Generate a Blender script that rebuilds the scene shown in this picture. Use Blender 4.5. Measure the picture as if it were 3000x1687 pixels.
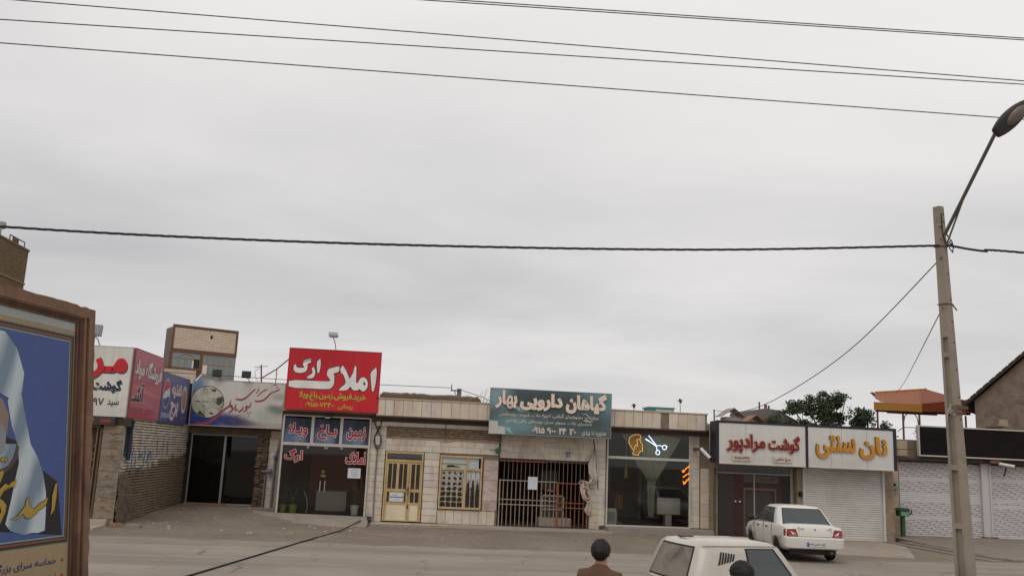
import bpy, bmesh, math, random
import numpy as np
from mathutils import Vector, Matrix
from mathutils.geometry import tessellate_polygon
R = math.radians
rng = random.Random(7)
SC = bpy.context.scene
for o in list(bpy.data.objects): bpy.data.objects.remove(o)
COL = SC.collection

# ---------------------------------------------------------------- camera
cam_d = bpy.data.cameras.new('camera'); cam = bpy.data.objects.new('camera', cam_d); COL.objects.link(cam)
cam_d.sensor_width = 36; cam_d.lens = 36 * 2624 / 3000; cam_d.clip_start = .1; cam_d.clip_end = 3000
cam.matrix_world = Matrix.Translation((0, 0, 2.5)) @ Matrix.Rotation(R(-6), 4, 'Z') @ Matrix.Rotation(R(100.6), 4, 'X') @ Matrix.Rotation(R(2.5), 4, 'Z')
SC.camera = cam

# ---------------------------------------------------------------- sky, sun, exposure
W = bpy.data.worlds.new('World'); SC.world = W; W.use_nodes = True
nt = W.node_tree; nt.nodes.clear()
def wn(t, **k):
    n = nt.nodes.new(t)
    for a, b in k.items(): setattr(n, a, b)
    return n
wl = nt.links.new
SUN_EL, SUN_AZ = 52, 205            # overcast sun behind the camera, a little to its left
sky = wn('ShaderNodeTexSky', sky_type='NISHITA', sun_disc=False, sun_elevation=R(SUN_EL), sun_rotation=R(SUN_AZ))
bg1 = wn('ShaderNodeBackground'); bg1.inputs[1].default_value = .06; wl(sky.outputs[0], bg1.inputs[0])
tc = wn('ShaderNodeTexCoord'); sep = wn('ShaderNodeSeparateXYZ'); wl(tc.outputs['Generated'], sep.inputs[0])
mx = wn('ShaderNodeMath', operation='MAXIMUM'); mx.inputs[1].default_value = 0.0; wl(sep.outputs[2], mx.inputs[0])
ad = wn('ShaderNodeMath', operation='ADD'); ad.inputs[1].default_value = .16; wl(mx.outputs[0], ad.inputs[0])
dx = wn('ShaderNodeMath', operation='DIVIDE'); wl(sep.outputs[0], dx.inputs[0]); wl(ad.outputs[0], dx.inputs[1])
dy = wn('ShaderNodeMath', operation='DIVIDE'); wl(sep.outputs[1], dy.inputs[0]); wl(ad.outputs[0], dy.inputs[1])
cb = wn('ShaderNodeCombineXYZ'); wl(dx.outputs[0], cb.inputs[0]); wl(dy.outputs[0], cb.inputs[1])
mp = wn('ShaderNodeMapping'); mp.inputs['Rotation'].default_value = (0, 0, R(-14)); mp.inputs['Scale'].default_value = (.62, 1.0, 1); mp.inputs['Location'].default_value = (3.3, 1.7, 0)
wl(cb.outputs[0], mp.inputs[0])
n1 = wn('ShaderNodeTexNoise'); n1.inputs['Scale'].default_value = .8; n1.inputs['Detail'].default_value = 8; n1.inputs['Roughness'].default_value = .52; n1.inputs['Distortion'].default_value = .35
wl(mp.outputs[0], n1.inputs['Vector'])
n2 = wn('ShaderNodeTexNoise'); n2.inputs['Scale'].default_value = .28; n2.inputs['Detail'].default_value = 3; wl(mp.outputs[0], n2.inputs['Vector'])
mxn = wn('ShaderNodeMix'); mxn.inputs[0].default_value = .5; wl(n1.outputs[0], mxn.inputs[2]); wl(n2.outputs[0], mxn.inputs[3])
rp = wn('ShaderNodeValToRGB'); e = rp.color_ramp.elements
e[0].position = .34; e[0].color = (.55, .545, .555, 1); e[1].position = .63; e[1].color = (.95, .927, .91, 1)
rp.color_ramp.elements.new(.49).color = (.76, .742, .735, 1)
wl(mxn.outputs[0], rp.inputs[0])
bg2 = wn('ShaderNodeBackground'); bg2.inputs[1].default_value = 1.0; wl(rp.outputs[0], bg2.inputs[0])
mxs = wn('ShaderNodeMixShader'); mxs.inputs[0].default_value = .94; wl(bg1.outputs[0], mxs.inputs[1]); wl(bg2.outputs[0], mxs.inputs[2])
wo = wn('ShaderNodeOutputWorld'); wl(mxs.outputs[0], wo.inputs[0])
sd = bpy.data.lights.new('sun', 'SUN'); sd.energy = .9; sd.angle = R(35); sd.color = (1, .96, .91)
sun = bpy.data.objects.new('sun', sd); COL.objects.link(sun)
_d = Vector((math.sin(R(SUN_AZ)) * math.cos(R(SUN_EL)), math.cos(R(SUN_AZ)) * math.cos(R(SUN_EL)), math.sin(R(SUN_EL))))
sun.rotation_euler = _d.to_track_quat('Z', 'Y').to_euler(); sun.location = (0, -20, 40)
vs = SC.view_settings; vs.view_transform = 'Standard'; vs.look = 'None'; vs.exposure = 0; vs.gamma = 1; vs.use_curve_mapping = False
SC.cycles.use_denoising = True
SC.cycles.max_bounces = 6

# ---------------------------------------------------------------- materials
def srgb(h):
    c = [int(h[i:i + 2], 16) / 255 for i in (0, 2, 4)]
    return tuple(x / 12.92 if x <= .04045 else ((x + .055) / 1.055) ** 2.4 for x in c)
class NM:
    def __init__(s, name):
        s.m = bpy.data.materials.new(name); s.m.use_nodes = True; s.t = s.m.node_tree; s.p = s.t.nodes['Principled BSDF']; s.out = s.t.nodes['Material Output']
    def n(s, t, ins={}, **k):
        n = s.t.nodes.new(t)
        for a, b in k.items(): setattr(n, a, b)
        for a, b in ins.items():
            if isinstance(b, bpy.types.NodeSocket): s.t.links.new(b, n.inputs[a])
            else: n.inputs[a].default_value = b
        return n
    def l(s, a, b): s.t.links.new(a, b)
    def pos(s): return s.n('ShaderNodeNewGeometry').outputs['Position']
    def noise(s, vec, sc, det=4, rough=.55, dist=0): return s.n('ShaderNodeTexNoise', {'Vector': vec, 'Scale': sc, 'Detail': det, 'Roughness': rough, 'Distortion': dist}).outputs[0]
    def ramp(s, f, stops):
        r = s.n('ShaderNodeValToRGB', {0: f}); e = r.color_ramp.elements
        while len(e) < len(stops): e.new(.5)
        for q, (p, c) in zip(e, stops):
            q.position = p; q.color = (*c, 1) if isinstance(c, tuple) else (c, c, c, 1)
        return r.outputs[0]
    def mix(s, f, a, b, mode='MIX'):
        n = s.n('ShaderNodeMix', data_type='RGBA', blend_type=mode)
        for i, v in ((0, f), (6, a), (7, b)):
            if isinstance(v, bpy.types.NodeSocket): s.l(v, n.inputs[i])
            else: n.inputs[i].default_value = (*v, 1) if isinstance(v, tuple) else v
        return n.outputs[2]
    def math(s, op, a, b=0.0, clamp=False):
        n = s.n('ShaderNodeMath', operation=op, use_clamp=clamp)
        for i, v in ((0, a), (1, b)):
            if isinstance(v, bpy.types.NodeSocket): s.l(v, n.inputs[i])
            else: n.inputs[i].default_value = v
        return n.outputs[0]
    def bump(s, h, st, d=.02):
        b = s.n('ShaderNodeBump', {'Strength': st, 'Distance': d, 'Height': h}); s.l(b.outputs[0], s.p.inputs['Normal'])
MATS = {}
def M(name, col, rough=.8, var=.18, sc=3.0, fine=60.0, bump=.15, metal=0, rnd=0.0, stain=None, stain_amt=.5, stain_sc=1.5, spec=.4, streak=0.0):
    """general weathered surface: colour, mottling, per-piece tint, stains and fine relief"""
    if name in MATS: return MATS[name]
    if isinstance(col, str): col = srgb(col)
    N = NM(name); P = N.pos(); c = col
    lo = tuple(x * (1 - var) for x in c); hi = tuple(min(1, x * (1 + var)) for x in c)
    f = N.noise(P, sc, 5, .6)
    cc = N.mix(N.ramp(f, [(.3, 0.0), (.7, 1.0)]), lo, hi)
    g = N.noise(P, fine, 3, .6)
    cc = N.mix(.35, cc, N.mix(N.ramp(g, [(.3, 0.0), (.7, 1.0)]), tuple(x * .8 for x in c), tuple(min(1, x * 1.2) for x in c)))
    if rnd:
        oi = N.n('ShaderNodeObjectInfo').outputs['Random']
        v = N.math('ADD', N.math('MULTIPLY', oi, 2 * rnd), 1 - rnd)
        hs = N.n('ShaderNodeHueSaturation', {'Value': v, 'Saturation': N.math('ADD', N.math('MULTIPLY', N.math('FRACT', N.math('MULTIPLY', oi, 7.3)), .45), .7), 'Color': cc}); cc = hs.outputs[0]
    if stain:
        if isinstance(stain, str): stain = srgb(stain)
        mpn = N.n('ShaderNodeMapping', {'Vector': P, 'Scale': (1, 1, .35 if streak else 1)}).outputs[0]
        sf = N.ramp(N.noise(mpn, stain_sc, 6, .65, .4), [(.48, 0.0), (.72, stain_amt)])
        cc = N.mix(sf, cc, stain)
    N.l(cc, N.p.inputs['Base Color'])
    N.p.inputs['Metallic'].default_value = metal; N.p.inputs['Specular IOR Level'].default_value = spec
    N.l(N.ramp(f, [(.2, max(0.0, rough - .08)), (.8, min(1.0, rough + .08))]), N.p.inputs['Roughness'])
    if bump: N.bump(g, bump, .01)
    MATS[name] = N.m; return N.m
def flat(name, col, rough=.5, emit=0, metal=0, spec=.4):
    if name in MATS: return MATS[name]
    if isinstance(col, str): col = srgb(col)
    N = NM(name); P = N.pos()
    f = N.noise(P, 2.2, 4)
    N.l(N.mix(N.ramp(f, [(.3, 0.0), (.7, 1.0)]), tuple(x * .9 for x in col), tuple(min(1, x * 1.08) for x in col)), N.p.inputs['Base Color'])
    N.p.inputs['Roughness'].default_value = rough; N.p.inputs['Metallic'].default_value = metal; N.p.inputs['Specular IOR Level'].default_value = spec
    if emit: N.p.inputs['Emission Color'].default_value = (*col, 1); N.p.inputs['Emission Strength'].default_value = emit
    MATS[name] = N.m; return N.m
def glass(name, tint, refl=.12, rough=.02, dust=0.0, dustcol=(.35, .32, .28)):
    """thin pane: transparent with a weak mirror and a film of dust"""
    N = NM(name); N.t.nodes.remove(N.p)
    tr = N.n('ShaderNodeBsdfTransparent', {'Color': (*tint, 1)}); gl = N.n('ShaderNodeBsdfGlossy', {'Roughness': rough})
    fr = N.n('ShaderNodeFresnel', {'IOR': 1.45}).outputs[0]
    f = N.math('ADD', fr, refl - .04, True)
    m = N.n('ShaderNodeMixShader', {0: f, 1: tr.outputs[0], 2: gl.outputs[0]}); o = m.outputs[0]
    if dust:
        df = N.n('ShaderNodeBsdfDiffuse', {'Color': (*dustcol, 1)})
        a = N.ramp(N.noise(N.pos(), 2.5, 6, .65), [(.25, dust * .5), (.8, min(1.0, dust * 1.4))])
        o = N.n('ShaderNodeMixShader', {0: a, 1: o, 2: df.outputs[0]}).outputs[0]
    N.l(o, N.out.inputs[0]); MATS[name] = N.m; return N.m
def printed(name, base, blobs, rough=.45, noise=0.0, ncol=None, nsc=4.0, stretch=(1, 1, 1), dirt=.18):
    """printed banner or poster: soft colour fields laid out over the panel's own UVs"""
    N = NM(name); uv = N.n('ShaderNodeTexCoord').outputs['UV']
    c = None
    base = srgb(base) if isinstance(base, str) else base
    cc = N.mix(0.0, base, base)
    if noise:
        v = N.n('ShaderNodeMapping', {'Vector': uv, 'Scale': stretch}).outputs[0]
        cc = N.mix(N.ramp(N.noise(v, nsc, 5, .6, 1.0), [(.35, 0.0), (.7, noise)]), base, srgb(ncol))
    for (u, v, ru, rv, rot, col, st) in blobs:
        q = N.n('ShaderNodeVectorMath', {0: uv, 1: (u, v, 0)}, operation='SUBTRACT').outputs[0]
        q = N.n('ShaderNodeVectorRotate', {'Vector': q, 'Angle': -R(rot)}, rotation_type='Z_AXIS').outputs[0]
        q = N.n('ShaderNodeVectorMath', {0: q, 1: (1 / ru, 1 / rv, 0)}, operation='MULTIPLY').outputs[0]
        L = N.n('ShaderNodeVectorMath', {0: q}, operation='LENGTH').outputs['Value']
        L = N.math('ADD', L, N.math('MULTIPLY', N.math('SUBTRACT', N.noise(uv, 5, 3), .5), .5))
        cc = N.mix(N.ramp(L, [(.35, st), (1.0, 0.0)]), cc, srgb(col))
    if dirt:
        cc = N.mix(N.ramp(N.noise(N.pos(), 1.7, 6, .7), [(.42, 0.0), (.8, dirt)]), cc, srgb('6a6156'))
        cc = N.mix(N.ramp(N.noise(N.n('ShaderNodeMapping', {'Vector': N.pos(), 'Scale': (5, 5, .35)}).outputs[0], 1.6, 5, .65), [(.5, 0.0), (.78, dirt * 1.6)]), cc, srgb('7d7468'))
    N.l(cc, N.p.inputs['Base Color']); N.p.inputs['Roughness'].default_value = rough; N.p.inputs['Specular IOR Level'].default_value = .3
    MATS[name] = N.m; return N.m

# ---------------------------------------------------------------- mesh helpers
class G:
    def __init__(s): s.v = []; s.f = []; s.uv = {}
    def add(s, vs, fs):
        b = len(s.v); s.v += [tuple(p) for p in vs]; s.f += [tuple(i + b for i in f) for f in fs]; return s
    def box(s, x0, x1, y0, y1, z0, z1):
        return s.add([(x0, y0, z0), (x1, y0, z0), (x1, y1, z0), (x0, y1, z0), (x0, y0, z1), (x1, y0, z1), (x1, y1, z1), (x0, y1, z1)],
                     [(0, 3, 2, 1), (4, 5, 6, 7), (0, 1, 5, 4), (1, 2, 6, 5), (2, 3, 7, 6), (3, 0, 4, 7)])
    def bar(s, a, b, w, h=None, up=(0, 0, 1)):
        """square bar from a to b"""
        a, b = Vector(a), Vector(b); h = h or w; d = (b - a).normalized(); u = Vector(up)
        if abs(d.dot(u)) > .95: u = Vector((0, 1, 0))
        r = d.cross(u).normalized(); u = r.cross(d)
        vs = [p + r * (i * w / 2) + u * (j * h / 2) for p in (a, b) for i, j in ((-1, -1), (1, -1), (1, 1), (-1, 1))]
        return s.add(vs, [(3, 2, 1, 0), (4, 5, 6, 7), (0, 1, 5, 4), (1, 2, 6, 5), (2, 3, 7, 6), (3, 0, 4, 7)])
    def tube(s, pts, r, n=8, close=False):
        pts = [Vector(p) for p in pts]; k = len(pts); rs = r if isinstance(r, (list, tuple)) else [r] * k; vs = []; pr = None
        for i, p in enumerate(pts):
            d = (pts[(i + 1) % k if close else min(i + 1, k - 1)] - pts[(i - 1) % k if close else max(i - 1, 0)]).normalized()
            if pr is None:
                pr = d.cross(Vector((0, 0, 1)));
                if pr.length < .01: pr = d.cross(Vector((0, 1, 0)))
            pr = (pr - d * pr.dot(d)).normalized(); u = d.cross(pr)
            vs += [p + (pr * math.cos(t) + u * math.sin(t)) * rs[i] for t in (2 * math.pi * j / n for j in range(n))]
        fs = []
        for i in range(k if close else k - 1):
            a, b = i * n, ((i + 1) % k) * n
            fs += [(a + j, a + (j + 1) % n, b + (j + 1) % n, b + j) for j in range(n)]
        if not close: fs += [tuple(range(n))[::-1], tuple((k - 1) * n + j for j in range(n))]
        return s.add(vs, fs)
    def lathe(s, prof, c=(0, 0, 0), n=16, axis='Z'):
        vs = []
        for r, h in prof:
            for j in range(n):
                t = 2 * math.pi * j / n; a, b = r * math.cos(t), r * math.sin(t)
                q = {'Z': (a, b, h), 'Y': (a, h, b), 'X': (h, a, b)}[axis]; vs.append((c[0] + q[0], c[1] + q[1], c[2] + q[2]))
        fs = []
        for i in range(len(prof) - 1):
            a, b = i * n, (i + 1) * n
            fs += [(a + j, a + (j + 1) % n, b + (j + 1) % n, b + j) for j in range(n)]
        fs += [tuple(range(n))[::-1], tuple((len(prof) - 1) * n + j for j in range(n))]
        return s.add(vs, fs)
    def poly(s, pts, fn, d0, d1, holes=()):
        """extruded polygon; fn(u,v,d) -> world"""
        loops = [list(pts)] + [list(h) for h in holes]
        tri = tessellate_polygon([[Vector((u, v, 0)) for u, v in lp] for lp in loops]); al = [p for lp in loops for p in lp]; k = len(al)
        vs = [fn(u, v, d0) for u, v in al] + [fn(u, v, d1) for u, v in al]
        fs = [tuple(t) for t in tri] + [tuple(i + k for i in t[::-1]) for t in tri]
        b = 0
        for lp in loops:
            m = len(lp); fs += [(b + i, b + (i + 1) % m, k + b + (i + 1) % m, k + b + i) for i in range(m)]; b += m
        return s.add(vs, fs)
    def ico(s, c, r, sub=1, sq=(1, 1, 1), jit=0, rg=rng):
        bm = bmesh.new(); bmesh.ops.create_icosphere(bm, subdivisions=sub, radius=1)
        bm.verts.ensure_lookup_table()
        vs = []
        for v in bm.verts:
            k = 1 + (rg.random() - .5) * jit; vs.append((c[0] + v.co.x * r * sq[0] * k, c[1] + v.co.y * r * sq[1] * k, c[2] + v.co.z * r * sq[2] * k))
        fs = [tuple(v.index for v in f.verts) for f in bm.faces]; bm.free(); return s.add(vs, fs)
ORG = {}
def props(o, label=None, cat=None, group=None, kind=None):
    if label: o['label'] = label
    if cat: o['category'] = cat
    if group: o['group'] = group
    if kind: o['kind'] = kind
    return o
def thing(name, label, cat, loc=(0, 0, 0), group=None, rotz=0):
    o = bpy.data.objects.new(name, None); COL.objects.link(o); o.location = loc; o.rotation_euler = (0, 0, rotz); o.empty_display_size = .2
    ORG[o.name] = Vector(loc) if not rotz else Vector((0, 0, 0)); return props(o, label, cat, group)
def mesh(name, vs, fs, uv=None, fix=True):
    me = bpy.data.meshes.new(name); me.from_pydata([tuple(v) for v in vs], [], [tuple(f) for f in fs]); me.validate()
    if fix:
        bm = bmesh.new(); bm.from_mesh(me); bmesh.ops.recalc_face_normals(bm, faces=bm.faces); bm.to_mesh(me); bm.free()
    if uv:
        lay = me.uv_layers.new(name='UVMap')
        for lp in me.loops: lay.data[lp.index].uv = uv(me.vertices[lp.vertex_index].co)
    return me
def part(name, g, mat, parent=None, label=None, cat=None, group=None, kind=None, smooth=False, uv=None, bevel=0, local=False):
    off = Vector((0, 0, 0)) if (parent is None or local) else ORG[parent.name]
    base = Vector((0, 0, 0))
    if parent is None and not kind == 'structure' and not local:     # put a lone thing's origin at its base
        a = np.array(g.v); base = Vector(((a[:, 0].min() + a[:, 0].max()) / 2, (a[:, 1].min() + a[:, 1].max()) / 2, a[:, 2].min()))
    u2 = (lambda co: uv(Vector(co) + off + base)) if uv else None
    me = mesh(name, [Vector(v) - off - base for v in g.v], g.f, u2)
    if mat: me.materials.append(mat)
    if smooth:
        for p in me.polygons: p.use_smooth = True
    o = bpy.data.objects.new(name, me); COL.objects.link(o); o.parent = parent; o.location = base
    ORG[o.name] = off if parent is not None else base
    if bevel:
        b = o.modifiers.new('bevel', 'BEVEL'); b.width = bevel; b.segments = 2; b.limit_method = 'ANGLE'; b.angle_limit = R(40)
    return props(o, label, cat, group, kind)
PC = {}
def piece(name, parent, cx, cy, cz, sx, sy, sz, mat, ch=.006, axis='Y', rot=0.0):
    """one stone, brick or slat: a shared box with its outer edges chamfered"""
    key = (round(sx, 2), round(sy, 3), round(sz, 2), axis, mat.name, ch)
    if key not in PC:
        x, y, z = key[0] / 2, key[1] / 2, key[2] / 2; c = ch
        if axis == 'Y': vs = [(-x, y, -z), (x, y, -z), (x, y, z), (-x, y, z), (-x, -y + c, -z), (x, -y + c, -z), (x, -y + c, z), (-x, -y + c, z), (-x + c, -y, -z + c), (x - c, -y, -z + c), (x - c, -y, z - c), (-x + c, -y, z - c)]
        elif axis == 'X': vs = [(-x, -y, -z), (-x, y, -z), (-x, y, z), (-x, -y, z), (x - c, -y, -z), (x - c, y, -z), (x - c, y, z), (x - c, -y, z), (x, -y + c, -z + c), (x, y - c, -z + c), (x, y - c, z - c), (x, -y + c, z - c)]
        else: vs = [(-x, -y, -z), (x, -y, -z), (x, y, -z), (-x, y, -z), (-x, -y, z - c), (x, -y, z - c), (x, y, z - c), (-x, y, z - c), (-x + c, -y + c, z), (x - c, -y + c, z), (x - c, y - c, z), (-x + c, y - c, z)]
        fs = [(0, 1, 2, 3)] + [(a, (a + 1) % 4, 4 + (a + 1) % 4, 4 + a) for a in range(4)] + [(4 + a, 4 + (a + 1) % 4, 8 + (a + 1) % 4, 8 + a) for a in range(4)] + [(8, 9, 10, 11)]
        PC[key] = mesh(name, vs, fs); PC[key].materials.append(mat)
    o = bpy.data.objects.new(name, PC[key]); COL.objects.link(o); o.parent = parent
    o.location = Vector((cx, cy, cz)) - (ORG[parent.name] if parent else Vector((0, 0, 0)))
    if rot: o.rotation_euler[{'Y': 1, 'X': 0, 'Z': 2}[axis]] = rot
    return o
def copy_tree(o, parent=None):
    c = o.copy(); COL.objects.link(c); c.parent = parent; ORG[c.name] = ORG.get(o.name, Vector((0, 0, 0)))
    for ch in list(o.children): copy_tree(ch, c)
    return c

# ---------------------------------------------------------------- Persian lettering (joined forms, right to left)
_F = {}
for ch, b, dual in (('ا', 0xFE8D, 0), ('آ', 0xFE81, 0), ('ب', 0xFE8F, 1), ('پ', 0xFB56, 1), ('ت', 0xFE95, 1), ('ث', 0xFE99, 1), ('ج', 0xFE9D, 1), ('چ', 0xFB7A, 1), ('ح', 0xFEA1, 1), ('خ', 0xFEA5, 1), ('د', 0xFEA9, 0), ('ذ', 0xFEAB, 0), ('ر', 0xFEAD, 0), ('ز', 0xFEAF, 0), ('ژ', 0xFB8A, 0), ('س', 0xFEB1, 1), ('ش', 0xFEB5, 1), ('ص', 0xFEB9, 1), ('ض', 0xFEBD, 1), ('ط', 0xFEC1, 1), ('ع', 0xFEC9, 1), ('غ', 0xFECD, 1), ('ف', 0xFED1, 1), ('ق', 0xFED5, 1), ('ک', 0xFB8E, 1), ('گ', 0xFB92, 1), ('ل', 0xFEDD, 1), ('م', 0xFEE1, 1), ('ن', 0xFEE5, 1), ('ه', 0xFEE9, 1), ('و', 0xFEED, 0), ('ی', 0xFBFC, 1)): _F[ch] = (b, dual)
def shape(s):
    out = []; i = 0; prev = False
    while i < len(s):
        ch = s[i]
        if ch == 'ـ': out.append(ch); prev = True; i += 1; continue
        if ch not in _F: out.append(ch); prev = False; i += 1; continue
        if ch == 'ل' and i + 1 < len(s) and s[i + 1] == 'ا': out.append(chr(0xFEFC if prev else 0xFEFB)); prev = False; i += 2; continue
        b, dual = _F[ch]; nxt = dual and i + 1 < len(s) and (s[i + 1] in _F or s[i + 1] == 'ـ')
        out.append(chr(b + (3 if prev and nxt else 2 if nxt else 1 if prev else 0))); prev = bool(nxt); i += 1
    res = ''; j = 0; out = out[::-1]
    while j < len(out):                                     # numbers keep their own left-to-right order
        if '۰' <= out[j] <= '۹':
            k = j
            while k < len(out) and ('۰' <= out[k] <= '۹'): k += 1
            res += ''.join(out[j:k][::-1]); j = k
        else: res += out[j]; j += 1
    return res
_txt = {}
def text_geo(s, bold, fa=True):
    key = (s, bold, fa)
    if key in _txt: return _txt[key]
    c = bpy.data.curves.new('lettering', 'FONT'); c.body = shape(s) if fa else s; c.bevel_depth = bold; c.bevel_resolution = 0; c.resolution_u = 3; c.extrude = .5; c.size = 1; c.fill_mode = 'BOTH'
    o = bpy.data.objects.new('lettering', c); COL.objects.link(o); dg = bpy.context.evaluated_depsgraph_get(); dg.update()
    me = bpy.data.meshes.new_from_object(o.evaluated_get(dg)); bpy.data.objects.remove(o); bpy.data.curves.remove(c)
    # weld, then give every glyph contour its own small step so that joined letters never share a plane
    idx = {}; vs = []; rm = []
    for v in me.vertices:
        k = (round(v.co.x, 4), round(v.co.y, 4), round(v.co.z, 4))
        if k not in idx: idx[k] = len(vs); vs.append(k)
        rm.append(idx[k])
    fs = [f for f in (tuple(dict.fromkeys(rm[i] for i in p.vertices)) for p in me.polygons) if len(f) > 2]; bpy.data.meshes.remove(me)
    par = list(range(len(vs)))
    def find(i):
        while par[i] != i: par[i] = par[par[i]]; i = par[i]
        return i
    for f in fs:
        for i in f[1:]: par[find(i)] = find(f[0])
    order = {}
    out = []
    for i, (x, y, z) in enumerate(vs):
        k = order.setdefault(find(i), len(order) % 7); out.append((x, y, (1 + k * .01 - (0 if z > .5 + bold * .5 else .004)) if z > 0 else -1))
    _txt[key] = (out, fs); return _txt[key]
def lettering(parent, s, fn, u0, u1, v0, v1, mat, bold=.02, depth=.012, name='lettering', fa=True, outline=None, shear=0.0, slope=0.0, gap=.003):
    """fit the words into u0..u1, v0..v1 of a panel; fn(u,v,d) is the panel's own frame, d towards the viewer"""
    def one(b, m, d0, d1, nm, ref):
        vs, fs = text_geo(s, b, fa); a = np.array(ref if ref is not None else vs); mn, mxx = a.min(0), a.max(0)
        su, sv = (u1 - u0) / (mxx[0] - mn[0]), (v1 - v0) / (mxx[1] - mn[1]); g = G()
        pts = [(u0 + (x - mn[0]) * su, v0 + (y - mn[1]) * sv, z) for x, y, z in vs]
        # one part per word: contours that overlap or nearly touch along the line belong together
        par = list(range(len(pts)))
        def find(i):
            while par[i] != i: par[i] = par[par[i]]; i = par[i]
            return i
        for f in fs:
            for i in f[1:]: par[find(i)] = find(f[0])
        iv = {}
        for i, p in enumerate(pts): r = find(i); a_, b_ = iv.get(r, (9e9, -9e9)); iv[r] = (min(a_, p[0]), max(b_, p[0]))
        words, wid, hi = [], {}, -9e9
        for r, (a_, b_) in sorted(iv.items(), key=lambda q: q[1][0]):
            if a_ > hi + .22 * (v1 - v0): words.append([])
            wid[r] = len(words) - 1; hi = max(hi, b_)
        o = None
        for w in range(len(words)):
            ix = [i for i in range(len(pts)) if wid[find(i)] == w]; mp_ = {i: k for k, i in enumerate(ix)}
            g = G(); g.add([fn(x + (y - v0) * shear, y + (x - u0) * slope, d0 if z < 0 else d1 + (z - 1) * .02) for x, y, z in (pts[i] for i in ix)], [tuple(mp_[i] for i in f) for f in fs if f[0] in mp_])
            o = part(nm, g, m, parent)
        return o
    ref = text_geo(s, bold, fa)[0]
    if outline: one(bold + outline[1], outline[0], .001, gap, 'letter_outline', ref)
    return one(bold, mat, gap, gap + depth, name, ref)
def homog(src, dst):
    A = []
    for (x, y), (u, v) in zip(src, dst):
        A.append([x, y, 1, 0, 0, 0, -u * x, -u * y]); A.append([0, 0, 0, x, y, 1, -v * x, -v * y])
    h = np.append(np.linalg.solve(np.array(A, float), np.array([c for p in dst for c in p], float)), 1).reshape(3, 3)
    def f(p):
        q = h @ np.array([p[0], p[1], 1.0]); return (float(q[0] / q[2]), float(q[1] / q[2]))
    return f
def smooth_loop(p, n=3):
    out = []; k = len(p)
    for i in range(k):
        a, b, c, d = (np.array(p[(i + j) % k], float) for j in (-1, 0, 1, 2))
        for t in np.arange(n) / n: out.append(tuple(.5 * (2 * b + (c - a) * t + (2 * a - 5 * b + 4 * c - d) * t * t + (3 * b - a - 3 * c + d) * t ** 3)))
    return out
def offset_loop(p, d):
    k = len(p); a = sum(p[i][0] * p[(i + 1) % k][1] - p[(i + 1) % k][0] * p[i][1] for i in range(k)); sg = 1 if a > 0 else -1; out = []
    for i in range(k):
        e = np.array(p[(i + 1) % k], float) - np.array(p[i - 1], float); L = np.hypot(*e) or 1; out.append((p[i][0] + sg * e[1] / L * d, p[i][1] - sg * e[0] / L * d))
    return out
def stroke(pts, w):
    """brush stroke outline from a centre line and widths"""
    p = [np.array(q, float) for q in pts]; n = len(p); L = []; Rr = []
    for i in range(n):
        d = p[min(i + 1, n - 1)] - p[max(i - 1, 0)]; d /= np.hypot(*d) or 1; q = np.array([-d[1], d[0]]) * w[i] / 2; L.append(tuple(p[i] + q)); Rr.append(tuple(p[i] - q))
    return L + Rr[::-1]
def onY(y): return lambda u, v, d: (u, y - d, v)          # a panel facing the road
def onX(x): return lambda u, v, d: (x + d, u, v)          # a panel on the side wall

# ================================================================ the setting: ground, road, aprons
def sst(a, b, x):
    t = max(0., min(1., (x - a) / (b - a))); return t * t * (3 - 2 * t)
def hash2(i, j): return math.modf(math.sin(i * 12.9898 + j * 78.233) * 43758.5453)[0]
def vnoise(x, y):
    i, j = math.floor(x), math.floor(y); u, v = x - i, y - j; u = u * u * (3 - 2 * u); v = v * v * (3 - 2 * v)
    a, b, c, d = (abs(hash2(p, q)) for p, q in ((i, j), (i + 1, j), (i, j + 1), (i + 1, j + 1)))
    return a + (b - a) * u + (c - a) * v + (a - b - c + d) * u * v
def gh(x, y):
    left = sst(-1.6, -6.0, x) if x < -1.6 else 0
    left = 1 - sst(-6.0, -1.6, x)
    h = .22 * left * sst(27, 35.5, y)
    rough = sst(25.4, 27.5, y) * .05 * (vnoise(x * .9, y * .9) - .5 + .6 * (vnoise(x * 3.1, y * 3.1) - .5)) * (1 if x < 12 else .35)
    return h + rough
def axis(segs):
    out = []
    for a, b, st in segs:
        n = max(1, round((b - a) / st)); out += [a + (b - a) * i / n for i in range(n)]
    return out + [segs[-1][1]]
xs = axis([(-900, -100, 200), (-100, -20, 20), (-20, -10, 1), (-10, 20, .4), (20, 40, 2), (40, 100, 20), (100, 900, 200)])
ys = axis([(-300, -20, 70), (-20, 24, 4), (24, 39, .4), (39, 60, 7), (60, 160, 20), (160, 1500, 250)])
g = G(); g.v = [(x, y, gh(x, y)) for y in ys for x in xs]; nx = len(xs)
g.f = [(j * nx + i, j * nx + i + 1, (j + 1) * nx + i + 1, (j + 1) * nx + i) for j in range(len(ys) - 1) for i in range(nx - 1)]
def ground_mat():
    N = NM('dusty_dirt'); P = N.pos()
    c = N.mix(N.ramp(N.noise(P, .55, 6, .6), [(.3, 0.0), (.7, 1.0)]), srgb('82766a'), srgb('9a8d7f'))
    c = N.mix(N.ramp(N.noise(P, 5, 6, .7), [(.45, 0.0), (.72, .45)]), c, srgb('625649'))
    c = N.mix(N.ramp(N.noise(P, 38, 4, .7), [(.5, 0.0), (.7, .5)]), c, srgb('a89b8b'))
    c = N.mix(N.ramp(N.noise(P, 17, 4, .7), [(.58, 0.0), (.7, .5)]), c, srgb('51483f'))
    N.l(c, N.p.inputs['Base Color']); N.p.inputs['Roughness'].default_value = .95; N.p.inputs['Specular IOR Level'].default_value = .2
    N.bump(N.noise(P, 9, 9, .75), .9, .08); return N.m
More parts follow.
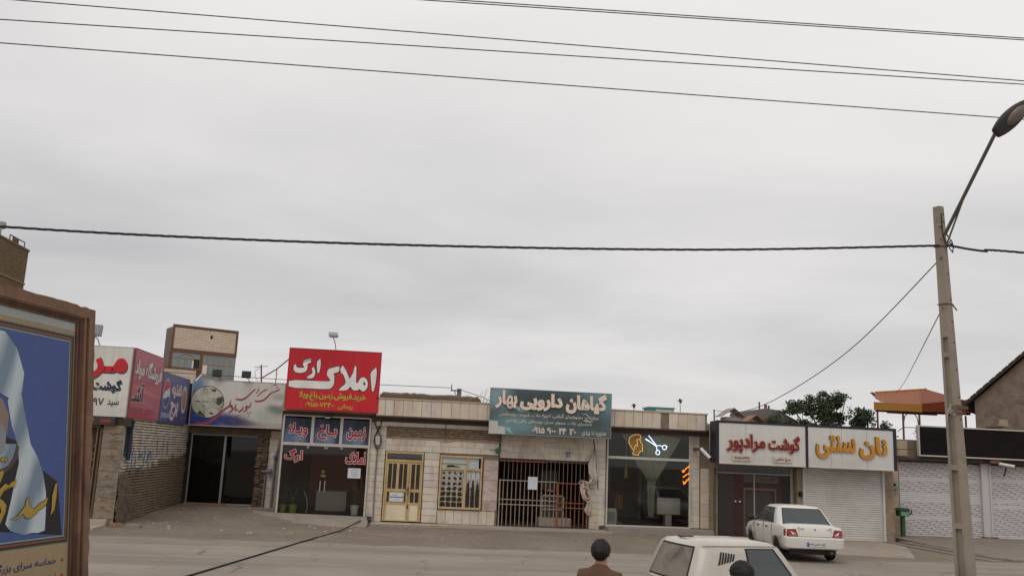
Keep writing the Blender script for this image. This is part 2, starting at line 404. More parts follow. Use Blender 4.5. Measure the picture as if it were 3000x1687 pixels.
def road_mat():
    N = NM('dusty_asphalt'); P = N.pos(); S = N.n('ShaderNodeMapping', {'Vector': P, 'Scale': (.16, 1, 1)}).outputs[0]
    c = N.mix(N.ramp(N.noise(S, .7, 6, .6), [(.3, 0.0), (.7, 1.0)]), srgb('8b8177'), srgb('a19688'))
    c = N.mix(N.ramp(N.noise(S, 2.6, 6, .65), [(.42, 0.0), (.7, .45)]), c, srgb('7b736b'))
    c = N.mix(N.ramp(N.noise(P, 70, 3, .7), [(.45, 0.0), (.7, .35)]), c, srgb('6e675f'))
    c = N.mix(N.ramp(N.noise(P, .35, 3, .5), [(.5, 0.0), (.7, .5)]), c, srgb('a2968a'))
    c = N.mix(N.ramp(N.noise(N.n('ShaderNodeMapping', {'Vector': P, 'Scale': (.06, .8, 1)}).outputs[0], 1.3, 4, .6), [(.5, 0.0), (.68, .45)]), c, srgb('736b62'))
    c = N.mix(N.ramp(N.noise(P, 1.1, 5, .6), [(.66, 0.0), (.72, .55)]), c, srgb('655d55'))
    v = N.n('ShaderNodeTexVoronoi', {'Vector': N.n('ShaderNodeVectorMath', {0: P, 1: N.n('ShaderNodeVectorMath', {0: N.n('ShaderNodeTexNoise', {'Vector': P, 'Scale': 1.6, 'Detail': 4.0}).outputs['Color'], 'Scale': .7}, operation='SCALE').outputs[0]}).outputs[0], 'Scale': .33}, feature='DISTANCE_TO_EDGE').outputs[0]
    c = N.mix(N.math('MULTIPLY', N.ramp(v, [(.0, 1.0), (.012, 0.0)]), N.ramp(N.noise(P, .5, 2), [(.45, 0.0), (.6, .7)])), c, srgb('4e4842'))
    N.l(c, N.p.inputs['Base Color']); N.p.inputs['Roughness'].default_value = .9; N.p.inputs['Specular IOR Level'].default_value = .25
    N.bump(N.noise(P, 45, 6, .7), .3, .02); return N.m
part('ground', g, ground_mat(), kind='structure', smooth=True)
rx = axis([(-120, -14, 8), (-14, 22, .3), (22, 120, 8)]); g = G()
for x in rx:
    e = 25.1 + .55 * (vnoise(x * .35, 3) - .5) + .5 * (vnoise(x * 1.7, 9) - .5) + .2 * (vnoise(x * 6, 2) - .5) + max(0, x - 9) * .1
    g.v += [(x, -9, .006), (x, 10, .006), (x, 20, .006), (x, e, .006), (x, e + .06, -.01)]
for i in range(len(rx) - 1):
    for k in range(4): g.f.append((5 * i + k, 5 * i + 5 + k, 5 * i + 6 + k, 5 * i + 1 + k))
part('road', g, road_mat(), kind='structure')
CONC = M('concrete_apron', '9a8f83', .9, .14, 1.2, 50, .25, stain='6e655b', stain_amt=.45, stain_sc=1.3)
# sloping concrete apron in front of the estate office
g = G(); top = [(-5.5, 33.9, .2), (-4.5, 32.36, .25), (-1.32, 32.36, .21), (-1.22, 31.2, .10), (-1.25, 30.6, .02), (-2.2, 30.3, .012), (-4.2, 31.5, .05), (-5.6, 33.2, .14)]
g.add(top + [(x, y, -.15) for x, y, z in top], [tuple(range(8))] + [(i, (i + 1) % 8, 8 + (i + 1) % 8, 8 + i) for i in range(8)])
part('concrete_apron', g, CONC, kind='structure')
PAVE = M('paving_slab', 'b3a696', .85, .12, 2, 50, .2, rnd=.08, stain='7c7164', stain_amt=.4)
pv = part('pavement', G().box(-1.15, 7.2, 31.55, 32.5, -.15, .055), M('pavement_concrete', 'a59a8d', .9, .15, 1.5, 40, .2, stain='776d62', stain_amt=.5), kind='structure')
for i in range(8):
    piece('paving_slab', pv, -1.0 + i * .31 + .155, 31.72, .062, .295, .36, .03, PAVE, .008, 'Z', R(rng.uniform(-1.5, 1.5)))
st = part('shop_step', G().box(7.1, 11.0, 31.75, 32.46, -.15, .2), M('step_concrete', '8f857b', .85, .12, 1.5, 50, .2, stain='6a6158', stain_amt=.4), kind='structure', bevel=.015)
part('concrete_forecourt', G().add([(11.0, 31.9, .03), (17.4, 31.9, .03), (17.1, 30.0, .025), (15.2, 26.2, .014), (11.4, 27.2, .012), (11.0, 31.9, -.1), (17.4, 31.9, -.1), (17.1, 30, -.1), (15.2, 26.2, -.1), (11.4, 27.2, -.1)], [(0, 1, 2, 3, 4), (0, 5, 6, 1), (1, 6, 7, 2), (2, 7, 8, 3), (3, 8, 9, 4), (4, 9, 5, 0)]), M('forecourt_concrete', '9d9183', .9, .14, 1.0, 50, .25, stain='776c60', stain_amt=.45), kind='structure')
rampm = M('ramp_concrete', '857b71', .9, .16, .9, 45, .3, stain='625a52', stain_amt=.5)
ramp = part('concrete_ramp', G().add([(18.2, 33.75, .16), (31, 33.75, .16), (31, 24, .03), (18.4, 26.3, .06), (17.9, 30.2, .13), (18.2, 33.75, -.1), (31, 33.75, -.1), (31, 24, -.1), (18.4, 26.3, -.1), (17.9, 30.2, -.1)], [(0, 1, 2, 3, 4), (0, 5, 6, 1), (1, 6, 7, 2), (2, 7, 8, 3), (3, 8, 9, 4), (4, 9, 5, 0)]), rampm, kind='structure')
for k, (dz, o) in enumerate(((.10, .0), (.055, .38))):
    a, b = (17.9 - o, 31.3 + .3 * k), (18.4 - o * 1.15, 26.6 - .45 * k)
    part('step', G().add([(a[0] - .4, a[1], dz), (a[0] + .1, a[1], dz), (b[0] + .1, b[1], dz - .03), (b[0] - .4, b[1], dz - .03), (a[0] - .4, a[1], -.1), (a[0] + .1, a[1], -.1), (b[0] + .1, b[1], -.1), (b[0] - .4, b[1], -.1)], [(0, 1, 2, 3), (0, 4, 5, 1), (1, 5, 6, 2), (2, 6, 7, 3), (3, 7, 4, 0)]), rampm, ramp)

# ================================================================ shared materials
STONE = M('travertine_tile', 'cdc1b0', .62, .13, 4.5, 45, .08, rnd=.09, stain='8f7f6e', stain_amt=.6, stain_sc=2.2, streak=1)
STONE2 = M('parapet_tile', 'cdbeaa', .6, .10, 3, 40, .08, rnd=.07, stain='957f69', stain_amt=.5, stain_sc=1.6, streak=1)
ROUGH = M('marbled_slab', 'b7a195', .6, .3, 5, 30, .12, rnd=.15, stain='85706a', stain_amt=.6, stain_sc=3.5)
MORT = M('mortar', '7d7064', .95, .2, 3, 60, .3)
PLAST = M('old_plaster', 'a3927f', .95, .2, 1.5, 50, .35, stain='76675a', stain_amt=.6)
BRICKY = M('yellow_brick', '8f7760', .9, .22, 6, 60, .3, rnd=.2, stain='6d5a47', stain_amt=.5, stain_sc=3)
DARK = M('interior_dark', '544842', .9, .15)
DARKRED = M('interior_red', '8a2f2a', .8, .2)
STEEL = M('rusty_steel', '6a4f40', .75, .3, 5, 50, .2, stain='3f2f26', stain_amt=.6)
ALU = M('aluminium_frame', 'b9b4ab', .45, .06, 3, 60, .03, metal=.0, spec=.5)
GREYPIPE = M('grey_pipe', '77767a', .55, .12, 5, 60, .1)
BLACK = M('black_plastic', '1f1d1d', .5, .15, 5, 60, .05)
WHITEM = M('white_enamel', 'd9d6d0', .45, .05, 2, 40, .03, stain='9c948a', stain_amt=.25)
OCHRE = M('ochre_paint', 'bfa274', .55, .1, 4, 50, .06, stain='8a7048', stain_amt=.5, stain_sc=3)
CREAM = M('cream_paint', 'd9cbb0', .55, .07, 3, 50, .05, stain='a58c63', stain_amt=.4, stain_sc=2)
SHOPGLASS = glass('shop_glass', (.9, .9, .88), .035, .02, .012)
DARKGLASS = glass('tinted_glass', (.16, .16, .16), .045, .03, .02, (.2, .19, .17))
CASE = M('sign_case', 'a8a49c', .5, .08, 2, 40, .05, stain='6f685f', stain_amt=.4)
def courses(parent, x0, x1, z0, z1, y, w=.48, pitch=.235, mat=STONE, d=.03, name='stone_tile'):
    n = max(1, round((z1 - z0) / pitch)); p = (z1 - z0) / n
    for k in range(n):
        m = max(1, round((x1 - x0) / w)); ww = (x1 - x0) / m
        cuts = [x0] + [x0 + ww * i + (rng.uniform(-.09, .09) if x1 - x0 > w * 1.4 else 0) - (ww * .5 if (k % 2 and m > 1) else 0) for i in range(1, m + (k % 2 and m > 1))] + [x1]
        cuts = sorted(c for c in cuts if x0 <= c <= x1)
        for a, b in zip(cuts[:-1], cuts[1:]):
            if b - a < .06: continue
            piece(name, parent, (a + b) / 2, y - d / 2 + rng.uniform(-.004, .004), z0 + (k + .5) * p, b - a - .007, d, p - .007, mat, .005, 'Y', R(rng.uniform(-.25, .25)))
def panelbox(name, parent, fn, u0, u1, v0, v1, d0, d1, mat, axis='Y', **k):
    g = G(); g.poly([(u0, v0), (u1, v0), (u1, v1), (u0, v1)], fn, d0, d1)
    uv = (lambda c: ((c.x - u0) / (u1 - u0), (c.z - v0) / (v1 - v0))) if axis == 'Y' else (lambda c: ((c.y - u0) / (u1 - u0), (c.z - v0) / (v1 - v0)))
    return part(name, g, mat, parent, uv=uv, **k)
def frame4(name, parent, fn, u0, u1, v0, v1, w, d0, d1, mat):
    for r in ((u0, u1, v1 - w, v1), (u0, u1, v0, v0 + w), (u0, u0 + w, v0 + w, v1 - w), (u1 - w, u1, v0 + w, v1 - w)):
        part(name, G().poly([(r[0], r[2]), (r[1], r[2]), (r[1], r[3]), (r[0], r[3])], fn, d0, d1), mat, parent)

# ================================================================ stone-clad row of shops
row = thing('shop_row_building', 'single-storey stone-clad shop row under a vertical-tile parapet, from red sign to barber', 'building', (3.2, 32.5, 0))
for x0, x1, z0, z1 in ((-4.5, -4.44, 0, 3.6), (-1.40, -.82, 0, 3.5), (-.82, .55, 2.5, 3.5), (.55, 1.1, 0, 3.5), (1.1, 2.66, 0, .56), (1.1, 2.66, 2.44, 3.5), (2.66, 3.22, 0, 3.5), (3.22, 6.52, 2.4, 3.5), (6.52, 7.12, 0, 3.5), (10.25, 11.0, 0, 3.5)):
    part('wall', G().box(x0, x1, 32.5, 32.75, z0, z1), MORT, row)
part('roof', G().box(-4.5, 11.0, 32.2, 38.6, 3.72, 3.95), PLAST, row)
part('lintel_beam', G().box(-4.5, 11.0, 32.45, 32.78, 3.5, 3.72), M('dark_lintel', '5d5046', .9, .2, 3, 40, .2), row)
part('soffit', G().box(-1.22, 10.72, 31.99, 32.45, 3.66, 3.72), M('soffit_boards', '6b5848', .9, .25, 3, 30, .2, stain='3c3028', stain_amt=.6), row)
part('parapet', G().box(-1.24, 10.72, 32.0, 32.2, 3.70, 4.27), MORT, row)
part('coping', G().box(-1.25, 10.74, 31.95, 32.26, 4.27, 4.32), M('coping_stone', 'b5a18c', .8, .15, 3, 50, .2), row)
x = -1.22
while x < 10.6:
    w = rng.uniform(.30, .36)
    if not (9.0 < x + w / 2 < 9.28): piece('parapet_tile', row, x + w / 2, 31.985, 3.985, w - .012, .03, .555, STONE2, .004, 'Y', R(rng.uniform(-.3, .3)))
    x += w
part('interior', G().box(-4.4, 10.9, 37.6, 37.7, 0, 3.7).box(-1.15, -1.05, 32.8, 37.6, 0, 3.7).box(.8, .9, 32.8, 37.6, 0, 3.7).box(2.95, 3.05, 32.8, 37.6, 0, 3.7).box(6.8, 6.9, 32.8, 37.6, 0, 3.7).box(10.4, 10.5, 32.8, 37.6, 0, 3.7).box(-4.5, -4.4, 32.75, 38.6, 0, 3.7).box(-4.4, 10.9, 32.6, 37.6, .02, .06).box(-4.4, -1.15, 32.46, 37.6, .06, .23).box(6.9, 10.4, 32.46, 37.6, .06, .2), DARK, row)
courses(row, -1.38, -.83, .06, 3.48, 32.5, .55)
courses(row, .56, 1.1, .08, 2.49, 32.5, .54)
courses(row, -.83, 3.2, 2.5, 2.93, 32.5, .62, .215)
courses(row, 3.24, 7.1, 2.42, 3.48, 32.5, .8, .225)
courses(row, 6.53, 7.11, .06, 2.42, 32.5, .58, .235)
courses(row, 10.26, 10.6, .22, 3.5, 32.5, .34, .23)
courses(row, 10.64, 10.99, .22, 2.35, 32.5, .35, .42, STONE2)
courses(row, 2.68, 3.2, .55, 2.32, 32.5, .52, .38, ROUGH, .035)
x = 1.12
while x < 3.15:
    piece('stone_tile', row, x + .145, 32.485, .30, .278, .03, .475, STONE, .005, 'Y', R(rng.uniform(-.4, .4))); x += .29
part('stone_band', G().box(-1.2, 3.0, 32.4, 32.5, 3.36, 3.5), STONE, row)
for k in range(5):                                              # bricks laid bare where the cladding fell off
    z = 2.965 + k * .078
    x = -.78 + rng.uniform(0, .1) + (.14 if k == 0 else 0)
    while x < 3.1:
        w = rng.choice((.205, .205, .1)); piece('brick', row, x + w / 2, 32.485 + rng.uniform(-.012, .012), z + .031, w, .05, .06, BRICKY, .006, 'Y'); x += w + .016
part('broken_mortar_edge', G().poly([(-.8, 2.93), (.9, 2.93), (1.3, 2.86), (1.7, 2.93), (3.2, 2.9), (3.2, 2.99), (1.6, 2.975), (.2, 2.98), (-.8, 2.96)], onY(32.475), 0, .02), PLAST, row)
part('conduit', G().tube([(1.25, 32.39, 3.66), (1.25, 32.39, 3.1), (1.27, 32.42, 2.95)], .013, 6), STEEL, row)
# --- ochre double door
dr = part('door', G().box(-.80, -.745, 32.42, 32.52, .1, 2.49).box(.475, .53, 32.42, 32.52, .1, 2.49).box(-.745, .475, 32.42, 32.52, 2.42, 2.49).box(-.745, .475, 32.425, 32.52, 2.13, 2.21).box(-.745, .475, 32.43, 32.5, .1, .14), OCHRE, row)
leafg = G()
def bars(g, x0, x1, z0, z1, holes, y0=32.445, y1=32.485):
    """sheet with rectangular holes (all rows share the same z range)"""
    xs_ = [x0] + [c for h in holes for c in h] + [x1]
    for a, b in zip(xs_[::2], xs_[1::2]): g.box(a, b, y0, y1, z0, z1)
for x0, x1, hs, lo in ((-.742, .055, ((-.68, -.55), (-.52, -.39), (-.30, -.17), (-.14, -.02)), ((-.68, -.60), (-.57, -.10), (-.07, -.02))), (.065, .472, ((.13, .26), (.30, .43)), ((.13, .26), (.30, .43)))):
    bars(leafg, x0, x1, 1.2, 2.06, hs); leafg.box(x0, x1, 32.445, 32.485, 2.06, 2.128); leafg.box(x0, x1, 32.445, 32.485, 1.1, 1.2)
    bars(leafg, x0, x1, .74, 1.1, lo); leafg.box(x0, x1, 32.445, 32.485, .66, .74); leafg.box(x0, x0 + .07, 32.445, 32.485, .14, .66); leafg.box(x1 - .05, x1, 32.445, 32.485, .14, .66)
part('leaf_frame', leafg, OCHRE, dr)
for x0, x1 in ((-.672, .005), (.135, .422)): part('lower_panel', G().box(x0, x1, 32.455, 32.48, .14, .66), CREAM, dr)
part('hatch_plate', G().box(-.2, -.06, 32.449, 32.456, .32, .48), CREAM, dr)
DGL = glass('door_glass', (.25, .25, .25), .10, .03, .08)
for x0, x1, z0, z1 in ((-.745, .475, 2.21, 2.42), (-.69, -.38, 1.2, 2.06), (-.31, -.01, 1.2, 2.06), (.12, .44, 1.2, 2.06), (-.69, -.01, .74, 1.1), (.12, .44, .74, 1.1)):
    part('pane', G().box(x0, x1, 32.487, 32.491, z0, z1), DGL, dr)
part('handle', G().box(.03, .07, 32.41, 32.445, 1.0, 1.28).box(-.05, .07, 32.40, 32.42, 1.17, 1.2), STEEL, dr)
part('padlock', G().box(.03, .085, 32.42, 32.445, .55, .62).tube([(.04, 32.43, .62), (.04, 32.43, .66), (.075, 32.43, .66), (.075, 32.43, .62)], .008, 6), STEEL, dr)
# --- ochre window with paint-smeared panes
wd = part('window', G().box(1.12, 1.18, 32.4, 32.52, .58, 2.43).box(2.57, 2.63, 32.4, 32.52, .58, 2.43).box(1.18, 2.57, 32.4, 32.52, 2.36, 2.43).box(1.18, 2.57, 32.4, 32.52, .58, .65).box(1.18, 2.57, 32.41, 32.5, 1.92, 2.0).box(1.97, 2.07, 32.41, 32.5, .65, 1.92).box(2.06, 2.12, 32.41, 32.5, 2.0, 2.36).box(1.18, 2.06, 32.43, 32.48, 2.15, 2.175), OCHRE, row)
def pane_mat():
    N = NM('smeared_pane'); gen = N.n('ShaderNodeTexCoord').outputs['Generated']; P = N.pos()
    d = N.n('ShaderNodeVectorMath', {0: N.n('ShaderNodeVectorMath', {0: gen, 1: (.5, .5, .42)}, operation='SUBTRACT').outputs[0], 1: (1.0, 0, 1.0)}, operation='MULTIPLY').outputs[0]
    L = N.n('ShaderNodeVectorMath', {0: d}, operation='LENGTH').outputs['Value']
    z = N.n('ShaderNodeSeparateXYZ', {0: P}).outputs[2]
    t = N.math('SUBTRACT', N.math('ADD', L, N.math('MULTIPLY', N.math('SUBTRACT', N.noise(P, 11, 4, .7), .5), .9)), N.math('MULTIPLY', N.math('SUBTRACT', 2.05, z), .30))
    N.l(N.mix(N.ramp(t, [(.18, 0.0), (.26, 1.0)]), srgb('1d1b1b'), srgb('b9bfc0')), N.p.inputs['Base Color']); N.p.inputs['Roughness'].default_value = .35; return N.m
PM = pane_mat()
for i in range(4):
    for j in range(7):
        w, h = .79 / 4, 1.27 / 7; piece('pane', wd, 1.18 + (i + .5) * w, 32.478, .65 + (j + .5) * h, w - .02, .01, h - .02, PM, .002, 'Y')
gb = G()
for i in range(1, 4): gb.box(1.18 + i * .79 / 4 - .01, 1.18 + i * .79 / 4 + .01, 32.45, 32.49, .65, 1.92)
for j in range(1, 7): gb.box(1.18, 1.97, 32.452, 32.488, .65 + j * 1.27 / 7 - .009, .65 + j * 1.27 / 7 + .009)
part('glazing_bars', gb, OCHRE, wd)
for i in range(3): piece('pane', wd, 2.07 + (i + .5) * .5 / 3, 32.478, 1.285, .145, .01, 1.25, PM, .002, 'Y')
part('glazing_bars', G().box(2.225, 2.245, 32.45, 32.49, .65, 1.92).box(2.395, 2.415, 32.45, 32.49, .65, 1.92), OCHRE, wd)
WP = M('whitewashed_pane', 'b4bdbd', .35, .08, 3, 30, .02, stain='8d9799', stain_amt=.4)
part('pane', G().box(1.18, 2.06, 32.47, 32.48, 2.0, 2.36), WP, wd); part('pane', G().box(2.12, 2.5, 32.47, 32.48, 2.0, 2.36), WP, wd)
part('broken_hole', G().poly([(1.33, 2.03), (1.42, 2.1), (1.5, 2.09), (1.57, 2.105), (1.66, 2.07), (1.8, 2.05), (1.86, 2.02), (1.6, 2.02), (1.4, 2.01)], onY(32.47), .001, .004), BLACK, wd)
# --- barred front of the herb shop
RB = [M('cream_bar', '9f8d79', .6, .15, 6, 60, .1, stain='62483a', stain_amt=.6, stain_sc=4), M('rust_bar', '8d5238', .75, .2, 6, 60, .15, stain='5a3425', stain_amt=.6, stain_sc=4)]
gt = part('barred_gate', G().box(3.3, 5.35, 32.42, 32.45, 1.63, 1.665).box(3.3, 5.35, 32.42, 32.45, .97, 1.0).box(3.3, 5.35, 32.42, 32.45, .80, .83).box(3.26, 3.30, 32.41, 32.46, .06, 1.68), RB[0], row)
part('right_frame', G().box(5.35, 6.45, 32.42, 32.45, 1.60, 1.635).box(5.35, 6.45, 32.42, 32.45, .92, .95).box(5.35, 6.45, 32.42, 32.45, .75, .78).box(5.32, 5.37, 32.41, 32.46, .06, 1.66).box(6.42, 6.46, 32.41, 32.46, .06, 1.65), RB[1], gt)
for i in range(20):
    x = 3.40 + i * .153; piece('bar', gt, x, 32.435, .85, .024, .024, 1.56, RB[0 if x < 5.35 else 1], .004, 'Y', R(rng.uniform(-.25, .25)))
dm = M('dark_bar', '7d6c5d', .7, .2)
for i in range(20): piece('grille_bar', gt, 3.42 + i * .153, 32.47, 1.25, .018, .014, 2.3, dm, .002, 'Y')
part('top_rail', G().box(3.24, 4.9, 32.4, 32.46, 2.31, 2.36), RB[1], gt)
part('top_rail', G().box(4.9, 6.5, 32.44, 32.5, 2.33, 2.38), STEEL, gt)
# --- glass front of the estate office
ef = part('glass_front', G().box(-4.44, -4.38, 32.38, 32.5, .24, 3.58).box(-1.44, -1.38, 32.38, 32.5, .2, 3.58).box(-4.38, -1.44, 32.38, 32.5, 2.55, 2.65).box(-3.46, -3.36, 32.39, 32.5, 2.65, 3.55).box(-2.46, -2.36, 32.39, 32.5, 2.65, 3.55).box(-4.38, -1.44, 32.38, 32.5, 3.55, 3.6), ALU, row)
for a, b in ((-4.38, -3.42), (-3.415, -2.92), (-2.915, -2.40), (-2.395, -1.44)): part('pane', G().box(a, b, 32.45, 32.458, .24, 2.55), SHOPGLASS, ef)
PBL = printed('transom_print', '39425e', [(.2, .2, .5, .4, 20, '6b7fa6', .6), (.8, .8, .4, .5, 0, '1f2338', .9), (.6, .15, .3, .3, 0, '9aa3b8', .5)], noise=.8, ncol='1e2236', nsc=3)
TRW = []
for a, b in ((-4.38, -3.46), (-3.36, -2.46), (-2.36, -1.44)): TRW.append(panelbox('transom_pane', ef, onY(32.45), a, b, 2.65, 3.55, -.01, .0, PBL))
RTX = flat('red_vinyl', 'a5222c', .4); WTX = flat('white_vinyl', 'd8d2cd', .4)
for s, a, b, z0, z1 in (('ویـلا', -4.22, -3.58, 2.86, 3.32), ('بـاغ', -3.22, -2.56, 2.78, 3.3), ('زمین', -2.22, -1.56, 2.8, 3.26)): lettering(ef, s, onY(32.45), a, b, z0, z1, RTX, .035, .003, outline=(WTX, .035))
lettering(ef, 'ارگ', onY(32.44), -4.3, -3.68, 1.96, 2.42, RTX, .035, .003, outline=(WTX, .03)); lettering(ef, 'املاک', onY(32.44), -2.2, -1.5, 1.98, 2.4, RTX, .035, .003, outline=(WTX, .03))
for x in (-3.52, -2.92, -2.86, -2.36): part('glass_clamp', G().box(x - .04, x + .04, 32.435, 32.47, 2.47, 2.54), ALU, ef)
for x in (-3.0, -2.84): part('door_handle', G().tube([(x, 32.44, 1.36), (x, 32.40, 1.34), (x, 32.40, 1.0), (x, 32.44, .98)], .012, 6), ALU, ef)
part('lock_plate', G().box(-3.0, -2.84, 32.43, 32.46, 1.5, 1.58).lathe([(.05, -.02), (.05, .0)], (-2.93, 32.45, 1.68), 10, 'Y'), M('brass', '7d6c55', .4, .1, metal=.6), ef)
# --- glass front of the barber
bf = part('barber_front', G().box(7.13, 7.18, 32.4, 32.5, .2, 3.5).box(10.19, 10.25, 32.4, 32.5, .2, 3.5).box(7.18, 10.19, 32.38, 32.5, 2.57, 2.66).box(7.18, 10.19, 32.4, 32.5, .2, .25), ALU, row)
for a, b, c, d in ((7.18, 10.19, 2.66, 3.5), (7.18, 8.9, .25, 2.57), (8.905, 10.19, .25, 2.57)): part('pane', G().box(a, b, 32.45, 32.458, c, d), SHOPGLASS, bf)

# ================================================================ signs on the row
def sign(name, label, axis, pos, u0, u1, v0, v1, thick, face, case=CASE, lip=.025):
    fn = onY(pos) if axis == 'Y' else onX(pos)
    loc = ((u0 + u1) / 2, pos, v0) if axis == 'Y' else (pos, (u0 + u1) / 2, v0)
    t = thing(name, label, 'sign', loc)
    part('case', G().poly([(u0, v0), (u1, v0), (u1, v1), (u0, v1)], fn, -thick, -.006), case, t)
    panelbox('panel', t, fn, u0 + lip, u1 - lip, v0 + lip, v1 - lip, -.006, 0, face, axis)
    if lip: frame4('edge_trim', t, fn, u0, u1, v0, v1, lip, -.006, .008, case)
    return t, fn
def traced(t, fn, H, polys, mat, depth, outline=None, d0=.002, soft=True):
    """lettering drawn as outlines on the panel"""
    for pl in polys:
        pts, holes = (pl if isinstance(pl, tuple) else (pl, ()))
        if soft: pts = [tuple(np.array(p) * (1 - t) + np.array(q) * t) for p, q in zip(pts, pts[1:] + pts[:1]) for t in (.16, .84)]
        if outline:
            part('letter_outline', G().poly([H(p) for p in offset_loop(pts, outline[1])], fn, .0008, d0), outline[0], t)
        part('lettering', G().poly([H(p) for p in pts], fn, d0, d0 + depth, [[H(p) for p in h] for h in holes]), mat, t)
REDP = printed('red_banner', 'c2202c', [(.3, .9, .6, .25, 0, 'b01a26', .6), (.7, .3, .5, .4, 10, 'cb2531', .5)], .4, dirt=.1)
rs, fn = sign('estate_agency_sign', 'big red sign with white Persian lettering above the glass-fronted estate office', 'Y', 31.95, -4.38, -1.17, 3.76, 5.9, .18, REDP, M('red_case', 'a01d28', .5, .1), .02)
Hq = homog([(178, 100), (1880, 215), (1800, 1345), (78, 1250)], [(-4.38, 5.9), (-1.17, 5.9), (-1.17, 3.76), (-4.38, 3.76)])
SW = flat('sign_white', 'e2ded8', .45); SDK = flat('sign_dark_edge', '2a1d2c', .5)
traced(rs, fn, Hq, [
    [(1775, 485), (1668, 590), (1676, 760), (1690, 915), (1705, 945), (1728, 930), (1762, 800), (1785, 600)],
    ([(1160, 440), (1110, 515), (1130, 590), (1175, 622), (1215, 750), (1200, 800), (1095, 885), (1100, 915), (1225, 912), (1268, 880), (1308, 840), (1325, 890), (1360, 915), (1440, 913), (1470, 888), (1500, 925), (1550, 935), (1600, 890), (1625, 800), (1600, 710), (1545, 670), (1490, 685), (1460, 730), (1440, 775), (1402, 778), (1415, 480), (1392, 458), (1370, 490), (1345, 600), (1285, 700), (1260, 640), (1220, 540)], ([(1545, 745), (1535, 800), (1565, 835), (1578, 790)],)),
    [(1102, 458), (890, 510), (860, 620), (935, 722), (900, 745), (165, 705), (158, 850), (890, 890), (955, 865), (1000, 790), (1005, 640), (985, 597), (1092, 565)],
    [(748, 312), (680, 375), (688, 560), (705, 595), (727, 575), (757, 430)],
    [(622, 462), (583, 510), (607, 560), (590, 595), (495, 658), (505, 682), (600, 682), (640, 640), (657, 560)],
    [(578, 345), (432, 382), (420, 430), (450, 470), (440, 485), (340, 485), (303, 465), (296, 415), (265, 425), (245, 500), (275, 560), (340, 580), (430, 576), (490, 545), (512, 470), (505, 412), (572, 388)],
    [(580, 312), (432, 350), (434, 368), (578, 332)]], SW, .012, (SDK, 13))
YEL = flat('sign_yellow_green', 'b8b83a', .45)
lettering(rs, 'خرید.فروش.زمین.باغ.ویلا', fn, -3.92, -1.62, 4.1, 4.42, YEL, .018, .008, outline=(SDK, .014), slope=-.004)
lettering(rs, 'ریحانی', fn, -2.55, -2.05, 3.83, 4.03, YEL, .015, .008); lettering(rs, '۰۹۱۵۱۰۷۳۴۰۰', fn, -3.68, -2.68, 3.88, 4.06, YEL, .015, .008)
rb = thing('sign_bracket', 'thin steel stay propping the left end of the red sign', 'bracket', (-5.8, 36.2, 3.2))
part('stay', G().tube([(-4.34, 32.1, 5.55), (-5.1, 34.2, 5.3), (-5.92, 36.2, 5.1)], .022, 6), STEEL, rb)
part('post', G().tube([(-5.78, 36.2, 3.2), (-6.0, 36.2, 5.6)], .03, 6), STEEL, rb)
part('crossbar', G().tube([(-6.25, 36.2, 5.5), (-5.75, 36.2, 5.56)], .012, 5), STEEL, rb)
part('short_post', G().tube([(-5.4, 36.2, 3.6), (-5.38, 36.2, 5.5)], .018, 5), STEEL, rb)
part('loose_wire', G().tube([(-6.0, 36.2, 5.5), (-6.2, 36.15, 5.35), (-6.18, 36.15, 5.1), (-6.05, 36.2, 4.95)], .008, 4), BLACK, rb)
def floodlight(label, x, y, z, az=0, tilt=20, mat=BLACK, arm=.45, s=1.0, group=None):
    t = thing('floodlight', label, 'floodlight', (x, y, z), group)
    part('arm', G().tube([(x, y, z), (x - .05 * s, y - .05, z + arm * .6), (x - .12 * s, y - .15, z + arm)], .014, 6), STEEL, t)
    Rm = Matrix.Translation((x - .12 * s, y - .17, z + arm + .1 * s)) @ Matrix.Rotation(R(az), 4, 'Z') @ Matrix.Rotation(R(-tilt), 4, 'X')
    hg = G().box(-.17 * s, .17 * s, -.05 * s, .05 * s, -.13 * s, .13 * s); hg.v = [tuple(Rm @ Vector(v)) for v in hg.v]; part('housing', hg, mat, t, bevel=.012)
    lg = G().box(-.14 * s, .14 * s, -.058 * s, -.05 * s, -.1 * s, .1 * s); lg.v = [tuple(Rm @ Vector(v)) for v in lg.v]; part('lens', lg, M('lamp_lens_dark', '2b2b2e', .25, .1) if mat is BLACK else M('lamp_lens', '8c8f92', .2, .1), t)
    fg = G()
    for k in range(5): fg.box(-.15 * s, .15 * s, .05 * s, .08 * s, (-.1 + k * .05) * s, (-.085 + k * .05) * s)
    fg.v = [tuple(Rm @ Vector(v)) for v in fg.v]; part('cooling_fins', fg, mat, t); return t
floodlight('pale floodlight on a bent arm above the red sign', -2.78, 31.95, 5.9, 15, 60, M('pale_housing', 'b9b7b4', .5, .1), .42, .95)
ct = thing('ceiling_lamp', 'small square lamp under the red sign above the middle transom pane', 'lamp', (-2.9, 32.2, 3.52))
part('body', G().box(-3.02, -2.78, 32.1, 32.32, 3.56, 3.64), BLACK, ct, bevel=.01); part('lens', G().box(-2.99, -2.81, 32.12, 32.3, 3.52, 3.56), M('lamp_lens2', 'c9c5bd', .4, .1), ct)

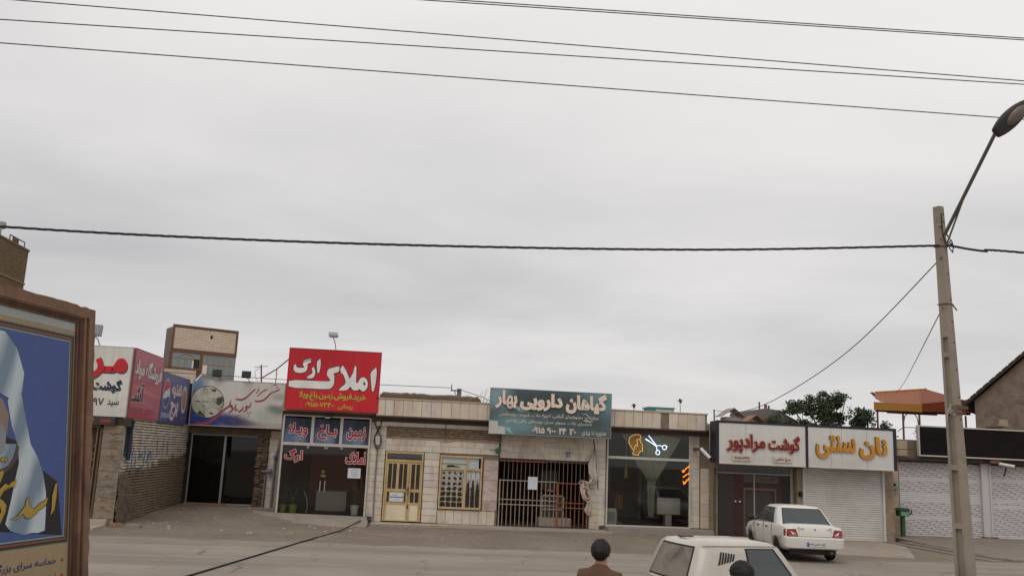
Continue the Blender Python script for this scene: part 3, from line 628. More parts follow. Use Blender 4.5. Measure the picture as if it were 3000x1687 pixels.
# --- herb shop sign
HB = printed('herb_banner', '586c6d', [(.06, .85, .16, .4, 0, '86a9b3', .8), (.95, .85, .25, .6, 10, '6f9aa4', .7), (.45, .75, .4, .4, 0, '37474b', .9), (.75, .35, .35, .3, 30, '3f5052', .8), (.2, .2, .25, .3, 0, '7ba0a6', .6), (.25, .56, .05, .1, 40, 'a9c3cc', .8)], noise=.7, ncol='37494c', nsc=3.5, stretch=(2, 1, 1))
hs, fn = sign('herb_shop_sign', 'wide teal herb shop sign with raised cream Persian lettering over the barred shop', 'Y', 31.6, 2.72, 7.08, 3.24, 4.84, .16, HB, M('teal_case', '8a8f8c', .5, .1, 3, 40, .05, stain='6b6a60', stain_amt=.4), .02)
CRM = flat('raised_cream', 'e0cfc0', .5); CRE = flat('cream_shadow', '7d5b4e', .6); CRT = flat('cream_print', 'cfc1b4', .5)
for s, a, b, z0, z1 in (('گیاهان', 5.42, 6.90, 4.06, 4.8), ('دارویی', 3.78, 5.30, 4.10, 4.72), ('بهار', 2.9, 3.68, 4.12, 4.78)): lettering(hs, s, fn, a, b, z0, z1, CRM, .055, .05, outline=(CRE, .03))
lettering(hs, 'عرقیات، دمنوشهای گیاهی، ادویه جات، شوینده وبهداشتی', fn, 3.05, 6.62, 3.86, 4.03, CRT, .012, .003)
lettering(hs, 'بذرسبزی جات، سموم، عسل، پودرهای چاقی ولاغری', fn, 3.3, 6.38, 3.62, 3.79, CRT, .012, .003)
lettering(hs, '۰۹۱۵', fn, 4.24, 4.7, 3.32, 3.54, CRT, .04, .003, outline=(CRE, .03)); lettering(hs, '۹۰۰', fn, 4.78, 5.1, 3.32, 3.54, CRT, .04, .003, outline=(CRE, .03)); lettering(hs, '۴۴', fn, 5.2, 5.48, 3.32, 3.54, CRT, .04, .003, outline=(CRE, .03)); lettering(hs, '۲۰', fn, 5.58, 5.82, 3.32, 3.54, CRT, .04, .003, outline=(CRE, .03))
lettering(hs, 'مدیریت: یزدی', fn, 6.02, 6.9, 3.3, 3.5, CRT, .015, .003)
part('patch', G().poly([(2.72, 3.24), (3.3, 3.24), (3.29, 3.5), (3.04, 3.52), (3.03, 3.68), (2.73, 3.7)], fn, .009, .013), M('pale_patch', 'b7b9b3', .6, .08), hs)
part('printed_mark', G().poly(stroke([(6.0, 4.06), (6.15, 4.07), (6.25, 4.0), (6.3, 3.9)], [.01, .03, .03, .01]), fn, .001, .003).poly([(6.05, 3.85), (6.2, 3.87), (6.3, 3.83), (6.45, 3.84), (6.35, 3.79), (6.15, 3.8)], fn, .001, .003), flat('pale_print', '9fb3b4', .5), hs)
part('printed_hand', G().poly([(3.3, 3.4), (3.36, 3.52), (3.42, 3.45), (3.5, 3.5), (3.46, 3.38), (3.62, 3.26), (3.5, 3.3), (3.4, 3.34)], fn, .001, .003), flat('blue_print', '8fb4c4', .5), hs)

# --- small things on the row's front
db = thing('wiring_box', 'grey meter box wrapped in looped black cable beside the ochre door', 'meter box', (-1.12, 32.4, 2.62))
part('box', G().box(-1.2, -1.04, 32.36, 32.468, 2.68, 2.98), M('grey_box', 'b9b4ad', .5, .08), db, bevel=.012)
part('cable_loop', G().tube([(-1.0, 32.4, 3.55), (-1.1, 32.42, 3.2), (-1.23, 32.39, 3.0), (-1.25, 32.37, 2.75), (-1.18, 32.36, 2.58), (-1.06, 32.36, 2.58), (-1.0, 32.37, 2.75), (-1.02, 32.39, 3.0), (-1.12, 32.42, 3.15), (-1.3, 32.44, 3.5)], .018, 6), BLACK, db)
part('cable', G().tube([(-1.02, 32.4, 3.52), (-1.13, 32.43, 3.3), (-1.24, 32.38, 2.9), (-1.13, 32.35, 2.55), (-1.1, 32.4, 2.5)], .014, 6), BLACK, db)
part('conduit_pipe', G().tube([(-1.11, 32.44, 2.6), (-1.12, 32.44, 1.4), (-1.1, 32.44, .06)], .025, 8), GREYPIPE, db)
pb = thing('junction_plate', 'round green junction box on the stone front between window and bars', 'junction box', (3.2, 32.4, 2.55))
part('disc', G().lathe([(.02, -.06), (.085, -.05), (.1, -.02), (.1, .03)], (3.16, 32.44, 2.66), 16, 'Y'), M('green_plastic', '3f6b45', .5, .15), pb); part('cable', G().tube([(2.85, 32.46, 2.68), (3.16, 32.45, 2.66), (3.5, 32.46, 2.68)], .008, 5), BLACK, pb); part('stub', G().tube([(3.16, 32.44, 2.66), (3.3, 32.42, 2.3)], .015, 6), STEEL, pb)
part('drain_pipe', G().tube([(3.26, 32.4, 3.6), (3.24, 32.4, 2.7)], .02, 6), STEEL, label='thin rusty pipe on the stone wall under the left end of teal sign', cat='pipe')
part('wall_plate', G().box(5.62, 5.8, 32.42, 32.47, 2.66, 2.74).box(5.66, 5.69, 32.44, 32.47, 2.52, 2.66).box(5.74, 5.77, 32.44, 32.47, 2.54, 2.66), M('blue_grey_clip', '7c828c', .5, .1), label='small blue-grey clip on the stone above the barred gate', cat='bracket')
part('paper_notice', G().box(4.28, 4.62, 32.395, 32.405, 1.36, 1.8), M('white_paper', 'cfd2d8', .7, .04), label='blank white paper notice tied to the barred gate', cat='notice')
part('pink_ribbon', G().tube([(4.98, 32.41, 1.33), (5.05, 32.4, 1.36), (5.14, 32.4, 1.32), (5.2, 32.41, 1.34)], .022, 6), M('pink_cloth', 'c05a78', .7, .1), label='small pink ribbon tied on the barred gate', cat='ribbon')
# torn banner hanging at the right of the barred gate
bn = thing('torn_banner', 'torn white and orange cloth banner hanging twisted beside the barred gate', 'banner', (6.45, 32.35, .75))
def cloth(path, w, seed, folds=3, amp=.05, n=9):
    rg = random.Random(seed); g = G()
    for i, (x, y, z) in enumerate(path):
        ph = rg.uniform(0, 6)
        for j in range(n):
            t = j / (n - 1) - .5; g.v.append((x + t * w[i], y + math.sin(t * folds * 6.28 + i * .4) * amp + rg.uniform(-.01, .01), z + abs(t) * .06 * rg.uniform(-1, 1)))
    for i in range(len(path) - 1):
        for j in range(n - 1): g.f.append((i * n + j, i * n + j + 1, (i + 1) * n + j + 1, (i + 1) * n + j))
    return g
BW = M('banner_white', 'c9c1b4', .8, .12, 3, 40, .1, stain='8d7f70', stain_amt=.5)
BO = M('banner_print', 'c4b8aa', .8, .15, 4.5, 40, .1, stain='b0683c', stain_amt=1.0, stain_sc=5)
part('upper_cloth', cloth([(6.66, 32.36, 2.95), (6.65, 32.34, 2.6), (6.6, 32.32, 2.3), (6.62, 32.32, 2.0), (6.72, 32.33, 1.72)], [.05, .18, .36, .34, .1], 3), BW, bn, smooth=True)
part('middle_cloth', cloth([(6.68, 32.34, 1.95), (6.6, 32.3, 1.72), (6.42, 32.3, 1.6), (6.22, 32.32, 1.72), (6.14, 32.34, 1.62)], [.2, .26, .2, .2, .06], 5, 2, .05), BO, bn, smooth=True)
part('lower_cloth', cloth([(6.28, 32.33, 1.75), (6.34, 32.3, 1.4), (6.42, 32.29, 1.1), (6.5, 32.31, .95), (6.46, 32.3, .72), (6.5, 32.33, .55)], [.3, .34, .3, .14, .28, .12], 8, 2, .06), BO, bn, smooth=True)
part('printed_stroke', G().poly(stroke([(6.25, 1.5), (6.4, 1.45), (6.35, 1.3), (6.48, 1.2)], [.02, .05, .05, .02]), onY(32.24), 0, .004).poly(stroke([(6.33, 1.1), (6.45, 1.05), (6.5, 1.12)], [.02, .04, .02]), onY(32.24), 0, .004), BLACK, bn)
part('rope', G().tube([(6.62, 32.4, 3.2), (6.66, 32.37, 2.9), (6.8, 32.36, 1.7), (6.82, 32.36, 1.45)], .02, 6), M('maroon_rope', '6b4440', .9, .2), bn)

# --- things inside the shops
def pot_plant(label, x, y, z, h, potmat, potr=.13, poth=.26, lean=0, seed=1, group=None):
    t = thing('potted_plant', label, 'plant', (x, y, z), group)
    part('pot', G().lathe([(potr * .75, 0), (potr * .8, .01), (potr, poth * .9), (potr * 1.08, poth * .92), (potr * 1.08, poth), (potr * .9, poth), (potr * .85, poth * .8)], (x, y, z), 14), potmat, t, smooth=False)
    rg = random.Random(seed); sg = G(); lg = G()
    for k in range(4):
        a = rg.uniform(0, 6.28); top = Vector((x + lean + math.cos(a) * .14, y + math.sin(a) * .1, z + poth + h * rg.uniform(.65, 1))); base = Vector((x, y, z + poth * .8))
        sg.tube([base, base.lerp(top, .5) + Vector((rg.uniform(-.04, .04), 0, 0)), top], [.012, .009, .004], 5)
        for q in range(26):
            p = base.lerp(top, .3 + .7 * rg.random()) + Vector((rg.gauss(0, .06), rg.gauss(0, .06), rg.gauss(0, .05))); s = rg.uniform(.04, .08); d = Vector((rg.uniform(-1, 1), rg.uniform(-1, 1), rg.uniform(-.4, .8))).normalized(); e = d.cross(Vector((.3, .2, 1))).normalized() * s * .35
            lg.add([p, p + d * s * .5 + e, p + d * s, p + d * s * .5 - e], [(0, 1, 2, 3)])
    part('stems', sg, M('plant_stem', '5d5a35', .8, .2), t); part('leaves', lg, M('plant_leaf', '6f8c3a', .6, .3, 9), t, kind='stuff'); return t
LIME = M('lime_pot', '8aa82a', .45, .06)
pot_plant('leafy plant in a lime green pot, left of the pair in office window', -4.25, 32.78, .24, .75, LIME, .13, .26, 0, 1)
pot_plant('leafy plant in a lime green pot, right of the pair in office window', -3.9, 32.74, .24, .7, LIME, .14, .27, .02, 2)
pot_plant('slim plant in a white pot behind the right office pane', -1.78, 32.72, .23, 1.0, WHITEM, .15, .34, 0, 3)
sf = thing('reception_desk', 'pale reception desk with dark top inside the glass-fronted estate office', 'desk', (-2.9, 34.6, .23))
part('front', G().box(-3.3, -2.2, 34.5, 34.56, .23, .95), M('desk_front', 'b5afaa', .5, .1), sf); part('top', G().box(-3.4, -2.1, 34.45, 35.1, .95, 1.0), M('desk_top', '4b3a32', .4, .1), sf); part('side', G().box(-3.3, -3.25, 34.56, 35.1, .23, .95).box(-2.25, -2.2, 34.56, 35.1, .23, .95), M('desk_front', 'b5afaa', .5, .1), sf)
cu = part('red_backdrop', G().box(-3.7, -1.3, 35.6, 35.7, .3, 3.3), DARKRED, label='dark red curtain hanging at the back of the estate office', cat='curtain')
part('hanging_hose', G().tube([(-3.55, 32.7, .98), (-3.45, 32.72, .75), (-3.4, 32.72, .4), (-3.45, 32.74, .26)], .012, 5), WHITEM, label='thin white tube behind the office glass beside lime pots', cat='tube')
nt_ = thing('window_notice', 'printed white notice taped inside the right office pane', 'notice', (-1.86, 32.43, 1.5))
part('sheet', G().box(-2.08, -1.64, 32.43, 32.436, 1.5, 1.84), M('white_paper', 'cfd2d8', .7, .04), nt_)
for k, s in enumerate(('اجاره', 'رهن و اجاره', 'ملک', 'خرید و فروش')): lettering(nt_, s, onY(32.43), -2.0 + .02 * k, -1.72, 1.76 - k * .07, 1.8 - k * .07, flat('notice_ink', '40424c', .6), .01, .001, gap=.001)
pn = thing('door_notice', 'white notice sheets behind lower panes of the ochre door', 'notice', (-.34, 32.44, .76))
for a, b in ((.76, .9), (.93, 1.08)): part('sheet', G().box(-.57, -.11, 32.43, 32.434, a, b), M('white_paper', 'cfd2d8', .7, .04), pn)
lettering(pn, 'فروشی', onY(32.43), -.5, -.3, .97, 1.02, flat('notice_ink', '40424c', .6), .01, .001, gap=.001); lettering(pn, 'تلفن', onY(32.43), -.45, -.2, .81, .85, flat('notice_ink', '40424c', .6), .01, .001, gap=.001)
part('foam_box', G().box(4.8, 6.0, 33.0, 33.5, .06, .36), M('foam', 'b7aa9a', .8, .1), label='low cream box behind the bars of the herb shop', cat='box', bevel=.02)
hc = thing('display_cabinet', 'glass display cabinet behind the rusty bars of the herb shop', 'cabinet', (5.3, 33.6, .06))
part('frame', G().box(4.95, 5.0, 33.5, 33.55, .06, 1.15).box(5.75, 5.8, 33.5, 33.55, .06, 1.15).box(4.95, 5.8, 33.5, 33.55, 1.1, 1.15).box(4.95, 5.8, 33.5, 33.55, .62, .66), ALU, hc); part('back', G().box(4.95, 5.8, 33.95, 34.0, .06, 1.15), M('cab_back', '5b5f58', .7, .2), hc)
part('picture_board', G().box(5.05, 5.7, 34.6, 34.63, 1.3, 2.0), M('board_grey', '6d6c66', .7, .2), label='grey board leaning inside the barred herb shop', cat='board')
# barber interior
cur = thing('curtain', 'grey-green net curtain gathered to a narrow tail in the barber window', 'curtain', (8.9, 32.75, .5))
prof = [(3.45, 7.75, 10.0), (3.1, 8.0, 9.8), (2.7, 8.15, 9.55), (2.3, 8.4, 9.35), (2.0, 8.65, 9.15), (1.85, 8.74, 9.06), (1.6, 8.74, 9.04), (1.0, 8.76, 9.0), (.55, 8.8, 8.98)]
g = G(); n = 41
for z, a, b in prof:
    for j in range(n):
        t = j / (n - 1); g.v.append((a + (b - a) * t, 32.8 + .05 * math.sin(t * 60) * (1 if z > 1.9 else .7) + .02 * math.sin(t * 23 + z), z + .03 * math.sin(t * 11)))
for i in range(len(prof) - 1):
    for j in range(n - 1): g.f.append((i * n + j, i * n + j + 1, (i + 1) * n + j + 1, (i + 1) * n + j))
part('net', g, M('net_cloth', 'b3bba6', .9, .1, 4, 60, .1), cur, smooth=True); part('tie_back', G().lathe([(.16, 1.86), (.17, 1.9), (.16, 1.94)], (8.9, 32.8, 0), 14), M('net_tie', '7d8670', .9, .1), cur)
part('wash_counter', G().box(9.25, 10.15, 33.3, 33.8, .62, 1.22).box(9.6, 9.85, 33.4, 33.7, .2, .62), WHITEM, label='white wash counter at the right inside the barber shop', cat='counter', bevel=.02)
ac = thing('gas_heater', 'cream box heater standing behind the left pane of the barber', 'heater', (7.38, 32.8, .2))
part('body', G().box(7.2, 7.58, 32.65, 33.0, .22, .8), WHITEM, ac, bevel=.015); g = G()
for k in range(6): g.box(7.27 + k * .045, 7.29 + k * .045, 32.63, 32.66, .34, .68)
part('grille', g, M('heater_grille', '8e8f8e', .5, .1), ac)
bc = thing('barber_chair', 'dark barber chair with orange cloth inside the barber shop', 'chair', (7.9, 34.2, .2))
part('seat', G().box(7.65, 8.2, 33.9, 34.4, .65, .78), BLACK, bc, bevel=.03); part('backrest', G().box(7.65, 8.2, 34.4, 34.5, .78, 1.35), BLACK, bc, bevel=.03); part('pedestal', G().lathe([(.22, .2), (.22, .24), (.05, .28), (.05, .65)], (7.92, 34.15, 0), 12), ALU, bc); part('cloth', cloth([(7.95, 33.86, 1.25), (7.93, 33.84, 1.0), (7.94, 33.85, .75)], [.22, .3, .34], 2), M('orange_cloth', '9a6a3c', .8, .1), bc)
part('wall_mirror', G().box(7.1, 8.4, 37.2, 37.25, 1.1, 2.3), M('mirror_dull', '4d5356', .2, .1), label='dull mirror on the barber shop back wall', cat='mirror')
part('shelf_unit', G().box(9.4, 9.5, 36.6, 37.2, .2, 2.2).box(10.2, 10.3, 36.6, 37.2, .2, 2.2).box(9.5, 10.2, 36.6, 37.2, 2.1, 2.2).box(9.5, 10.2, 36.6, 37.2, 1.5, 1.55).box(9.5, 10.2, 36.6, 37.2, .9, .95), M('shelf_grey', '8e8f8a', .6, .1), label='grey open shelf unit at the back of the barber shop', cat='shelf')
hl = thing('hanging_lamp', 'small hanging lamp behind the left barber pane', 'lamp', (7.95, 32.9, 1.85)); part('cord', G().tube([(7.95, 32.9, 3.6), (7.95, 32.9, 2.25)], .008, 5), WHITEM, hl); part('shade', G().lathe([(.02, 2.26), (.05, 2.2), (.07, 2.0), (.05, 1.88)], (7.95, 32.9, 0), 10), M('lamp_shade', '9c8a68', .6, .1), hl)
# neon signs: curved glass tubes, lit
def neon(name, label, H, lines, mat, y, r, fill=None):
    q = [H(p) for ln in lines for p in ln]; t = thing(name, label, 'neon sign', (sum(p[0] for p in q) / len(q), y, min(p[1] for p in q)))
    if fill: part('back_plate', G().poly([H(p) for p in fill], onY(y), -.02, -.012), flat('amber_plate', '8a6a38', .5, .12), t)
    for ln in lines:
        cl = len(ln) > 2 and ln[0] == ln[-1]; pp = [(*H(p),) for p in (ln[:-1] if cl else ln)]
        part('neon_tube', G().tube([(u, y, v) for u, v in pp], r, 6, close=cl), mat, t)
    return t
Hn = homog([(130, 600), (1880, 690), (1890, 1449), (100, 1449)], [(7.16, 2.66), (10.2, 2.66), (10.2, 1.28), (7.15, 1.17)])
NY = flat('neon_amber', 'f0bd62', .4, .75); NW = flat('neon_white', 'cfe0ff', .4, 1.6); NO = flat('neon_orange', 'ff8a1e', .4, 1.5)
neon('neon_sign', 'amber neon outline of a man\'s head in profile in the barber window', Hn, [[(690, 500), (600, 380), (585, 320), (605, 245), (660, 210), (740, 190), (810, 195), (845, 225), (840, 270), (800, 290), (765, 290), (760, 320), (780, 350), (765, 385), (775, 425), (750, 400), (720, 405), (715, 470), (690, 500)], [(825, 285), (845, 340), (865, 375), (890, 410), (870, 425), (885, 465), (880, 520), (815, 530), (800, 600), (670, 580), (690, 500)]], NY, 32.40, .0095, [(690, 500), (600, 380), (585, 320), (605, 245), (660, 210), (740, 190), (810, 195), (845, 225), (840, 270), (845, 340), (890, 410), (870, 425), (885, 465), (880, 520), (815, 530), (800, 600), (670, 580)])
neon('neon_sign', 'white-blue neon pair of open scissors in the barber window', Hn, [[(1010, 215), (1090, 310), (1170, 400), (1190, 480), (1200, 505)], [(940, 285), (1060, 350), (1170, 425), (1230, 410), (1300, 430)], [(1020, 225), (1165, 395)], [(955, 280), (1160, 410)], [(1210 + 42 * math.cos(a), 550 + 42 * math.sin(a)) for a in np.linspace(0, 2 * math.pi, 13)[:-1]] + [(1252, 550)], [(1350 + 44 * math.cos(a), 452 + 44 * math.sin(a)) for a in np.linspace(0, 2 * math.pi, 13)[:-1]] + [(1394, 452)], [(1385, 430), (1412, 436)]], NW, 32.40, .013)
sq = lambda x0, y0, x1, y1, n, a: [(x0 + (x1 - x0) * i / n + (a * .4 if i % 3 == 1 else 0), y0 + (y1 - y0) * i / n + (a if i % 2 else -a)) for i in range(n + 1)]
neon('neon_sign', 'orange neon script in three slanted lines at the barber window edge', Hn, [sq(1735, 930, 1880, 820, 9, 16), sq(1745, 1040, 1880, 955, 9, 14), sq(1765, 1170, 1875, 1060, 9, 18), [(1730, 900), (1745, 945), (1790, 925)], [(1750, 1110), (1775, 1180), (1810, 1150)]], NO, 32.40, .012)

# ================================================================ corner shop with the bare brick side wall (left)
FX, FY = -8.36, 27.8
cs = thing('corner_shop', 'brown corner shop with bare brick side wall, half hidden by the framed poster', 'building', (-11, 31, 0))
part('wall', G().box(-16, FX - .07, FY + .08, 36.2, 0, 4.7), M('dark_joint', '40352b', .97, .2, 3, 60, .3), cs)
def brick_paint():
    N = NM('painted_brick'); P = N.pos(); s = N.n('ShaderNodeSeparateXYZ', {0: P}); y, z = s.outputs[1], s.outputs[2]
    raw = N.mix(N.ramp(N.noise(P, 7, 4), [(.3, 0.0), (.7, 1.0)]), srgb('7b6a57'), srgb('9a8871'))
    oi = N.n('ShaderNodeObjectInfo').outputs['Random']
    raw = N.mix(N.math('MULTIPLY', oi, .5), raw, srgb('55463a'))
    pt = N.mix(N.ramp(N.noise(P, 3, 5, .7), [(.35, 0.0), (.7, 1.0)]), srgb('e0d6c8'), srgb('b3a694'))
    m = N.math('ADD', N.math('SUBTRACT', z, N.math('ADD', 1.45, N.math('MULTIPLY', N.math('SUBTRACT', y, 28.0), .075))), N.math('MULTIPLY', N.math('SUBTRACT', N.noise(P, 1.6, 6, .7), .5), 1.1))
    N.l(N.mix(N.ramp(m, [(.0, 0.0), (.12, .95)]), raw, pt), N.p.inputs['Base Color']); N.p.inputs['Roughness'].default_value = .95; N.p.inputs['Specular IOR Level'].default_value = .2
    N.bump(N.noise(P, 45, 4, .7), .4, .01); return N.m
BP = brick_paint()
zrow = [.02 + .085 * k for k in range(37)]; rest = G(); cnt = 0
for k, z in enumerate(zrow):
    y = FY + .05 + (.11 if k % 2 else 0)
    while y < 35.6:
        w = rng.uniform(.195, .215); yy = y + w / 2; sx = .07; jx = rng.uniform(-.012, .012); hz = .058 + rng.uniform(-.004, .004)
        if yy < FY + 1.95 and cnt < 300:
            piece('brick', cs, FX - .045 + jx, yy, z + .035, sx, w, hz, BP, .008, 'X', R(rng.uniform(-.8, .8))); cnt += 1
        else:
            x0, x1, a, b, c0, c1, c = FX - .08 + jx, FX - .01 + jx, y, y + w, z + .003, z + .003 + hz, .008
            rest.add([(x0, a, c0), (x0, b, c0), (x0, b, c1), (x0, a, c1), (x1 - c, a, c0), (x1 - c, b, c0), (x1 - c, b, c1), (x1 - c, a, c1), (x1, a + c, c0 + c), (x1, b - c, c0 + c), (x1, b - c, c1 - c), (x1, a + c, c1 - c)], [(0, 4, 5, 1), (1, 5, 6, 2), (2, 6, 7, 3), (3, 7, 4, 0), (4, 8, 9, 5), (5, 9, 10, 6), (6, 10, 11, 7), (7, 11, 8, 4), (8, 11, 10, 9)])
        y += w + .014
part('brickwork', rest, BP, cs, kind='stuff')
# mud plaster splashed over the foot of the corner
g = G(); n, m = 30, 26
for i in range(n + 1):
    for j in range(m + 1):
        u, v = i / n, j / m; top = 1.7 - 1.5 * max(0, u - .3) * 1.2 + .25 * (vnoise(u * 7, 1) - .5); yy = FY - .02 + u * 2.3 + .12 * (vnoise(v * 6, 4) - .5) * (1 if i == n else 0)
        g.v.append((FX + .005 + .07 * vnoise(u * 14, v * 15) * (1 - u ** 4) * (1 - v ** 6) - .05 * (u ** 6 + v ** 8), yy, -.05 + v * top))
for i in range(n):
    for j in range(m): g.f.append((i * (m + 1) + j, (i + 1) * (m + 1) + j, (i + 1) * (m + 1) + j + 1, i * (m + 1) + j + 1))
part('mud_plaster', g, M('mud_plaster', '6d5e50', .97, .35, 6, 18, .9, stain='483d34', stain_amt=.8, stain_sc=5), cs, smooth=True)
part('whitewash_strip', G().box(FX - .03, FX + .012, FY + .02, FY + .3, 1.7, 3.05), M('whitewash', 'b4a898', .9, .2, 3, 40, .2), cs)
part('pier', G().box(-8.95, FX - .015, FY + .02, FY + .1, 0, 3.0), PLAST, cs)
TAN = M('pier_stone', '8d7d6c', .9, .3, 4, 40, .4, rnd=.12, stain='54493e', stain_amt=.8, stain_sc=4)
for k in range(12):
    z = .22 + k * .222
    if z > 2.85: break
    piece('stone_tile', cs, -8.655, FY + rng.uniform(-.004, .004), z + .11, .58, .04, .218, TAN, .006, 'Y', R(rng.uniform(-.7, .7)))
sm = G()
for k in range(44):                                     # trowel smears of mortar over the pier
    u, v = rng.uniform(-8.9, -8.5), rng.uniform(.4, 2.7); a = rng.uniform(-.3, .3); L = rng.uniform(.12, .3)
    sm.poly(stroke([(u, v), (u + L * .5, v + .05 * math.sin(a * 9) + a * .1), (u + L, v + a * .3)], [.008, .03, .006]), onY(FY - .022), 0, .005)
part('mortar_smears', sm, M('smear', '7a6b5b', .97, .3, 5, 40, .4), cs, kind='stuff')
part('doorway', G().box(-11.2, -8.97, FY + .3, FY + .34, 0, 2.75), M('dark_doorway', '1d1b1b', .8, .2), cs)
part('lintel', G().box(-16, -8.2, FY - .02, FY + .2, 2.86, 3.1), M('dark_wood', '41372f', .9, .2), cs)
part('foot_stone', G().box(-9.02, -8.5, FY - .25, FY + .03, -.05, .21), M('foot_stone', 'a99c8b', .85, .12, 3, 40, .2), cs, bevel=.015)
# scissor gate
sg_ = thing('scissor_gate', 'brown folding lattice gate across the doorway beside the poster frame', 'gate', (-9.5, FY, 0))
GM = M('gate_brown', '7f6a4e', .65, .15, 5, 50, .1)
part('frame', G().box(-9.02, -8.96, FY - .03, FY + .04, 0, 2.88).box(-10.7, -8.96, FY - .03, FY + .04, 2.8, 2.88), M('gate_frame', '5b4636', .7, .15), sg_)
for i in range(6): part('channel', G().box(-9.12 - i * .27, -9.09 - i * .27, FY, FY + .03, .02, 2.8), GM, sg_)
for z0 in (.3, .75, 1.55, 2.0):
    for i in range(5):
        x = -9.1 - i * .27
        if z0 in (.3, 1.55): part('lattice', G().bar((x, FY - .005, z0), (x - .27, FY - .005, z0 + .42), .03, .012).bar((x - .27, FY + .035, z0), (x, FY + .035, z0 + .42), .03, .012), GM, sg_)
        else: part('lattice', G().bar((x, FY - .005, z0 - .03), (x - .27, FY - .005, z0 + .36), .03, .012).bar((x - .27, FY + .035, z0 - .03), (x, FY + .035, z0 + .36), .03, .012), GM, sg_)
part('padlock', G().lathe([(.03, -.03), (.045, -.02), (.045, .02), (.03, .03)], (-9.36, FY - .04, 1.62), 10, 'Y'), ALU, sg_)
part('door_slab', G().box(-11, -8.55, FY - 1.1, FY - .02, -.1, .05), M('pale_slab', 'aaa297', .85, .1, 2, 40, .2), kind='structure')
part('blue_rag', cloth([(-8.28, FY + .2, 3.05), (-8.3, FY + .18, 2.7), (-8.29, FY + .2, 2.35), (-8.25, FY + .16, 2.05), (-8.2, FY + .14, 1.9)], [.3, .26, .28, .2, .08], 11, 2, .05), M('blue_cloth', '2f3546', .9, .2), label='dark blue rag hanging at the corner under the white and pink signs', cat='rag', smooth=True)
g = G(); rg = random.Random(4)
def graff(pts, w): g.poly(stroke(pts, w), onX(FX + .006), 0, .005)
graff([(28.6, 2.45), (28.3, 2.1), (28.25, 1.85), (28.5, 1.9)], [.03, .05, .06, .02]); graff([(28.9, 2.35), (28.85, 1.85), (29.0, 1.55)], [.02, .05, .03]); graff([(29.2, 2.0), (29.3, 1.65), (29.15, 1.45)], [.03, .04, .02]); graff([(29.6, 2.75), (29.58, 2.2), (29.55, 1.95), (29.8, 2.0), (29.9, 2.1)], [.02, .03, .08, .12, .04]); graff([(30.1, 2.3), (30.2, 2.1), (30.15, 1.8), (30.0, 1.5)], [.03, .06, .05, .02]); graff([(30.5, 1.75), (30.6, 2.05), (30.85, 2.1), (30.9, 1.85)], [.04, .1, .1, .05]); graff([(31.5, 2.6), (31.55, 2.1), (31.5, 1.9)], [.02, .05, .03]); graff([(32.2, 2.7), (32.25, 2.2)], [.03, .05]); graff([(32.8, 2.5), (32.85, 2.0)], [.05, .08]); graff([(29.0, 1.55), (29.5, 1.6), (30.1, 1.52)], [.02, .03, .02]); graff([(30.2, 1.35), (30.35, 1.42), (30.5, 1.36)], [.03, .1, .03])
part('graffiti', g, M('blue_spray', '4a6f97', .8, .2, 6, 60, .1), cs)
# signs of the corner shop
WS = printed('white_banner', 'd6d3cb', [(.3, .8, .5, .3, 0, 'cbc8c0', .6), (.6, .1, .6, .3, 0, 'c5c2ba', .5)], .5, dirt=.2)
ws, fn = sign('butcher_sign', 'white butcher sign with red and navy lettering on the corner shop front', 'Y', FY - .04, -11.6, FX, 3.13, 5.2, .2, WS, M('white_case', 'b6b2a9', .5, .1), .015)
RD = flat('sign_red', 'c01f2a', .45); NV = flat('sign_navy', '252a4a', .45); GS = flat('sign_grey_shadow', '4a4d52', .5)
def twice(s, u0, u1, v0, v1, m, b, sh): lettering(ws, s, fn, u0 + .03, u1 + .03, v0 - .045, v1 - .045, GS, b, .001, 'letter_shadow', gap=.001); lettering(ws, s, fn, u0, u1, v0, v1, m, b, .004, gap=.003)
twice('مـر', -9.55, -8.48, 4.2, 4.86, RD, .06, 0); twice('گوشت', -9.42, -8.58, 3.84, 4.22, NV, .03, 0); lettering(ws, 'سید', fn, -8.92, -8.6, 3.42, 3.62, flat('sign_black', '26262a', .5), .02, .003); lettering(ws, '۸۹۷', fn, -9.5, -9.02, 3.44, 3.66, flat('sign_black', '26262a', .5), .02, .003)
hd = thing('awning_header', 'dark weathered header strip with faded red mark under the white sign', 'sign', (-9.3, FY - .1, 2.9)); part('strip', G().box(-10.9, -8.6, FY - .16, FY - .03, 2.88, 3.12), M('header_dark', '3b3434', .6, .2), hd); part('red_mark', G().box(-9.02, -8.72, FY - .166, FY - .16, 2.95, 3.06), M('faded_red', '7a3a3a', .6, .1), hd); lettering(hd, 'سوپر', onY(FY - .16), -9.6, -9.2, 2.95, 3.06, flat('faded_white', '8f8a86', .6), .01, .002)
PK = printed('pink_banner', 'b5626e', [(.5, .55, .7, .06, 4, '9c4a5c', .6), (.5, .4, .7, .05, -6, 'c5808a', .7), (.4, .25, .8, .05, -10, 'c07a86', .6), (.6, .75, .6, .1, 8, 'a25464', .5), (.3, .05, .6, .1, 0, 'b23a50', .8)], .5, dirt=.2)
ps, fn = sign('grocery_sign', 'faded pink grocery sign with outlined lettering on the brick side wall', 'X', FX + .06, FY + .06, 31.05, 3.13, 5.2, .1, PK, M('pink_case', '8d5058', .5, .1), .02)
LG = flat('letter_grey_white', 'cfc8c4', .5); DKE = flat('letter_dark', '352c30', .5)
lettering(ps, 'فروشگاه مواد', fn, 27.95, 30.85, 4.3, 4.98, LG, .03, .006, outline=(DKE, .035), slope=-.02); lettering(ps, 'آشـ', fn, 27.9, 29.1, 3.62, 4.2, DKE, .03, .006, outline=(LG, .03)); lettering(ps, '۵۱۳۸۳۱ - ۳۳۳۳۳۳۷', fn, 27.95, 30.3, 3.3, 3.46, flat('pink_ink', '8a6a74', .5), .01, .003)
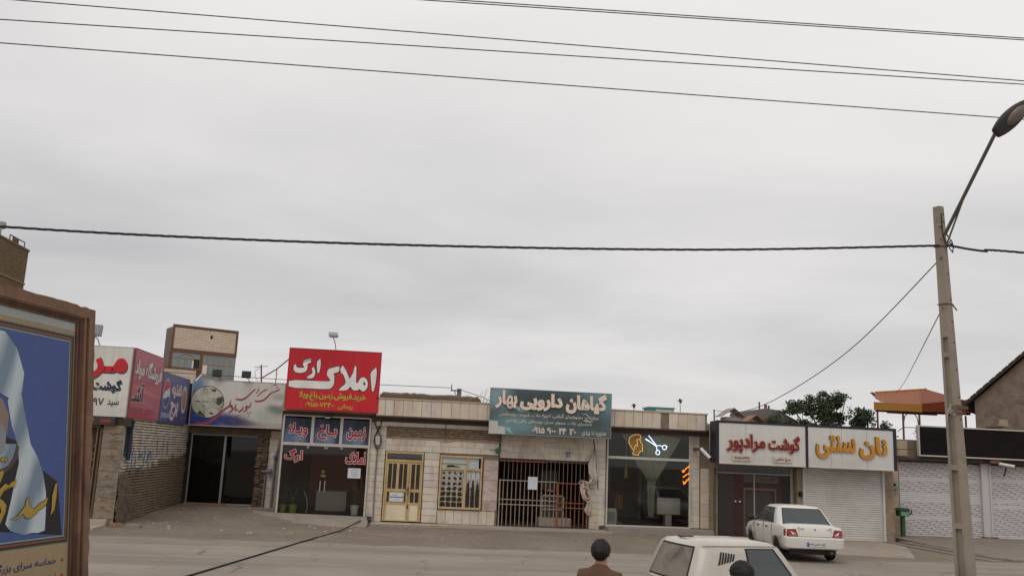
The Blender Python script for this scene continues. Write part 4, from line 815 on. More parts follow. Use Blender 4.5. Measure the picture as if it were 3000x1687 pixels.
BLP = printed('blue_banner', '4b5684', [(.5, .9, .7, .25, 0, '5d6890', .6), (.5, .1, .8, .3, 0, '3d4a80', .7), (.1, .5, .3, .6, 0, '55618f', .5)], .5, dirt=.2)
bs, fn = sign('snack_bar_sign', 'blue snack bar sign with a red, white and blue round emblem', 'X', FX + .06, 31.08, 34.75, 3.1, 4.78, .1, BLP, M('blue_case', '4b5272', .5, .1), .02)
circ = lambda cu, cv, ru, rv, a0=0, a1=360, n=24: [(cu + ru * math.cos(R(a)), cv + rv * math.sin(R(a))) for a in np.linspace(a0, a1, n, endpoint=(a1 - a0) < 360)]
cu, cv, ru, rv = 31.72, 4.08, .42, .5
part('emblem', G().poly(circ(cu, cv, ru, rv), fn, .001, .003), flat('emblem_white', 'cbc6c4', .5), bs)
part('emblem', G().poly(circ(cu, cv, ru * .93, rv * .93, 10, 190, 16)[::1] + [(cu - ru * .5, cv + .08), (cu + ru * .1, cv + .12), (cu + ru * .6, cv + .22)], fn, .003, .005), flat('emblem_red', 'b53642', .5), bs)
part('emblem', G().poly(circ(cu, cv, ru * .93, rv * .93, 200, 345, 14) + [(cu + ru * .55, cv - .08), (cu, cv - .14), (cu - ru * .5, cv - .2)], fn, .003, .005), flat('emblem_blue', '3f4c84', .5), bs)
lettering(bs, 'pepsi', fn, 31.3, 32.3, 3.2, 3.5, flat('faded_lilac', 'aeb2cc', .5), .01, .003, fa=False)
PKW = flat('pink_white', 'd8c3c8', .5); RDE = flat('rose_edge', '9a4560', .5)
lettering(bs, 'اغذیه', fn, 32.35, 33.65, 3.98, 4.5, PKW, .04, .006, outline=(RDE, .03)); lettering(bs, 'برج', fn, 32.35, 33.4, 3.2, 3.85, PKW, .04, .006, outline=(RDE, .03))
part('food_disc', G().poly(circ(34.15, 4.0, .36, .5), fn, .001, .004), flat('disc_cream', 'c3b7b2', .5), bs); part('food_print', G().poly(circ(34.15, 4.0, .27, .36), fn, .004, .006), M('food_print', '9a6a55', .6, .4, 9, 40, .05, stain='c9a58a', stain_amt=.8, stain_sc=9), bs); lettering(bs, 'پیتزا ساندویچ', fn, 33.8, 34.55, 3.28, 3.4, flat('rose_ink', 'b0607a', .5), .02, .002)
fl = floodlight('grey floodlight above the white butcher sign beside the poster frame', -9.35, FY, 5.2, 0, 10, M('grey_housing', '8f9094', .5, .1), .3, 1.3)
part('bare_tube', G().tube([(-8.15, 34.95, 4.75), (-7.95, 35.0, 5.02)], .035, 8), WHITEM, label='short white tube standing at the top of the blue sign', cat='tube')

# ================================================================ traditional gym (recessed front)
GY = 35.6
gy = thing('gym_building', 'recessed gym with dark sliding glass doors between brick wall and stone pier', 'building', (-6.6, GY, 0))
part('wall', G().box(-8.36, -4.5, GY + .15, GY + .35, 2.85, 4.9).box(-5.78, -4.5, GY + .05, GY + .3, 0, 2.85), MORT, gy)
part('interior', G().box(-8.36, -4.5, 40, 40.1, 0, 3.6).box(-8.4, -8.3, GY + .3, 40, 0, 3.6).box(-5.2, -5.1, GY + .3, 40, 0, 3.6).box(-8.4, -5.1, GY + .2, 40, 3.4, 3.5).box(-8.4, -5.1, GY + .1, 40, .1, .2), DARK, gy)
part('lintel', G().box(-8.36, -5.3, GY - .05, GY + .2, 2.83, 3.1), M('rough_lintel', '6d5d4d', .95, .3, 3, 25, .5, stain='3f362e', stain_amt=.6), gy)
ALD = M('aluminium_dull', '8d8a86', .5, .1)
dd = part('sliding_door', G().box(-8.22, -8.17, GY - .02, GY + .06, .22, 2.83).box(-8.17, -5.76, GY - .02, GY + .06, 2.78, 2.83).box(-8.17, -5.76, GY - .02, GY + .06, .22, .28).box(-7.0, -6.92, GY - .015, GY + .05, .28, 2.78), ALD, gy)
for a, b in ((-8.17, -7.0), (-6.92, -5.76)): part('pane', G().box(a, b, GY + .01, GY + .02, .28, 2.78), DARKGLASS, dd)
rg = random.Random(9); BRK = M('broken_brick', '6f5a4b', .95, .25, 6, 50, .4, rnd=.15, stain='4b382c', stain_amt=.5)
for k in range(32):
    z = .12 + k * .085
    for x in (-5.66, -5.44):
        if rg.random() < .82: piece('brick', gy, x + rg.uniform(-.03, .03), GY + rg.uniform(-.04, .03), z + .035, .19, .1, .066, BRK, .012, 'Y', R(rg.uniform(-3, 3)))
courses(gy, -5.32, -4.8, .1, 3.05, GY + .05, .52, .27, STONE, .04)
GP = printed('gym_banner', 'd2cec6', [(.12, .02, .5, .42, 0, '2c3f94', 1.0), (.0, .45, .13, .8, 0, '33458f', .95), (.0, .95, .2, .35, 0, '5f86a8', .9), (.45, .12, .34, .2, -18, '343a78', .95), (.62, .08, .25, .1, -15, '5a4a52', .6), (.93, .4, .16, .16, -28, '56645a', .75), (.8, .25, .25, .2, -30, 'b8c2ba', .7), (.97, .7, .12, .12, -35, '8a9e96', .6), (.9, .02, .3, .12, 0, 'b59a88', .5)], .5, dirt=.15)
gs, fn = sign('gym_sign', 'white and blue gym sign with brush-written maroon script and a round picture', 'Y', GY - .4, -8.3, -4.86, 3.12, 4.86, .12, GP, M('gym_case', 'b3aea4', .5, .1), .03)
Hg = homog([(205, 185), (2275, 355), (2170, 1400), (85, 1225)], [(-8.3, 4.86), (-4.86, 4.86), (-4.86, 3.12), (-8.3, 3.12)])
MR = flat('maroon_script', '9c4a4c', .5)
def br(pts, w): return smooth_loop(stroke(pts, w), 2)
traced(gs, fn, Hg, [br([(2150, 480), (2090, 512), (2030, 535), (1950, 560), (1870, 640), (1770, 720), (1660, 745), (1575, 735)], [16, 30, 26, 30, 36, 42, 42, 30]), br([(1875, 468), (1800, 500), (1740, 530), (1690, 580), (1630, 630)], [14, 26, 28, 22, 14]), br([(1672, 430), (1650, 510), (1605, 560)], [14, 24, 12]), br([(1605, 465), (1530, 510), (1440, 600), (1330, 680), (1240, 695), (1150, 675)], [14, 28, 34, 44, 44, 30]), br([(1040, 700), (1000, 830), (920, 880), (820, 960), (700, 1080), (560, 1170), (430, 1205), (320, 1205), (220, 1180)], [16, 40, 46, 42, 52, 66, 70, 66, 40]), br([(1062, 800), (1040, 850), (1078, 880), (1050, 940), (980, 978)], [30, 60, 50, 40, 26]), br([(1152, 795), (1128, 880), (1150, 935), (1192, 905)], [20, 34, 44, 24]), br([(1310, 855), (1285, 925), (1205, 972)], [16, 42, 36]), br([(1492, 765), (1450, 880), (1400, 850), (1375, 890), (1390, 920), (1320, 978)], [16, 36, 60, 60, 40, 26])] + [[(x - 22, y), (x, y - 20), (x + 22, y), (x, y + 20)] for x, y in ((2022, 388), (2058, 380), (2082, 442), (1408, 1005), (1468, 1000), (1425, 1062), (1115, 1072), (1185, 1050))], MR, .004)
dc = [Hg((515 + 365 * math.cos(a), 715 + 358 * math.sin(a))) for a in np.linspace(0, 2 * math.pi, 36, endpoint=False)]
part('picture_disc', G().poly(dc, fn, .001, .003), M('disc_picture', 'c3bfae', .5, .3, 5, 30, .02, stain='5f6f66', stain_amt=.9, stain_sc=4.5), gs)
part('disc_rim', G().tube([(u, GY - .405, v) for u, v in dc], .012, 5, close=True), flat('rim_dark', '4c5358', .5), gs)
for pl in ([(240, 690), (350, 685), (350, 712), (250, 705)], [(400, 695), (440, 700), (545, 705), (545, 725), (400, 715)], [(720, 640), (860, 610), (870, 700), (800, 800), (710, 780)], [(280, 980), (340, 900), (470, 1040), (440, 1060)], [(550, 950), (640, 970), (640, 1010), (560, 1000)], [(600, 430), (720, 440), (700, 500), (620, 480)]): part('picture_mark', G().poly([Hg(p) for p in pl], fn, .003, .004), flat('mark_dark', '4a4c46', .5), gs)
for x, c, nm in ((-7.28, -.02, 'left black floodlight on top of the gym sign'), (-6.2, .0, 'right black floodlight on top of the gym sign')): floodlight(nm, x, GY - .42, 4.84, 8, 10, BLACK, .16, 1.0, 'floodlights on the gym sign')
gp = thing('gas_riser', 'grey gas riser pipe with valve and regulator on the stone pier beside the gym', 'pipe', (-5.05, GY - .1, .1))
part('riser', G().tube([(-5.05, GY - .1, .1), (-5.04, GY - .1, 2.1), (-4.95, GY - .09, 2.4), (-4.92, GY - .09, 2.75)], .045, 8), GREYPIPE, gp); part('collar', G().lathe([(.09, 2.05), (.09, 2.12)], (-5.04, GY - .1, 0), 10), GREYPIPE, gp); part('regulator', G().lathe([(.05, -.1), (.12, -.06), (.12, .0), (.05, .05)], (-5.22, GY - .12, 1.55), 12, 'Y').tube([(-5.5, GY - .08, 1.5), (-5.05, GY - .1, 1.55)], .03, 6), GREYPIPE, gp); part('valve', G().tube([(-4.88, GY - .12, .75), (-4.9, GY - .12, 1.1)], .03, 6), M('valve_green', '4c6a4e', .6, .2), gp)
part('drainpipe', G().tube([(-5.37, GY - .05, .1), (-5.36, GY - .05, 1.4)], .04, 8), GREYPIPE, label='short grey drainpipe stub against the broken bricks beside gym door', cat='pipe')

# ================================================================ butcher and bakery building
mb = thing('bakery_building', 'low building with twin white signs, butcher at left and shuttered bakery at right', 'building', (14.2, 31.8, 0))
for bx in ((11.05, 17.3, 31.85, 32.1, 2.5, 3.78), (13.85, 14.2, 31.8, 32.1, 0, 2.5), (17.3, 17.6, 31.8, 32.1, 0, 3.78), (10.95, 11.05, 31.8, 37, 0, 3.78), (17.6, 17.7, 31.8, 37, 0, 3.78)): part('wall', G().box(*bx), M('bakery_plaster', '96836f', .95, .2, 2, 40, .35, stain='5f5246', stain_amt=.7, stain_sc=2.5), mb)
part('roof', G().box(10.95, 17.7, 31.9, 38, 3.78, 3.9), PLAST, mb)
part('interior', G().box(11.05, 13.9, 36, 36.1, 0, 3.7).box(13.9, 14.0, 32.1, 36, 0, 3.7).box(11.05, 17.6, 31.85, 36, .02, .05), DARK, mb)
part('tiled_corner', G().box(10.76, 11.12, 31.7, 31.84, 2.95, 3.7), STONE2, mb)
# butcher front: tinted glass in a red frame
bt = part('glass_front', G().box(10.98, 11.04, 31.82, 31.9, .04, 2.5).box(13.78, 13.85, 31.82, 31.9, .04, 2.5).box(11.04, 13.78, 31.82, 31.9, 2.22, 2.27).box(12.4, 12.45, 31.83, 31.89, .04, 2.22), ALD, mb)
BG = glass('butcher_glass', (.75, .72, .71), .04, .03, .05, (.3, .28, .27))
for a, b, c, d in ((11.04, 12.4, .04, 2.22), (12.45, 13.78, .04, 2.22), (11.04, 13.78, 2.27, 2.5)): part('pane', G().box(a, b, 31.855, 31.863, c, d), BG, bt)
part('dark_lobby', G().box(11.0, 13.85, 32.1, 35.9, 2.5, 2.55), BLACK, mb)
part('red_partition', G().box(11.75, 12.1, 32.05, 32.1, .05, 2.2).box(13.4, 13.55, 32.1, 32.15, .05, 2.2).box(12.1, 13.4, 32.1, 32.15, 1.75, 1.88), DARKRED, bt); part('steel_door', G().box(11.06, 11.72, 32.0, 32.05, .05, 2.2), M('dull_steel_door', '66605f', .4, .12), bt)
fr = thing('meat_cabinet', 'pale refrigerated cabinet seen through the butcher glass behind the white car', 'cabinet', (12.8, 32.5, .05)); part('frame', G().box(12.12, 12.2, 32.15, 32.2, .05, 1.74).box(13.32, 13.38, 32.15, 32.2, .05, 1.74).box(12.2, 13.32, 32.15, 32.2, 1.66, 1.74), WHITEM, fr); part('body', G().box(12.2, 13.32, 32.35, 32.9, .05, 1.66), M('cabinet_grey', '7f837c', .5, .2), fr); part('shelf', G().box(12.2, 13.32, 32.25, 32.35, .8, .86), M('cabinet_shelf', '9a9a94', .5, .1), fr)
hp = thing('header_plate', 'pale plate with blurred blue lettering behind the butcher glass', 'sign', (12.8, 32.1, 1.92)); part('plate', G().box(12.12, 13.4, 32.05, 32.1, 1.92, 2.18), M('pale_plate', 'a9b0ae', .6, .1), hp); lettering(hp, 'گوشت و مرغ', onY(32.05), 12.75, 13.3, 1.98, 2.12, flat('blue_ink', '38507c', .5), .02, .003)
for x in (11.72, 11.88): part('door_knob', G().lathe([(.02, -.06), (.035, -.05), (.035, -.02), (.01, 0)], (x, 31.855, 1.25), 10, 'Y'), ALU, bt)
part('green_post', G().box(13.88, 13.98, 31.74, 31.8, 0, 2.5), M('green_paint', '4a4d36', .7, .2, 4, 50, .1, stain='6e614c', stain_amt=.6), mb); part('green_post', G().box(10.9, 10.98, 31.74, 31.8, .03, 2.4), M('green_paint', '4f5a34', .7, .2), mb)
part('shutter_motor', G().lathe([(.04, -.05), (.09, -.04), (.09, .04), (.04, .05)], (14.1, 31.72, 1.6), 12, 'X'), BLACK, mb)
# bakery roller shutter: one slat after another
SH = M('white_slat', 'c9c5bf', .45, .06, 2, 50, .03, rnd=.035, stain='98918a', stain_amt=.35, stain_sc=1.2)
sh = part('roller_shutter', G().box(14.2, 14.27, 31.68, 31.84, .02, 2.55), SH, mb); part('guide_rail', G().box(17.22, 17.3, 31.68, 31.84, .02, 2.55), SH, sh)
slp = None
for k in range(31):
    z = .1 + k * .079
    if slp is None:
        gg = G(); gg.add([(x, y, zz) for x in (-1.475, 1.475) for y, zz in ((.0, -.0385), (-.018, -.03), (-.026, 0), (-.018, .03), (.0, .0385), (.012, .0385), (.012, -.0385))], [(0, 1, 8, 7), (1, 2, 9, 8), (2, 3, 10, 9), (3, 4, 11, 10), (4, 5, 12, 11), (5, 6, 13, 12), (6, 0, 7, 13), tuple(range(7)), tuple(range(13, 6, -1))])
        slp = mesh('slat', gg.v, gg.f); slp.materials.append(SH)
    o = bpy.data.objects.new('slat', slp); COL.objects.link(o); o.parent = sh; o.location = Vector((15.745, 31.77, z + .04)) - ORG[sh.name]
part('bottom_bar', G().box(14.27, 17.22, 31.72, 31.8, .05, .1), SH, sh)
part('sill', G().box(14.1, 17.35, 31.55, 31.86, -.05, .05), M('sill_stone', '988c7d', .9, .15, 3, 40, .3), mb)
# twin sign box
NVY = M('navy_frame', '22222c', .5, .15, 4, 50, .05)
tw = thing('twin_shop_sign', 'long white double sign in a black frame, maroon lettering left and amber right', 'sign', (14.0, 31.0, 2.55))
part('case', G().box(10.74, 17.4, 31.05, 31.72, 2.58, 4.04), NVY, tw)
WB = printed('white_board', 'cfcdc8', [(.5, .9, .8, .3, 0, 'd6d4cf', .4), (.3, .1, .6, .2, 0, 'bdb9b2', .5)], .5, dirt=.12)
fn = onY(31.0)
panelbox('panel', tw, fn, 10.82, 14.0, 2.58, 3.98, -.04, 0, WB); panelbox('panel', tw, fn, 14.1, 17.3, 2.58, 3.98, -.04, 0, WB)
part('frame', G().box(10.72, 17.42, 30.98, 31.05, 3.98, 4.06).box(10.72, 10.82, 30.98, 31.05, 2.56, 3.98).box(14.0, 14.1, 30.985, 31.05, 2.56, 3.98).box(17.3, 17.42, 30.98, 31.05, 2.56, 3.98), NVY, tw)
part('bottom_trim', G().box(10.82, 14.0, 30.975, 31.06, 2.55, 2.58).box(14.1, 17.3, 30.975, 31.06, 2.55, 2.58), M('trim_cream', 'bdb2a0', .6, .1), tw)
for x in (11.8, 14.95, 15.35, 16.3): part('panel_seam', G().box(x, x + .008, 30.994, 31.0, 2.58, 3.98), M('seam', '9c9890', .6, .1), tw)
MAR = flat('maroon_letter', '7e1a24', .5); MAS = flat('letter_side', 'b08a62', .6); AMB = flat('amber_letter', 'c4842a', .5); AMS = flat('amber_side', '7b6238', .6)
def raised(s, u0, u1, v0, v1, m, sd, b):
    lettering(tw, s, fn, u0 - .025, u1 - .025, v0 + .012, v1 + .012, sd, b, .05, 'letter_side', gap=.001); lettering(tw, s, fn, u0, u1, v0, v1, m, b, .02, gap=.05)
raised('گوشت', 12.62, 13.78, 2.98, 3.62, MAR, MAS, .032); raised('مرادپور', 11.1, 12.5, 2.95, 3.62, MAR, MAS, .032)
raised('نان', 16.0, 17.05, 2.92, 3.72, AMB, AMS, .04); raised('سنتی', 14.38, 15.85, 2.9, 3.7, AMB, AMS, .032)
for a, b, s in ((11.3, 11.98, '۳۶۷۷۰۳۳۷'), (12.8, 13.48, 'مرغ ماهی')):
    part('small_plate', G().box(a, b, 30.95, 30.998, 2.68, 2.88), M('plate_cream', 'c3b9aa', .6, .1), tw); lettering(tw, s, onY(30.95), a + .06, b - .06, 2.71, 2.85, MAR, .025, .004)
cc = thing('wall_camera', 'white tube camera angled down beside the left end of twin white sign', 'camera', (10.5, 31.6, 2.6))
part('body', G().tube([(10.42, 31.75, 3.05), (10.64, 31.38, 2.72)], .06, 10), WHITEM, cc); part('lens_hood', G().tube([(10.635, 31.388, 2.728), (10.652, 31.36, 2.7)], .048, 10), BLACK, cc); part('bracket', G().box(10.36, 10.46, 31.75, 32.48, 2.98, 3.08), STEEL, cc)
# roof vents, hut
for i, (nm, x, y, z, s, m) in enumerate((('grey gabled roof vent behind the left corner of twin white sign', 12.4, 34.2, 3.85, 1.0, M('vent_grey', '8d8781', .7, .2)), ('brown gabled roof vent, lower one behind the twin white sign', 13.45, 34.6, 3.65, 1.0, M('vent_brown', '8c6a52', .8, .2)))):
    t = thing('roof_vent', nm, 'vent', (x, y, z)); part('box', G().box(x - .3, x + .3, y - .3, y + .3, z, z + .5), m, t)
    part('hood', G().add([(x - .48, y - .45, z + .52), (x, y - .45, z + .85), (x, y + .45, z + .85), (x - .48, y + .45, z + .52), (x - .48, y - .45, z + .5), (x, y - .45, z + .83), (x, y + .45, z + .83), (x - .48, y + .45, z + .5)], [(0, 1, 2, 3), (4, 7, 6, 5), (0, 4, 5, 1), (3, 2, 6, 7), (0, 3, 7, 4), (1, 5, 6, 2)]).add([(x + .48, y - .45, z + .52), (x, y - .45, z + .85), (x, y + .45, z + .85), (x + .48, y + .45, z + .52), (x + .48, y - .45, z + .5), (x, y - .45, z + .83), (x, y + .45, z + .83), (x + .48, y + .45, z + .5)], [(3, 2, 1, 0), (5, 6, 7, 4), (1, 5, 4, 0), (7, 6, 2, 3), (4, 7, 3, 0), (2, 6, 5, 1)]), m, t)
hut = thing('roof_hut', 'grey rendered stairhead hut with sloping corner behind the twin white sign', 'building', (16.2, 40, 3))
part('wall', G().poly([(15.2, 3.0), (17.9, 3.0), (17.9, 4.55), (17.2, 4.9), (16.95, 5.08), (16.2, 5.16), (15.2, 4.95)], onY(40), -2.0, 0), M('hut_render', '79706a', .95, .15, 1.5, 40, .3, stain='5d554f', stain_amt=.5), hut); part('pipe', G().tube([(16.0, 40.3, 5.1), (16.0, 40.3, 5.45)], .04, 6), STEEL, hut); part('pipe', G().tube([(16.3, 40.3, 5.1), (16.3, 40.3, 5.35)], .07, 6).tube([(16.45, 40.3, 5.1), (16.45, 40.3, 5.3)], .05, 6), STEEL, hut)

# ================================================================ shuttered shop at the right
RY = 33.8
rs_ = thing('shuttered_shop', 'wide shop with patterned white shutters under a black display board', 'building', (23, RY, 0))
RW = M('right_wall_stone', 'b09c86', .85, .15, 3, 40, .25, stain='6f6052', stain_amt=.6, stain_sc=3)
for bx in ((17.7, 18.95, RY - .2, RY + .1, 0, 3.1), (17.7, 31, RY - .02, RY + .2, 3.1, 3.8), (18.95, 31, RY + .16, RY + .3, 0, 3.0)): part('wall', G().box(*bx), M('right_mortar', '7c6e60', .95, .2, 3, 40, .3), rs_)
part('roof', G().box(17.7, 31, RY - .3, 40, 3.0, 3.1), M('dark_edge', '453a33', .9, .2), rs_)
for i in range(4): piece('stone_tile', rs_, 18.0 + i * .4, RY - .06, 3.45, .385, .05, .6, RW, .006, 'Y', R(rng.uniform(-.5, .5)))
courses(rs_, 17.75, 18.9, .15, 2.9, RY - .2, .57, .3, RW)
gq = G(); rg = random.Random(12)
for k in range(14): 
    u, v = rg.uniform(17.85, 18.6), rg.uniform(.7, 2.2); gq.poly(stroke([(u, v), (u + .08, v + rg.uniform(-.1, .1)), (u + .2, v + rg.uniform(-.08, .08))], [.015, .03, .015]), onY(RY - .235), 0, .004)
part('graffiti', gq, M('ink_scrawl', '3d4452', .8, .2), rs_)
def slat_print():
    N = NM('printed_slat'); oi = N.n('ShaderNodeObjectInfo').outputs['Random']; P = N.pos(); s = N.n('ShaderNodeSeparateXYZ', {0: P}); x, z = s.outputs[0], s.outputs[2]
    row_ = N.math('FLOOR', N.math('DIVIDE', N.math('SUBTRACT', z, .12), .0725))
    u = N.math('FRACT', N.math('ADD', N.math('DIVIDE', x, .47), N.math('FRACT', N.math('MULTIPLY', row_, .37))))
    zz = N.math('FRACT', N.math('DIVIDE', N.math('SUBTRACT', z, .12), .0725))
    band = N.ramp(zz, [(.2, 0.0), (.3, 1.0), (.62, 1.0), (.72, 0.0)])
    pink = N.math('MULTIPLY', N.ramp(u, [(.08, 0.0), (.25, 1.0), (.75, 1.0), (.92, 0.0)]), band)
    dark = N.math('MULTIPLY', N.ramp(u, [(.66, 0.0), (.70, 1.0), (.80, 1.0), (.84, 0.0)]), N.ramp(zz, [(.05, 0.0), (.15, 1.0), (.55, 1.0), (.68, 0.0)]))
    c = N.mix(N.ramp(N.noise(P, 2, 4), [(.3, 0.0), (.7, 1.0)]), srgb('c9c6c4'), srgb('bcb8b6'))
    c = N.mix(N.math('MULTIPLY', pink, .6), c, srgb('a07f86')); c = N.mix(N.math('MULTIPLY', dark, .7), c, srgb('45404a'))
    N.l(c, N.p.inputs['Base Color']); N.p.inputs['Roughness'].default_value = .45; return N.m
SPR = slat_print(); SPL = M('plain_slat', 'c6c4c1', .45, .05, 2, 50, .03, rnd=.03)
RAIL = M('shutter_rail', 'bdbbb8', .45, .06)
def slat_mesh(L, m):
    gg = G(); gg.add([(x, y, zz) for x in (-L / 2, L / 2) for y, zz in ((.0, -.036), (-.012, -.03), (-.02, 0), (-.012, .03), (.0, .036), (.012, .036), (.012, -.036))], [(0, 1, 8, 7), (1, 2, 9, 8), (2, 3, 10, 9), (3, 4, 11, 10), (4, 5, 12, 11), (5, 6, 13, 12), (6, 0, 7, 13), tuple(range(7)), tuple(range(13, 6, -1))])
    q = mesh('slat', gg.v, gg.f); q.materials.append(m); return q
for x0, x1, plain in ((19.02, 22.44, {0, 9, 10, 18, 19, 20, 21, 22, 29, 30}), (22.84, 30.8, {0, 1, 16, 17, 19, 20, 30, 31})):
    s_ = part('roller_shutter', G().box(x0 - .07, x0, RY - .08, RY + .12, .12, 3.0), RAIL, rs_); part('guide_rail', G().box(x1, x1 + .07, RY - .08, RY + .12, .12, 3.0), RAIL, s_)
    mm = {True: slat_mesh(x1 - x0, SPL), False: slat_mesh(x1 - x0, SPR)}
    for k in range(39):
        o = bpy.data.objects.new('slat', mm[k in plain]); COL.objects.link(o); o.parent = s_; o.location = Vector(((x0 + x1) / 2, RY + .06, .12 + (k + .5) * .0725)) - ORG[s_.name]
    part('bottom_bar', G().box(x0, x1, RY + .02, RY + .08, .10, .14), STEEL, s_)
part('centre_post', G().box(22.5, 22.78, RY - .04, RY + .14, .12, 3.0), RAIL, rs_)
for x in (22.45, 22.83): part('floor_lock', G().box(x - .12, x + .12, RY - .2, RY - .04, .12, .2), STEEL, rs_)
led = thing('display_board', 'long blank black display board in a cream frame above the patterned shutters', 'sign', (25, RY - .5, 3.18))
part('case', G().box(19.66, 30, RY - .42, RY - .3, 3.18, 4.36), M('led_case', 'aaa69f', .5, .1), led)
def led_mat():
    N = NM('led_panel'); P = N.pos(); s = N.n('ShaderNodeSeparateXYZ', {0: P})
    fx, fz = (N.math('FRACT', N.math('MULTIPLY', s.outputs[i], 1 / .32)) for i in (0, 2))
    seam = N.math('MAXIMUM', N.ramp(fx, [(.0, .5), (.03, 0.0)]), N.ramp(fz, [(.0, .5), (.05, 0.0)]))
    c = N.mix(N.ramp(N.noise(P, 1.4, 5), [(.3, 0.0), (.7, 1.0)]), srgb('151213'), srgb('1f1a18')); N.l(N.mix(seam, c, srgb('100e0e')), N.p.inputs['Base Color']); N.p.inputs['Roughness'].default_value = .7; N.p.inputs['Specular IOR Level'].default_value = .12; return N.m
part('screen', G().box(19.70, 29.95, RY - .44, RY - .42, 3.22, 4.32), led_mat(), led)
frame4('frame', led, onY(RY - .42), 19.66, 30, 3.18, 4.36, .05, 0, .04, M('led_frame', 'b9b2a4', .5, .1))
cm = thing('security_camera', 'white box security camera on a bracket below the black display board', 'camera', (23.1, RY - .4, 2.75))
part('body', G().tube([(22.95, RY - .45, 3.02), (23.36, RY - .8, 2.93)], .058, 8), WHITEM, cm); part('lens', G().tube([(23.36, RY - .8, 2.93), (23.39, RY - .825, 2.924)], .046, 8), BLACK, cm); part('bracket', G().box(22.6, 23.0, RY - .5, RY - .04, 3.02, 3.14), STEEL, cm); part('cable', G().tube([(23.15, RY - .6, 2.9), (23.16, RY - .5, 2.7), (23.15, RY - .4, 2.55)], .03, 6), BLACK, cm)
dn = thing('donation_box', 'green metal donation box on a post in front of the patterned shutter', 'donation box', (18.75, RY - .75, 0))
GRN = M('green_enamel', '2f5241', .6, .15, 4, 50, .06, stain='2b4a36', stain_amt=.5); bx_, by_ = 18.72, RY - .75
part('post', G().box(bx_ - .065, bx_ + .065, by_ - .06, by_ + .06, .05, .9), GRN, dn); part('box', G().box(bx_ - .2, bx_ + .2, by_ - .15, by_ + .15, .9, 1.12), GRN, dn, bevel=.02); part('lid', G().poly([(bx_ - .26, 1.12), (bx_ + .26, 1.12), (bx_ + .14, 1.21), (bx_ - .14, 1.21)], onY(by_), -.17, .17), GRN, dn); part('handle', G().tube([(bx_ + .24, by_, .97), (bx_ + .34, by_, 1.0), (bx_ + .37, by_, 1.13)], .03, 6), BLACK, dn)
part('slot_plate', G().box(bx_ - .15, bx_ + .15, by_ - .168, by_ - .158, .92, 1.06), M('pale_green', '6f9a7c', .5, .1), dn)
wr = thing('wall_fan', 'round grey ventilator on the wall between the two shutters', 'ventilator', (18.5, RY - .3, 1.9)); part('shell', G().lathe([(.05, -.22), (.18, -.2), (.24, -.1), (.24, 0)], (18.62, RY - .22, 2.05), 16, 'Y'), M('fan_grey', '8b8a88', .6, .15), wr); part('hub', G().lathe([(.04, -.26), (.06, -.22)], (18.62, RY - .22, 2.05), 10, 'Y'), BLACK, wr)
part('wall_wires', G().tube([(17.85, RY - .27, 2.6), (17.95, RY - .28, 2.2), (17.9, RY - .27, 1.6), (18.05, RY - .26, 1.1), (17.95, RY - .26, .6)], .015, 5).tube([(18.3, RY - .27, 2.7), (18.2, RY - .28, 2.3), (18.3, RY - .27, 1.9), (18.15, RY - .26, 1.4)], .012, 5).tube([(17.8, RY - .26, 1.35), (18.3, RY - .26, 1.3)], .012, 5), BLACK, label='tangle of black wires on the wall strip between two shutters', cat='wires')
pp = thing('roof_pipes', 'thin rusty pipes and wires on the roof edge between the two big signs', 'pipes', (18.7, RY - .3, 3.1))
part('pipe', G().tube([(18.0, RY - .25, 3.1), (18.0, RY - .25, 3.9)], .025, 6), STEEL, pp); part('pipe', G().tube([(18.75, RY - .25, 3.1), (18.75, RY - .25, 3.85), (18.95, RY - .25, 3.9)], .025, 6), STEEL, pp); part('pipe', G().tube([(17.7, RY - .25, 3.45), (18.6, RY - .27, 3.4), (19.5, RY - .3, 3.42)], .012, 5), BLACK, pp)

# ================================================================ behind and above the shops
ap = thing('apartment_block', 'beige tiled apartment block with brown bands and tall windows far behind the gym', 'building', (-30.5, 116, 0), None, 0)
ang = R(28); A0 = Vector((-30.5, 116, 0)); du = Vector((math.cos(ang), math.sin(ang), 0)); dn_ = Vector((math.sin(ang), -math.cos(ang), 0))
afn = lambda u, v, d: tuple(A0 + du * u + dn_ * d + Vector((0, 0, v)))
BEI = M('beige_brick', 'cbb8a3', .85, .06, .6, 10, .1, rnd=.035); BRN = M('brown_band', '6e4e3c', .85, .12, 1, 10, .1); L = 8.3
part('wall', G().poly([(0, 0), (L, 0), (L, 16.7), (0, 16.7)], afn, -3.2, 0), M('side_render', '6f655c', .95, .15, .5, 8, .2), ap)
def aq(name, u0, u1, v0, v1, d0, d1, m, p=ap): return part(name, G().poly([(u0, v0), (u1, v0), (u1, v1), (u0, v1)], afn, d0, d1), m, p)
for r_ in range(8):                                       # big facing tiles of the top storey
    z0 = 14.0 + r_ * .335; off = .5 if r_ % 2 else 0; u = .25 - off
    while u < L - .3:
        a, b = max(.25, u), min(L - .25, u + 1.0)
        if b - a > .1: aq('facing_tile', a, b - .02, z0, z0 + .315, 0.0, .06, BEI)
        u += 1.0
for r_ in range(7):
    u = -4.8 + (.5 if r_ % 2 else 0)
    while u < 3.4: aq('facing_tile', u, min(u + .98, 3.4), 9.2 + r_ * .335 - .0, 9.2 + r_ * .335 + .315, .05, .1, BEI); u += 1.0
for a, b, c, d in ((0, L, 16.7, 17.0), (0, .25, 13.9, 16.7), (L - .25, L, 13.9, 16.7), (0, L, 13.55, 14.0), (-.1, .25, 11.5, 13.55), (3.75, 4.05, 8.8, 13.55), (-5, 3.75, 11.4, 11.65), (-5, 3.6, 8.8, 9.15)): aq('brown_band', a, b, c, d, 0, .14, BRN)
aq('vent_hole', 4.75, 5.05, 15.6, 16.05, .05, .07, BLACK)
